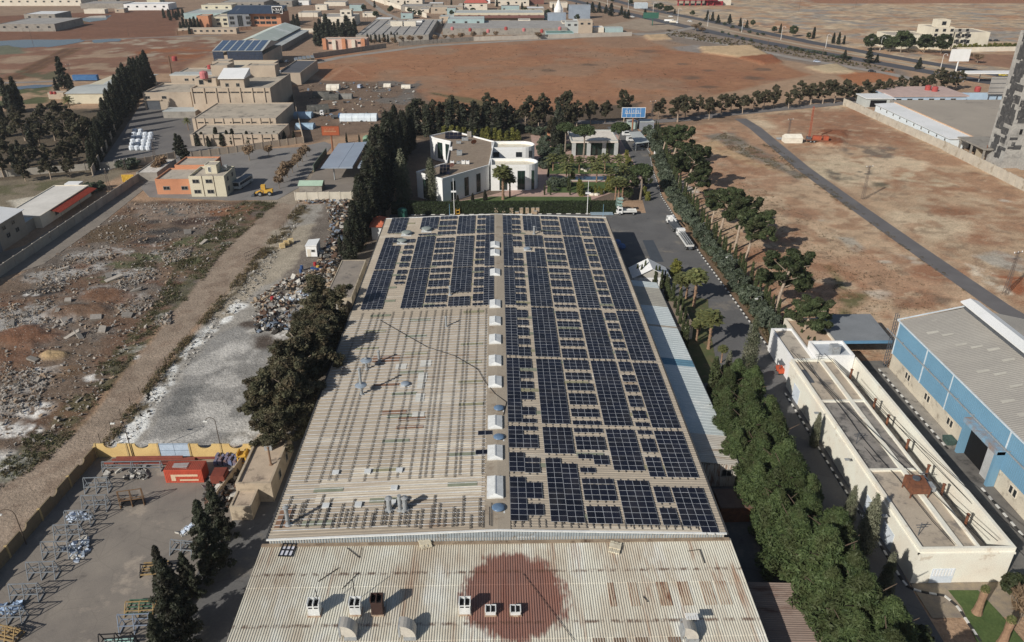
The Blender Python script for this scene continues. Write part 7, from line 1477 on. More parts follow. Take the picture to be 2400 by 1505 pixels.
sheet('lawn',PX((2222,1384),(2292,1384),(2345,1440),(2420,1530),(2300,1530),(2255,1425)),.06,LAWN,world=True,label='small lawn at the lower right')
sheet('lawn',[(39,128),(43.5,128),(47,150),(50.5,166),(43,168),(40,150)],.05,mk('strip_lawn',(70,84,46),(92,88,58),.6,stain=(112,92,66),sscale=.3),world=True)
sheet('pavement',[(56,70),(69,70),(69,75.95),(56,75.95)],.04,mk('yellow_paving',(150,134,110),(120,110,100),.8),world=True)
panel_wall('garden_wall','pale low wall at the lower right lawn',(69.5,75.5),(71.5,58),2.0,6,PALE)
for i,(p,q)in enumerate((((2289,1437),(2325,1342)),((2348,1510),(2372,1440)))):
 X,Y=G(*p);t=thing('palm_tree','leaning palm with shaggy brown trunk on lower lawn, %s'%('farther' if i==0 else 'nearer'),'palm',(X,Y,0),0,'palms on the lower lawn');m=MB();m.lathe([(.75,-.2),(.55,.6),(.42,2.2),(.5,3.8),(.3,4.3)],(0,0,0),10);m.build('trunk',mk('palm_bark',(150,118,92)),t,local=True)
 me=KIND['fan'][0][1];o=bpy.data.objects.new('fronds',me);COL.objects.link(o);o.parent=t;o.scale=(.45,.45,.5);o.location=(0,0,2.0)
row('round',[(2368,1400),(2390,1420)],[3.6,3],'round citrus bush','behind the lower right wall','left','citrus bushes',1.1);row('bare',[(2385,1460)],4,'leafless shrub','at the lower right wall','left',None,1.0);row('round',[(2130,1560),(2090,1540)],[6,5],'dark bush','at the drive bottom right','left','bushes at the drive',1)
# --- vehicles
TYRE=mk('tyre',(34,34,34),(42,40,38),3);VGL=mk('vehicle_glass',(36,42,48),(28,34,40),1,rough=.1,fine=0,spec=.6);LMP=mk('lamp_glass',(214,214,206),(200,200,196),2)
def wheels(t,xs,W,r=.33,w=.22):
 for x in xs:
  for s in(-1,1):
   m=MB();m.tube((x,s*(W/2-w),r),(x,s*(W/2),r),r,12);o=m.build('wheel',TYRE,t,local=True);m=MB();m.tube((x,s*(W/2)-.01*s,r),(x,s*(W/2+.02),r),r*.55,8);m.build('rim',GALV,o,local=True)
def car(px,py,rz,mat,lab,L_=4.4,van=False,group='cars'):
 t=thing('car',lab,'car' if not van else 'van',(*G(px,py),.03),rz,group);m=MB();W=1.75;h=.85 if not van else 1.1;e=.25
 def ext(pr,y0,y1):
  n=len(pr);m.add([(x,y0,z)for x,z in pr]+[(x,y1,z)for x,z in pr],[tuple(range(n))[::-1],tuple(range(n,2*n))]+[(i,(i+1)%n,n+(i+1)%n,n+i)for i in range(n)])
 ext([(-L_/2,.28),(L_/2,.28),(L_/2,.7),(L_/2-.9,h),(-L_/2+.1,h),(-L_/2,.75)],-W/2,W/2)
 top=1.45 if not van else 1.95
 ext([(-L_/2+(.3 if not van else.06),h),(L_/2-1.1,h),(L_/2-1.75,top),(-L_/2+(.9 if not van else.1),top)],-W/2+.1,W/2-.1);m.build('body',mat,t,local=True)
 m=MB();ext([(-L_/2+.55,h+.06),(L_/2-1.3,h+.06),(L_/2-1.8,top-.12),(-L_/2+.95,top-.12)],-W/2+.085,W/2-.085);m.build('side_window',VGL,t,local=True)
 m=MB();m.add([(L_/2-1.08,-W/2+.15,h+.02),(L_/2-1.08,W/2-.15,h+.02),(L_/2-1.70,W/2-.2,top-.06),(L_/2-1.70,-W/2+.2,top-.06)],[(0,1,2,3)]);m.build('windscreen',VGL,t,local=True)
 for s in(-1,1):m=MB();m.box(L_/2-.02,s*.62-.16,.55,L_/2+.03,s*.62+.16,.7);m.build('headlight',LMP,t,local=True)
 wheels(t,(-L_/2+.85,L_/2-.85),W);return t
CW,CD,CB_,CY=mk('car_white',(214,214,212),rough=.3),mk('car_dark',(50,54,60),rough=.3),mk('car_silver',(168,178,196),rough=.3),mk('car_yellow',(206,180,60),rough=.3)
for px,py,rz,mt,lab,vn in((1914,146,-.35,CB_,'silver car driving on the service road',0),(2043,169,-.35,CD,'dark car on the service road near trees',0),(2308,174,-.2,CW,'white car on the far highway lane',0),(2350,178,-.2,CY,'yellow taxi on the far highway lane',0),(2354,190,-.2,CY,'yellow taxi on the near highway lane',0),(1617,51,-.5,CW,'white pickup on the far highway lane',0),(1572,40,-.5,CW,'white car higher up the highway',0),(1482,41,-.5,CW,'small white car on near highway lane',0),(1470,318,.1,CW,'white van left of the carport',1),(1480,331,.1,CW,'white jeep beside the carport',1),(1497,343,0,CB_,'blue-grey car under the carport',0),(1496,352,0,CD,'dark car under the carport end',0),(1512,314,.2,CD,'dark car behind the carport',0),(2320,97,0,CD,'dark car right of the school, left of pair',0),(2335,97,0,CD,'dark car right of the school, right of pair',0),(673,146,1.4,CW,'white car parked left of the buses',0),(660,147,1.4,CD,'dark car leftmost of the bus row',0),(752,144,0,CD,'dark car right of the parked buses',0),(845,206,1.3,CB_,'blue pickup among the field huts',1)):car(px,py,rz,mt,lab,van=bool(vn))
def truck(lab,px,py,rz,L_,bedlen,cabmat,bedmat,load=None,crane=False,cover=None):
 t=thing('truck',lab,'truck',(*G(px,py),.02),rz);W=2.2;m=MB();m.box(-L_/2,-.45,.5,L_/2-.3,.45,.85);m.build('chassis',STEEL,t,local=True)
 m=MB();x0=L_/2-1.7;m.add([(x,y,z)for y in(-W/2,W/2)for x,z in((x0,.55),(L_/2,.55),(L_/2,1.35),(L_/2-.35,2.35),(x0,2.4))],[(0,1,2,3,4)[::1],(9,8,7,6,5),(0,5,6,1),(1,6,7,2),(2,7,8,3),(3,8,9,4),(4,9,5,0)]);m.build('cab',cabmat,t,local=True)
 m=MB();m.add([(L_/2+.01,-W/2+.15,1.4),(L_/2+.01,W/2-.15,1.4),(L_/2-.33,W/2-.2,2.25),(L_/2-.33,-W/2+.2,2.25)],[(0,1,2,3)]);m.build('windscreen',VGL,t,local=True)
 for s in(-1,1):m=MB();m.box(x0+.35,s*W/2-.02,1.4,L_/2-.45,s*W/2+.02,2.1);m.build('side_window',VGL,t,local=True)
 b0,b1=x0-.25-bedlen,x0-.25;m=MB();m.box(b0,-W/2,.9,b1,W/2,1.05);m.build('bed',bedmat,t,local=True);hs=.4 if cover is None else 1.2
 for(a,b,c,d)in((b0,-W/2,b1,-W/2+.07),(b0,W/2-.07,b1,W/2),(b0,-W/2+.07,b0+.07,W/2-.07),(b1-.07,-W/2+.07,b1,W/2-.07)):m=MB();m.box(a,b,1.05,c,d,1.05+hs);m.build('side_board',bedmat,t,local=True)
 if load:
  for k in range(10):m=MB();y=-.9+.2*k;m.tube((b0+.2,y,1.5+.25*(k%3)),(b1-.1,y,1.5+.25*(k%3)),.11,6);m.build('pipe',load,t,local=True)
 if crane:m=MB();m.box(b1-.1,-.5,1,b1+.2,.5,2.9);m.beam((b1,0,2.8),(b0+1.0,.3,3.1),.3);m.build('crane_arm',WHITE,t,local=True)
 wheels(t,(-L_/2+1.1,L_/2-.9)if L_<7 else(-L_/2+1,-L_/2+2.2,L_/2-.9),W,.45,.3);return t
t=truck('small white flatbed truck before the hedge',1468,502,math.pi,6.2,4.2,WHITE,mk('bed_white',(200,200,196)))
m=MB()
for x in(2.0,3.4):
 for y in(-.9,.9):m.beam((x,y,2.4),(x-.3,y,5.4),.1)
for z in(3,4,5):m.box(1.8-.1*z,-.95,z,3.4-.1*z,.95,z+.1)
m.build('ladder_rack',mk('rack_green',(150,180,170)),t,local=True)
truck('white truck loaded with steel pipes on the drive',*PJ(53.1,203,0),R(92),12.5,9.6,WHITE,mk('bed_white',(200,200,196)),GALV);truck('dark crane truck parked nose to the pipe truck',*PJ(52.4,215.5,0),R(94),9,6.4,WHITE,STEEL,None,True)
truck('white pickup truck among the field huts',746,271,0,5.6,3.6,WHITE,BLOCK);truck('blue pickup among the field huts by long tent',790,278,0,5.4,3.4,mk('blue_paint',(62,108,160)),STEEL);truck('white lorry with covered load on the highway',1567,52,-.5,10,7,WHITE,WHITE,None,False,True)
truck('white lorry leading on the highway',1578,55,-.5,9,6,WHITE,PALE,None,False,True)
def bus(lab,px,py,rz,L_=10.5,mat=None,grp=None):
 t=thing('bus',lab,'bus',(*G(px,py),.02),rz,grp);W=2.4;m=MB();m.box(-L_/2,-W/2,.45,L_/2,W/2,2.75);m.build('body',mat,t,local=True);m=MB();m.box(-L_/2+.15,-W/2+.15,2.75,L_/2-.15,W/2-.15,2.95);m.build('roof',mk('bus_roof',(120,128,136),(108,116,124),.4),t,local=True)
 for s in(-1,1):
  for k in range(6):m=MB();x=-L_/2+.6+k*(L_-1.2)/6;m.box(x,s*W/2-.02,1.55,x+(L_-1.2)/6-.15,s*W/2+.02,2.45);m.build('window',VGL,t,local=True)
 m=MB();m.box(L_/2,-W/2+.15,1.4,L_/2+.03,W/2-.15,2.55);m.build('windscreen',VGL,t,local=True)
 for s in(-1,1):m=MB();m.box(L_/2,s*.85-.2,.75,L_/2+.04,s*.85+.2,.95);m.build('headlight',LMP,t,local=True)
 wheels(t,(-L_/2+2,L_/2-2),W,.5,.3)
BUSC=mk('bus_paint',(190,192,188),(176,178,174),.8)
bus('pale bus parked beside the cream building',571,436,R(-100),10,BUSC)
for i in range(5):bus('old bus parked at the field edge, %s from left'%ORD[i],695+i*9.5,148-i*1.2,R(-75),11,BUSC if i<1 else mk('bus_beige',(168,158,138),(150,140,122),.6),'buses at the field edge')
X,Y=G(622,458);t=thing('wheel_loader','yellow wheel loader on the grey lot','loader',(X,Y,.02),math.pi+.1);YL=mk('machine_yellow',(208,160,54),(188,142,48),.8)
m=MB();m.box(-2.6,-.95,1.0,.2,.95,2.1);m.build('engine_hood',YL,t,local=True);m=MB();m.box(-.4,-.75,2.1,1.0,.75,3.6);m.build('cab',YL,t,local=True);m=MB();m.box(-.45,-.6,2.4,1.05,.6,3.3);m.build('cab_window',VGL,t,local=True);m=MB();m.box(.6,-.7,.8,2.0,.7,1.5);m.build('front_frame',YL,t,local=True)
for s in(-1,1):m=MB();m.beam((1.4,s*.5,1.6),(3.5,s*.5,.8),.22,.35);m.build('lift_arm',YL,t,local=True)
m=MB();m.add([(x,y,z)for y in(-1.3,1.3)for x,z in((3.3,.1),(4.5,.05),(4.4,.2),(3.6,.3),(3.5,1.2),(3.3,1.2))],[(0,1,2,3,4,5),(11,10,9,8,7,6),(0,6,7,1),(1,7,8,2),(2,8,9,3),(3,9,10,4),(4,10,11,5),(5,11,6,0)]);m.build('bucket',STEEL,t,local=True);wheels(t,(-1.6,1.5),2.6,.8,.55)
X,Y=G(1838,872);t=thing('forklift','orange forklift beside the long pale building','forklift',(X-1,Y,.02),R(90));OR=mk('machine_orange',(196,82,48),(176,70,42),.8);m=MB();m.box(-1.3,-.6,.4,.7,.6,1.3);m.build('body',OR,t,local=True);m=MB()
for x in(-1.0,.4):
 for y in(-.5,.5):m.box(x-.05,y-.05,1.3,x+.05,y+.05,2.3)
m.box(-1.15,-.6,2.3,.55,.6,2.38);m.build('overhead_guard',STEEL,t,local=True);m=MB();m.box(.75,-.45,.2,.9,-.3,2.6);m.box(.75,.3,.2,.9,.45,2.6);m.box(.9,-.4,.1,2.0,-.25,.18);m.box(.9,.25,.1,2.0,.4,.18);m.build('mast',STEEL,t,local=True);wheels(t,(-.9,.5),1.25,.32,.25)
X,Y=G(1912,334);t=thing('drilling_rig','orange drilling rig truck with raised mast','drilling rig',(X,Y,.02),R(165));RG_=mk('rig_orange',(168,78,48),(140,66,44),.8);m=MB();m.box(-4.5,-1.2,.9,4.2,1.2,1.3);m.build('deck',RUSTY,t,local=True);m=MB();m.box(-4.6,-1.1,1.3,-2.6,1.1,2.9);m.build('cab',RG_,t,local=True);m=MB();m.box(-1.8,-1,1.3,1.6,1,2.8);m.build('engine',RG_,t,local=True);m=MB()
for dx,dy in((0,-.3),(0,.3),(.6,-.3),(.6,.3)):m.beam((2.6+dx,dy,1.2),(3.0+dx*.7,dy,14.5),.14)
for k in range(13):m.beam((2.6+.03*k,-.3,1.4+k),(3.2+.02*k,.3,2.4+k),.08)
m.build('mast',RG_,t,local=True);m=MB();m.box(2.2,-1.1,1.3,4.0,1.1,2.2);m.build('winch',STEEL,t,local=True);wheels(t,(-3.4,.8,2.2),2.4,.5,.3)
m=MB();X,Y=G(1860,336);m.box(X-3.6,Y,0,X+3.6,Y+4.4,2.1);m.add([(X-3.7,Y-.1,2.1),(X+3.7,Y-.1,2.1),(X+3.7,Y+4.5,2.1),(X-3.7,Y+4.5,2.1),(X-3.4,Y+2.2,3.4),(X+3.4,Y+2.2,3.4)],[(0,1,5,4),(1,2,5),(2,3,4,5),(3,0,4)]);tag(m.build('tent',mk('canvas',(216,210,194),(198,190,174),.6)),'cream canvas tent beside the drilling rig','tent')
X,Y=G(1838,328);m=MB()
for k in range(6):m.tube((X-3,Y+k*.35,.25+.2*(k%2)),(X+3,Y+k*.35,.25+.2*(k%2)),.16,6)
tag(m.build('pipe_bundle',GALV),'bundle of grey drill pipes left of the tent','pipes')
# --- poles and lamps
def lattice(lab,px,py,pt):
 X,Y=G(px,py);h=HT(px,py,pt);t=thing('lattice_pole',lab,'pylon',(X,Y,0),.3,'lattice power poles');m=MB();w=.45
 for sx in(-1,1):
  for sy in(-1,1):m.beam((sx*w,sy*w,0),(sx*.16,sy*.16,h),.065)
 k=0;z=0
 while z<h-.8:
  f=lambda q:w+(.16-w)*q/h
  for sx in(-1,1):m.beam((sx*f(z),-f(z),z),(sx*f(z+.8),f(z+.8),z+.8),.04);m.beam((-f(z),sx*f(z),z),(f(z+.8),sx*f(z+.8),z+.8),.04)
  z+=.8
 m.build('lattice',mk('pole_rust',(104,92,84),(88,78,72),1),t,local=True)
 for z in(h-.4,h-1.8):m=MB();m.beam((-1.3,0,z),(1.3,0,z),.09);m.build('cross_arm',STEEL,t,local=True)
 for dx in(-1.2,0,1.2):m=MB();m.lathe([(.1,0),(.1,.3),(.03,.35)],(dx,0,h-.35),6);m.build('insulator',WHITE,t,local=True)
for lab,a,b,c in(('lattice pole beside the narrow field lane',2022,467,388),('lattice pole at the right edge by the lane',2355,690,589),('lattice pole behind the canvas tent',1846,325,278),('lattice pole in the far left field',163,168,150),('lattice pole by the bale yard gate',365,380,325),('lattice pole beside the left gate',296,405,372),('lattice pole by the pump hut wall',258,450,395),('lattice pole beside the blue billboard',1527,284,236)):lattice(lab,a,b,c)
def pole(lab,px,py,pt,r=.11,mat=None,arm=None,name='light_pole',head=True):
 X,Y=G(px,py);h=HT(px,py,pt);t=thing(name,lab,'pole',(X,Y,0),0,None);m=MB();m.tube((0,0,-.1),(0,0,h),r,8,r*.6);m.build('shaft',mat or WHITE,t,local=True)
 if arm:
  m=MB();pts=[(0,0,h)]+[(arm*(1-math.cos(a))/2*1.0,0,h+abs(arm)*.45*math.sin(a))for a in(.6,1.2,1.8,2.4,3.0)];m.path(pts,r*.6);m.build('arm',mat or WHITE,t,local=True);m=MB();m.box(arm-.35,-.15,h-.12,arm+.35,.15,h+.05);m.build('lamp_head',LMP,t,local=True)
 elif head:m=MB();m.box(-.8,-.2,h*.62,.8,.2,h*.66);m.build('bracket',mat or WHITE,t,local=True)
BP=mk('blue_pole',(120,160,190),(104,146,178),1)
pole('tall white pole rising before the hedge left of ridge',1065,503,418);pole('tall white pole rising before the hedge right of ridge',1376,503,424);pole('thin blue pole at the far hall edge, left',1054,506,478,.07,BP,head=False);pole('thin blue pole at the far hall edge, right',1413,511,479,.07,BP,head=False)
for i,(a,b,c,am)in enumerate(((62,1276,1206,-2.2),(312,1073,992,-1.8),(522,1071,987,-1.6),(-10,1370,1290,-2))):pole('hooked dark yard lamp at the yellow wall, %s from left'%ORD[[1,2,3,0][i]],a,b,c,.09,mk('lamp_brown',(78,66,56)),am,'yard_lamp')
for i,(a,b,c)in enumerate(((1630,500,476),(1655,545,526),(1712,632,603),(1782,725,700),(2325,962,897))):pole(['arm lamp over the drive shrubs, first from far','arm lamp over the drive shrubs, second from far','arm lamp over the drive shrubs, third from far','arm lamp over the drive shrubs, fourth from far','arm lamp on the blue hall wall'][i],a,b,c,.07,GALV,-1.3,'arm_lamp')
for i,(a,b)in enumerate(((1423,17),(1472,24),(1588,50),(1658,62),(1738,76),(1830,93),(1935,112),(2062,118),(2205,158),(1530,36))):pole('highway lamp mast on the median, %s from left'%ORD[[0,1,3,4,5,6,7,8,9,2][i]],a,b,b-28,.16,WHITE,2.5,'highway_lamp')
for i,(a,b,c)in enumerate(((302,86,62),(76,98,66),(1872,28,-5),(2005,18,-6),(708,48,20),(736,48,14),(1047,12,-10),(856,50,30),(862,50,32),(847,122,94),(1107,96,72),(1325,40,20),(1413,46,26),(1722,105,80),(1798,118,90),(1926,138,112))):pole(['bare pole in the far left field','leaning pole by the flood strip','power pole on the tan plain, left','power pole on the tan plain, right','thin pole right of the office, left of two','thin pole right of the office, right of two','pole by the far lane','dark chimney pole behind grey hall, left','dark chimney pole behind grey hall, right','ochre pole at the estate wall','ochre pole at the far service road','pole near the silo dome','pole near the highway belt','pole by the spoil heaps, left','pole by the spoil heaps, middle','pole by the silver car'][i],a,b,c,.16,mk('pole_brown',(104,84,68)),None,'utility_pole',False)
def billboard(lab,px,py,x0,x1,zt,zb,dz,mat,ink,name):
 X,Y=G(px,py);t=thing('billboard',lab,'billboard',(X,Y,0));m=MB();m.box(x0,-.2,zb,x1,.2,zt);m.build('panel',mat,t,local=True);m=MB();m.tube(((x0+x1)/2,.4,0),((x0+x1)/2,.4,zb+.4),.35,8);m.build('post',mk('rust_post',(150,96,66)),t,local=True)
 for k in range(1,5):m=MB();x=x0+(x1-x0)*k/5;m.box(x-.05,-.26,zb,x+.05,-.205,zt);m.build('seam',WHITE,t,local=True)if name=='b' else None
 m=MB();w=x1-x0;h=zt-zb
 rs=random.Random(5)
 for k in range(9):u=x0+w*(.12+.08*k);z=zb+h*.38;m.box(u,-.3,z,u+w*.065,-.22,z+h*.06);m.box(u+w*.03,-.3,z,u+w*.045,-.22,z+h*rs.choice((.15,.3,.42)))
 m.build('lettering',ink,t,local=True)
 for a,b,c,d in((x0-.15,zb-.15,x1+.15,zb),(x0-.15,zt,x1+.15,zt+.15),(x0-.15,zb,x0,zt),(x1,zb,x1+.15,zt)):m=MB();m.box(a,-.24,b,c,.24,d);m.build('frame_bar',WHITE if name=='b' else RUSTY,t,local=True)
billboard('rusty orange billboard on a single post',779,366,-3.0,3.6,11.6,8.2,0,mk('rust_orange_board',(168,84,48),(150,70,42),.4),mk('ink_cream',(206,160,120)),'a');billboard('blue billboard with white seams above the carport',1482,306,-5,5,9.8,5.8,0,mk('board_blue',(70,128,184),(62,116,172),.3),WHITE,'b')
X,Y=G(2240,172);m=MB();m.box(X-6,Y,7,X+6,Y+.4,14);m.tube((X,Y+.5,0),(X,Y+.5,7.5),.4);tag(m.build('billboard',WHITE),'blank white billboard behind the tree row','billboard');X,Y=G(1524,60);m=MB();m.box(X-7,Y,6,X+7,Y+.4,11);m.tube((X+2,Y+.5,0),(X+2,Y+.5,6.5),.4)
tag(m.build('road_sign',mk('sign_green',(50,100,84))),'green highway direction sign','sign')
X,Y=G(1484,352);t=thing('carport','pale sheet carport beside the pavilion','carport',(X+5,Y,0));m=MB();m.prism([G(1474,310,3),G(1500,308,3),G(1522,333,3),G(1490,337,3)],2.9,3.05);m.build('roof',LROOF,t)
for p in((1478,312),(1500,311),(1520,335),(1491,337)):a=G(p[0],p[1],3);m=MB();m.tube((a[0],a[1],0),(a[0],a[1],2.9),.08);m.build('post',GALV,t)
X,Y=G(1500,305);bldg('guard_hut','grey guard hut behind the carport','hut',X,Y,X+6,Y+6,3.4,mk('hut_grey',(128,134,142)),LROOF,0);X,Y=G(1472,303);bldg('guard_hut','pale green guard box under the blue billboard','hut',X,Y,X+4,Y+5,3,mk('hut_green',(160,178,168)),LROOF,0)
m=MB()
for k in range(9):X,Y=G(1521+k*4.2,338+k*8.2);m.box(X,Y-1.4,0,X+.3,Y+1.2,2.1-.9*(k%2))
tag(m.build('white_wall',WHITE),'stepped white wall beside the drive shrubs','wall')['kind']='stuff'
for i,(px,py,h)in enumerate(((1151,504,1.9),(1163,504,1.9),(1180,504,.9),(1199,504,1.9),(1212,505,.8),(1222,504,2.0),(1236,504,2.0),(1249,504,2.0),(1260,504,2.0),(1255,506,1.1))):
 X,Y=G(px,py);t=thing('pallet_stack','shrink-wrapped pallet of goods behind the hall ridge, %s from left'%ORD[i],'pallet',(X,Y+1.5,0),0,'pallets behind the hall');m=MB();m.box(-.55,-.5,.15,.55,.5,h);m.build('load',mk('carton',(168,146,120),(150,130,108),.8),t,local=True);m=MB();m.box(-.57,-.52,h,.57,.52,h+.06);m.build('cover',GALV,t,local=True)
 m=MB();[m.box(-.6,y-.06,0,.6,y+.06,.14)for y in(-.4,0,.4)];m.build('pallet',mk('wood',(150,120,84),(128,100,70),2),t,local=True)
X,Y=G(1415,505);m=MB()
for k in range(6):m.box(X-4,Y+k*.35,.1+.12*(k%2),X+3,Y+k*.35+.2,.3+.12*(k%2))
tag(m.build('steel_bundle',mk('bundle_blue',(130,150,164))),'flat bundle of blue-grey steel at the far right hall corner','steel');X,Y=G(1073,504);m=MB()
for a in(-.6,.5):m.box(X+a,Y,0,X+a+.12,Y+1,1.9);m.box(X-.6,Y,.9+a,X+.6,Y+1,1.0+a)
tag(m.build('yellow_cage',YL),'small yellow frame beside the white pole','frame')
for i,(px,py)in enumerate(((1446,572),(1457,582))):X,Y=G(px,py);m=MB();m.lathe([(1.0,0),(1.2,.5),(.8,1.2),(.2,1.4)],(0,0,0),7);tag(m.build('tarp_pile',mk('tarp_blue',(84,120,176),(70,100,150),.8),None,local=True,loc=(X,Y,0)),'blue tarp heap in the hall shadow, %s'%('farther' if i==0 else 'nearer'),'tarp')
X,Y=G(2222,1040);m=MB();m.add([(X+x*k,Y+y*k,z)for z,k in((.2,.8),(1.2,1))for x,y in((-.8,-1),(.8,-1),(.8,1),(-.8,1))],[(0,3,2,1),(0,1,5,4),(1,2,6,5),(2,3,7,6),(3,0,4,7)]);m.box(X-.7,Y-.9,.9,X+.7,Y+.9,1.1);tag(m.build('dumpster',mk('skip_green',(70,92,84),(58,78,72),.8)),'green metal skip by the blue hall door','skip')
# --- works yard
GF=mk('galv_frame',(124,130,136),(104,110,116),1)
def rack(lab,X,Y,rz,W=3.6,D=1.7,H=2.6,mat=None,fill=None,grp='steel racks in the works yard'):
 t=thing('steel_rack',lab,'rack',(X,Y,.01),rz,grp);mat=mat or GF
 for i,x in enumerate((-W/2,0,W/2)):m=MB();m.beam((x,-D/2,0),(x,-.15,H),.1);m.beam((x,D/2,0),(x,.15,H),.1);m.beam((x,-D/2,.1),(x,D/2,.1),.12);m.beam((x,-D*.28,H*.45),(x,D*.28,H*.45),.1);m.build('frame',mat,t,local=True)
 for z,y in((H,0),(H*.45,-D*.3),(H*.45,D*.3)):m=MB();m.beam((-W/2-.1,y,z),(W/2+.1,y,z),.11);m.build('beam',mat,t,local=True)
 if fill:
  for k in range(5):m=MB();m.box(-W/2+.1,-D/2+.1+k*D/5.5,.35+.12*k,W/2-.1,-D/2+.25+k*D/5.5,.5+.12*k);m.build('slat',fill,t,local=True)
for i,(px,py)in enumerate(((232,1150),(228,1192),(190,1228),(165,1262),(138,1302),(105,1350),(66,1402),(26,1455))):rack('grey A-frame rack in the left row, %s from the far end'%ORD[i],*G(px,py),R(2))
OC=mk('ochre_timber',(160,132,84),(130,108,74),1);BI=mk('black_iron',(30,30,34))
rack('yellow slatted rack before the middle conifer',*G(366,1338),R(5),3.6,2.4,1.3,BI,OC,'other racks');rack('yellow rack holding green glass sheets',*G(333,1428),R(2),3.6,2.6,1.4,OC,mk('green_sheet_glass',(70,104,84)),'other racks');rack('grey tall frame rack below the glass rack',*G(322,1474),R(2),3.8,1.8,2.6,mk('blue_grey_frame',(120,132,150)),None,'other racks');rack('black braced rack with pale glass at bottom',*G(280,1520),R(3),3.8,2,2.6,BI,mk('pale_glass',(150,186,180)),'other racks');rack('grey tube rack beside the conifers',*G(432,1292),R(-8),3.2,2.2,2.0,GF,None,'other racks');rack('ochre braced pallet rack at the lower left corner',*G(25,1492),R(-15),2.6,2,1.8,OC,OC,'other racks')
rack('rusty two-post rack over dark bundle in mid yard',*G(312,1185),R(12),3.4,.8,3.0,mk('rust_frame',(120,92,66)),BI,'other racks')
X,Y=G(390,1133);t=thing('container','red shipping container with cream stripes','container',(X+3.03,Y,0));CR=mk('container_red',(196,78,54),(176,68,48),.5,stain=(150,70,52),sscale=.7);CS=mk('container_cream',(206,178,146))
m=MB();m.box(X,Y,.1,X+6.06,Y+2.44,2.59);m.build('box',CR,t)
for k in range(24):m=MB();x=X+.12+k*.245;m.box(x,Y-.035,.25,x+.13,Y-.002,2.45);m.build('corrugation',CR if not 3<=k<=20 else CR,t)
for a,b,c,d in((1.0,1.35,5.3,1.75),(1.0,.5,1.7,1.35),(2.3,.5,5.3,.8)):m=MB();m.box(X+a,Y-.045,b,X+c,Y-.036,d);m.build('stripe',CS,t)
for k in range(20):m=MB();m.box(X+.1+k*.3,Y+.1,2.59,X+.24+k*.3,Y+2.34,2.63);m.build('roof_rib',mk('container_roof',(150,76,60)),t)
m=MB()
for k in range(7):m.tube((X+1.2,Y+.7+k*.15,2.7+.05*(k%2)),(X+3.6,Y+.4+k*.22,2.72+.05*(k%2)),.05,5)
tag(m.build('rods',GALV),'loose steel rods on the red container','rods')
RBM=mk('red_primer',(140,74,60),(122,62,52),.6)
for i,(x0,x1,y,z)in enumerate(((-65,-50.5,105.2,.2),(-64.5,-51,104.8,.55),(-66,-52,104.4,.2),(-64,-53,104.9,.9),(-63,-55,104.0,.2),(-53,-47,105.2,.4))):m=MB();m.box(x0,y-.15,z,x1,y+.15,z+.3);tag(m.build('steel_beam',RBM),'red primed steel beam stacked at the yellow wall, %s'%ORD[i],'beam','red beams at the wall')
rack('long grey beam rack before the red beams',-60.6,102.9,0,9.5,1.2,1.7,GF,None,'other racks')
for i in range(14):x=-47.6+(i%7)*.8;y=103.6+(i//7)*1.1;m=MB();m.box(x,y,.1,x+.6,y+.9,.9+.3*(i%2));m.box(x+.1,y-.05,.95+.3*(i%2),x+.5,y+.95,1.02+.3*(i%2));tag(m.build('scaffold_stack',mk('scaffold_blue',(96,116,156),(128,96,84),1.2)),'blue scaffold frame bundle by yellow wall, %s from left'%ORD[i],'scaffold','scaffold bundles')
X,Y=-44.8,98.8;m=MB();m.box(X-1.1,Y-1.2,.5,X+1.1,Y+1.2,2.5);m.box(X-1,Y-1.1,2.5,X+1,Y+1.1,2.65);m.box(X-.9,Y-3,.4,X+.9,Y-1.2,.8);tag(m.build('truck_cab',mk('cab_rust',(124,58,44),(104,50,40),.8)),'rusty red truck cab beside the container','truck cab');m=MB()
for a in(-.7,.6):m.box(-42.8+a,103.4,.1,-42.6+a,105,2.6);m.box(-43.5,103.4,1.3+a,-42,105,1.45+a)
tag(m.build('yellow_stand',YL),'yellow steel stand at the right end of yellow wall','frame')
def heap(name,lab,poly,n,smin,smax,mats,hmax,kind='stuff',flat=.5,seed=1,z0=0):
 ""
 P=[G(*p)for p in poly];xs=[p[0]for p in P];ys=[p[1]for p in P];rs=np.random.RandomState(seed);m=MB()
 X=rs.uniform(min(xs),max(xs),n*8);Y=rs.uniform(min(ys),max(ys),n*8);d=polysd(X,Y,P);ok=np.where((d>0)&(fbm(X/3.5,Y/3.5,seed+9)>rs.uniform(.25,.62,n*8)))[0][:n];X,Y,d=X[ok],Y[ok],d[ok];F=fbm(X/3,Y/3,3)
 for i in range(len(X)):
  s=smin+(smax-smin)*rs.rand()**2.6;a=rs.uniform(0,6.28);tl=rs.normal(0,.35,2);w,l,h=s*rs.uniform(.4,1.2),s*rs.uniform(.5,1.5),s*rs.uniform(.12,flat);z=z0+rs.rand()*hmax*min(1,d[i]/2.0)*F[i]*1.6;ca,sa=math.cos(a),math.sin(a);m.cur=rs.randint(len(mats));vs=[]
  for zz in(0,1):
   for x_,y_ in((-1,-1),(1,-1),(1,1),(-1,1)):u,v=x_*w/2*rs.uniform(.75,1.1),y_*l/2*rs.uniform(.75,1.1);vs.append((X[i]+u*ca-v*sa,Y[i]+u*sa+v*ca,z+zz*h+u*tl[0]+v*tl[1]))
  m.add(vs,[(0,3,2,1),(4,5,6,7),(0,1,5,4),(1,2,6,5),(2,3,7,6),(3,0,4,7)])
 o=m.build(name,mats);return tag(o,lab,None,kind=kind)
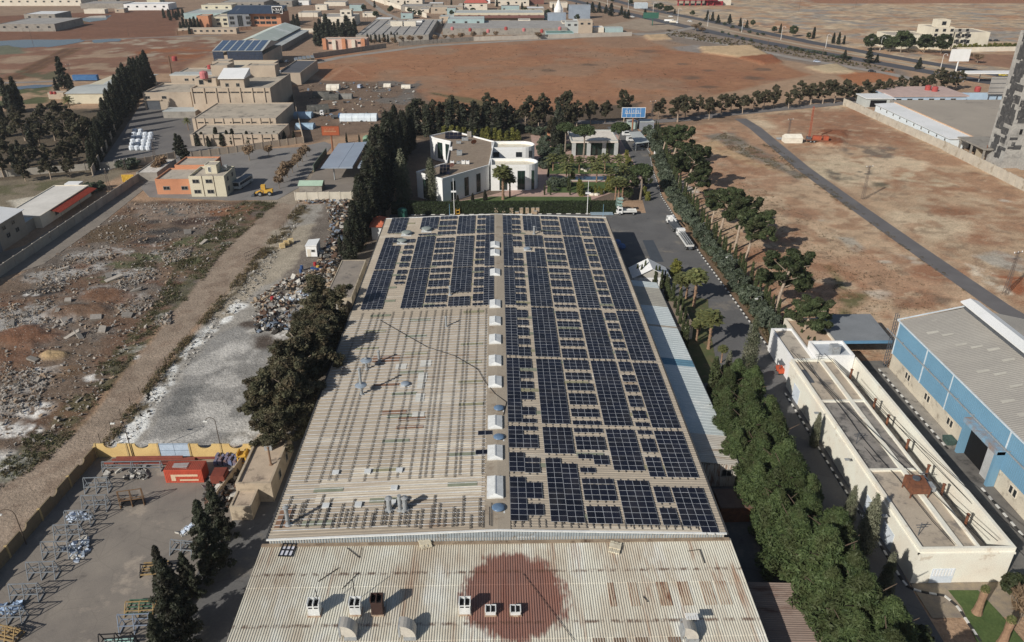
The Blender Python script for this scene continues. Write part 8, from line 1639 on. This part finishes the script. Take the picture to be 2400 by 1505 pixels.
SC_=[mk('scrap_white',(186,182,174),(150,146,138),2),mk('scrap_rust',(96,72,58)),mk('scrap_grey',(118,116,112)),mk('scrap_tan',(150,130,106)),mk('scrap_dark',(56,52,48)),mk('scrap_blue',(110,122,138))]
heap('scrap_heap','long heap of mixed scrap beside the cypress row',[(770,482),(842,474),(856,500),(840,560),(800,610),(790,650),(745,640),(752,590),(775,545),(770,510)],2200,.15,1.5,SC_+[SC_[1],SC_[4],SC_[4],SC_[2],SC_[1]],1.6,seed=2)
heap('scrap_heap','heap of timber and bags in the scrap yard',[(660,660),(720,640),(790,625),(790,680),(740,720),(690,730),(600,735),(592,705)],2200,.15,1.3,[SC_[0],SC_[3],SC_[0],SC_[3],SC_[4],SC_[1],SC_[2]],1.2,seed=3)
heap('white_bags','pile of white bags in the scrap yard',[(640,700),(720,684),(740,705),(640,722)],300,.5,.9,[SC_[0],mk('bag_blue_white',(186,200,216))],1.4,flat=.7,seed=4)
heap('pallet_scrap','dark pallets and pipes below the bag pile',[(600,738),(690,732),(700,775),(590,785)],420,.3,1.4,[SC_[2],SC_[4],SC_[5],SC_[0],SC_[1]],.9,seed=5)
heap('yard_scrap','tangled metal scrap between container and hut',[(490,1120),(560,1105),(560,1150),(520,1200),(478,1200)],420,.2,1.2,[SC_[2],SC_[4],SC_[1],SC_[0],SC_[4]],1.5,seed=6)
heap('hut_debris','scattered debris among the field huts',[(720,195),(960,195),(980,240),(900,290),(720,300)],420,.2,1.6,SC_,.4,seed=7)
heap('wall_litter','litter strip along foot of the pale concrete wall',[(700,478),(845,474),(845,468),(700,470)],260,.3,1.0,SC_,.5,seed=8)
heap('fence_litter','white litter along the wire fence',[(240,1045),(300,1045),(420,880),(500,780),(600,690),(700,520),(690,510),(560,680),(440,810),(330,930)],900,.12,.5,[SC_[0],SC_[0],SC_[2],SC_[4]],.1,seed=9)
heap('bundled_bags','crumpled silver-blue bags on the works yard floor',[(150,1290),(200,1258),(212,1290),(180,1318)],120,.4,.9,[mk('bag_silver',(188,200,216)),SC_[0],SC_[5]],.5,flat=.6,seed=10);heap('bundled_bags','crumpled pale bags beside the grey tube rack',[(415,1250),(470,1222),(476,1238),(430,1256)],90,.4,.9,[MATS['bag_silver'],SC_[0]],.5,flat=.6,seed=11);heap('bundled_bags','white sheets under the far racks',[(160,1208),(205,1200),(215,1218),(160,1225)],50,.4,1,[MATS['bag_silver']],.3,seed=12);heap('rack_parts','loose metal parts under the long beam rack',[(240,1110),(340,1095),(350,1122),(240,1125)],160,.2,.9,[SC_[2],SC_[0],SC_[4]],.4,seed=13)
heap('tarp_pile','pale blue tarps left of the lowest racks',[(0,1425),(45,1408),(50,1428),(0,1440)],40,.6,1.4,[mk('tarp_pale',(150,172,200))],.5,seed=14)
RC=[mk('rubble_pale',(160,152,142),(136,129,120),2),mk('rubble_grey',(132,126,118),(112,107,101),2),mk('rubble_tan',(138,118,98))]
rub_in=[(0,690),(130,600),(310,478),(590,475),(560,540),(430,690),(340,790),(200,970),(60,1090),(0,1130)]
heap('rubble','loose stones strewn over the rubble ground',rub_in,4200,.08,.6,RC,.1,flat=.7,seed=20)
for i,pl in enumerate(([(60,690),(150,610),(250,575),(275,600),(180,660),(110,690)],[(0,720),(120,700),(150,760),(60,800),(0,800)],[(220,690),(330,630),(370,640),(290,690)],[(380,600),(450,580),(445,600),(385,620)],[(270,720),(350,690),(360,720),(300,740)],[(0,840),(120,880),(90,960),(0,1000)],[(360,760),(400,730),(400,760)])):heap('rubble',['grey stone spill in the upper rubble ground','wide grey stone spill at the left edge','stone spill under the broken slabs','brick spill in the green patch','stone spill in the middle of the rubble ground','low stone spill at lower left','white stone pile at the dirt road edge'][i],pl,900,.08,.6,RC,.5,flat=.75,seed=30+i)
for i,(px,py,w,l,rz,tl)in enumerate(((268,655,1.2,4.2,-1.0,.2),(255,648,1.5,2.2,.5,.25),(170,788,1.0,3.6,-.9,.35),(185,788,1.0,3.0,.8,.3),(240,775,1.4,2.0,.2,.3),(298,742,2.2,1.6,.1,.35),(152,755,1.2,2,.8,.4),(133,735,.9,2.4,.05,.5),(160,705,1.4,1.3,.3,.3),(320,682,.8,2.8,-1.2,.2),(150,632,.8,3,-1.1,.15),(78,845,1,2.4,1.2,.1),(478,570,.9,2.4,-.5,.3),(440,546,2.0,2.4,.4,.3),(225,745,2.4,1.8,.4,.3),(30,760,.8,2,.4,.2))):
 X,Y=G(px,py);m=MB();m.box(-w/2,-l/2,0,w/2,l/2,.45);m.xf(lambda p:(p[0]*(1+.12*math.sin(p[1]*2.1+i)),p[1]+.2*math.sin(p[0]*3+i),p[2]*(1+.2*math.sin(p[0]*2+p[1]))));o=m.build('concrete_slab',RC[i%2],None,local=True,loc=(X,Y,.1));o.rotation_euler=(tl,tl*.5,rz);tag(o,'broken concrete slab on the rubble ground, %s in the list from centre'%ORD[i]if 0 else 'tilted broken concrete slab on rubble ground, %s nearest the centre'%ORD[i],'concrete slab','broken slabs on the rubble')
def weeds(lab,poly,n,mat,size=.22,seed=0,hh=.25,patch=.45):
 P=[G(*p)for p in poly];xs=[p[0]for p in P];ys=[p[1]for p in P];rs=np.random.RandomState(seed);X=rs.uniform(min(xs),max(xs),n*4);Y=rs.uniform(min(ys),max(ys),n*4);ok=(polysd(X,Y,P)>0)&(fbm(X/4,Y/4,seed)>patch);X,Y=X[ok][:n],Y[ok][:n];k=7
 c=np.stack([np.repeat(X,k),np.repeat(Y,k),np.zeros(len(X)*k)],1)+np.concatenate([rs.normal(size=(len(X)*k,2))*.22,np.abs(rs.normal(size=(len(X)*k,1)))*hh],1);v,f=leaves(c,rs.normal(size=c.shape)*.5,size,1.2,seed,.8,.5);me=np_mesh('weeds',v,f,4);me.materials.append(mat);o=bpy.data.objects.new('weeds',me);COL.objects.link(o);tag(o,lab,None,kind='stuff')
L_WEED=leafmat('weed_leaf',(70,76,46),(98,96,62),(84,74,52));L_DW=leafmat('dry_weed',(118,100,70),(92,82,58),(76,76,50))
weeds('green weeds along the rubble ground verge',[(575,472),(652,474),(590,530),(510,605),(455,690),(400,735),(330,820),(250,920),(180,1010),(110,1080),(0,1150),(0,1070),(80,1010),(180,910),(260,820),(350,730),(430,600),(520,510)],2100,L_WEED,.15,3,.15,.47)
weeds('dry weeds along the wire fence',[(235,1045),(262,1045),(420,830),(600,630),(720,482),(700,480),(590,610),(400,830)],1500,L_DW,.15,5,.25,.42);weeds('low weeds in the rubble hollows',[(300,620),(420,570),(480,580),(440,620),(330,640)],450,L_WEED,.12,7,.08,.45)
weeds('scrub along the field lane',[(1800,330),(1890,400),(2010,490),(2130,580),(2270,680),(2260,685),(2110,575),(1990,490),(1860,400),(1780,335)],700,L_DW,.1,9,.06,.48);weeds('dark low scrub in the right field',[(1700,310),(1890,410),(1870,420),(1660,330)],900,L_DW,.11,11,.06,.46);weeds('scrub on highway verge',[(1560,70),(1800,105),(2100,165),(2080,170),(1790,118),(1560,84)],700,L_DW,.7,13,.3,.4)
weeds('undergrowth beneath the roadside cypresses',[(1520,360),(1570,430),(1650,560),(1750,690),(1840,830),(1820,830),(1730,690),(1630,560),(1555,430)],1800,L_DW,.25,15,.25,.4)
weeds('scattered clods in ploughed field',[(700,160),(1200,100),(1560,95),(1850,160),(1550,250),(1200,270)],500,L_DW,.2,17,.03,.5);weeds('tiny shrubs on the red field',[(1600,480),(1750,420),(2250,720),(1900,760)],1500,L_DW,.09,19,.05,.42)
fp=onpath([G(*p)for p in((236,1038),(330,925),(420,822),(500,738),(600,622),(690,502),(700,486))],34);t=thing('wire_fence','rusty wire fence along the dirt road','fence',(*fp[0],0));m=MB();m.tube((0,0,-.1),(0,0,2.0),.05,5);me=None
for p in fp:
 if me is None:o=m.build('post',mk('post_dark',(66,56,48)),t,local=True);me=o.data
 else:o=bpy.data.objects.new('post',me);COL.objects.link(o);o.parent=t
 o.location=(p[0]-fp[0][0],p[1]-fp[0][1],0);o.rotation_euler=(rng.uniform(-.06,.06),rng.uniform(-.06,.06),0)
for z in(.4,.9,1.4,1.8):m=MB();m.path([(p[0],p[1],z)for p in fp],.018,3);m.build('wire',mk('wire_rust',(104,88,72)),t)
X,Y=G(576,612);t=thing('mesh_gate','rusty swung-open mesh gate at the scrap yard entrance','gate',(X,Y,0),R(60));m=MB()
for z in(.2,1.2,2.2):m.beam((0,0,z),(5.4,0,z),.07)
m.build('rails',MATS['post_dark'],t,local=True);m=MB();[m.beam((k*.6,0,.2),(k*.6,0,2.2),.05)for k in range(10)];m.build('bars',MATS['post_dark'],t,local=True)
for i,(px,py,mt)in enumerate(((706,642,'drum_blue'),(708,634,'drum_blue'),(733,638,'drum_blue'),(738,640,'drum_blue'),(744,640,'drum_blue'),(752,640,'drum_blue'),(739,626,'drum_red'),(640,712,'drum_red'),(746,634,'drum_yellow'))):
 X,Y=G(px,py);m=MB();m.lathe([(.42,0),(.42,.38),(.46,.42),(.42,.46),(.42,.95),(.38,.97)],(0,0,0),12);tag(m.build('drum',mk(mt,{'drum_blue':(50,80,130),'drum_red':(176,48,52),'drum_yellow':(200,160,60)}[mt],rough=.5),None,local=True,loc=(X,Y,.4 if px!=640 else.9)),'%s steel drum in the scrap yard, %s from left'%(mt.split('_')[1],ORD[[1,2,3,4,6,8,5,0,7][i]]),'drum','drums in the scrap yard')
for i,(px,py)in enumerate(((662,581),(672,575),(682,570))):X,Y=G(px,py);m=MB();m.box(-.7,-.6,.1,.7,.6,1.2);m.box(-.75,-.65,1.2,.75,.65,1.28);o=m.build('crate',mk('crate_yellow',(190,150,78),(206,190,150),1),None,local=True,loc=(X,Y,0));o.rotation_euler=(0,0,.4);tag(o,'yellow crate by the wire fence, %s from left'%ORD[i],'crate','yellow crates');
BLM=mk('bale_wrap',(206,212,218),(186,194,204),.8)
for i in range(22):r,c_=divmod(i,4);px=310+c_*13+r*1.5+(4-r)*0;py=352-r*8;X,Y=G(px,py);m=MB();m.lathe([(1.0,.1),(1.15,.5),(1.1,1.6),(.7,1.9),(.2,2.0)],(0,0,0),8);o=m.build('wrapped_bale',BLM,None,local=True,loc=(X,Y,0));o.rotation_euler=(0,0,i);tag(o,'white wrapped bale in the factory yard, row %s, %s from left'%(['one','two','three','four','five','six'][r],ORD[c_]),'bale','white bales in the factory yard')
def tent(lab,px,py,L_,D,H,mat,arch=True,rz=0):
 X,Y=G(px,py);m=MB();k=8;pr=[(-D/2*math.cos(math.pi*i/k)*1.0,H*math.sin(math.pi*i/k)**.7)for i in range(k+1)];n=len(pr)
 for j in range(6):m.add([(x,y,z)for x in(-L_/2+L_*j/6,-L_/2+L_*(j+.97)/6)for y,z in[(p[0]*(1+.04*math.sin(j*2)),p[1]*(1+.07*math.sin(j*3.1)))for p in pr]],[(i,i+1,n+i+1,n+i)for i in range(n-1)]+[tuple(range(n))[::-1],tuple(range(n,2*n))])
 o=m.build('tent',mat,None,local=True,loc=(X,Y,-.05));o.rotation_euler=(0,0,rz);tag(o,lab,'tent','tents in the hut yard')
TD=mk('tent_dark',(72,72,68),(92,90,84),.6,stain=(120,114,104),sscale=.5)
tent('long white plastic tunnel tent in the hut yard',842,281,17,6,3,mk('plastic_white',(204,214,222),(186,196,206),.4));tent('dark tarpaulin tent left of the long white tunnel',746,262,10,8,3.4,TD,rz=.3);tent('dark tarpaulin tent behind, left',756,228,9,6,3,TD,rz=-.2);tent('dark tarpaulin tent behind, middle',778,232,8,6,2.6,TD);tent('grey tarpaulin tent behind, right',806,230,9,5,2.4,mk('tent_grey',(128,126,120)));tent('white tent at the back of hut yard',782,210,7,6,3,mk('canvas',(216,210,194)));tent('white bag heap tent at the field edge',908,203,4,4,1.8,MATS['canvas']);tent('white bag heap tent farther right',952,206,5,4,1.8,MATS['canvas']);tent('pale blue tent in the factory shadow',710,275,9,6,2.6,mk('tent_blue',(150,176,196)));tent('pale blue tent in the factory shadow, nearer',716,300,8,6,2.2,MATS['tent_blue'])
for i,(a,b)in enumerate((((56.3,128,7.2),(66,76,7.4)),((57,127,7),(64.5,76.2,7.0)),((58,126,6.9),(60.5,76.2,6.6)),((62,126,7.6),(69.5,74,8.2)),((63.5,118,8),(72,62,5)),((57.2,126,6.2),(58.5,95,6.0)))):
 m=MB();k=10;m.path([(a[0]+(b[0]-a[0])*j/k+.5*math.sin(j*1.7+i)*(.35 if i in(1,2,5)else 0),a[1]+(b[1]-a[1])*j/k,a[2]+(b[2]-a[2])*j/k-.8*math.sin(math.pi*j/k))for j in range(k+1)],.05,4);tag(m.build('cable',mk('black_cable',(34,34,36))),'black cable over the long pale building, %s from the pines'%ORD[i],'cable','cables over the long building')
for i,y in enumerate((125.5,100,90,79)):X=(60.8,57.5,63.0,57.2)[i];m=MB();m.tube((X,y,5.7),(X,y,8.0),.06);m.beam((X-.7,y,7.6),(X+.7,y,7.6),.08);m.beam((X-.5,y,7.2),(X+.5,y,7.2),.07);tag(m.build('cable_post',STEEL),'small cable post on the long building roof, %s from far end'%ORD[i],'post','cable posts')
pole('thin loading frame marker on the yard',1505,628,616,.04,STEEL,None,'marker_post',False)
m=MB();P=PX((1506,563),(1531,563),(1556,614),(1527,614));m.prism(P,.0,.012);tag(m.build('weighbridge',mk('weigh_plate',(70,76,84),(62,68,76),.5)),'long rectangular weighbridge plate in the yard','weighbridge')
row('shrub',along((1290,440),(1330,436),5,4)+along((1440,440),(1470,400),8,6)+along((1275,395),(1282,330),7,4)+along((1200,300),(1300,322),8,6),3.2,'bushy evergreen','filling the villa garden','left','bushy evergreens of the garden',1.3)
# --- thin dry haze over the plain
hz=bpy.data.materials.new('haze_air');hz.use_nodes=True;hn=hz.node_tree;hn.nodes.remove(hn.nodes['Principled BSDF']);pv=hn.nodes.new('ShaderNodeVolumePrincipled');pv.inputs['Color'].default_value=(.86,.9,.96,1);pv.inputs['Density'].default_value=.00012;pv.inputs['Anisotropy'].default_value=.3
hn.links.new(pv.outputs[0],hn.nodes['Material Output'].inputs['Volume'])
m=MB();m.box(-6500,-3500,-3,6500,6500,95);o=m.build('haze',hz,None,local=True);tag(o,'thin pale haze over the plain',None,kind='stuff')
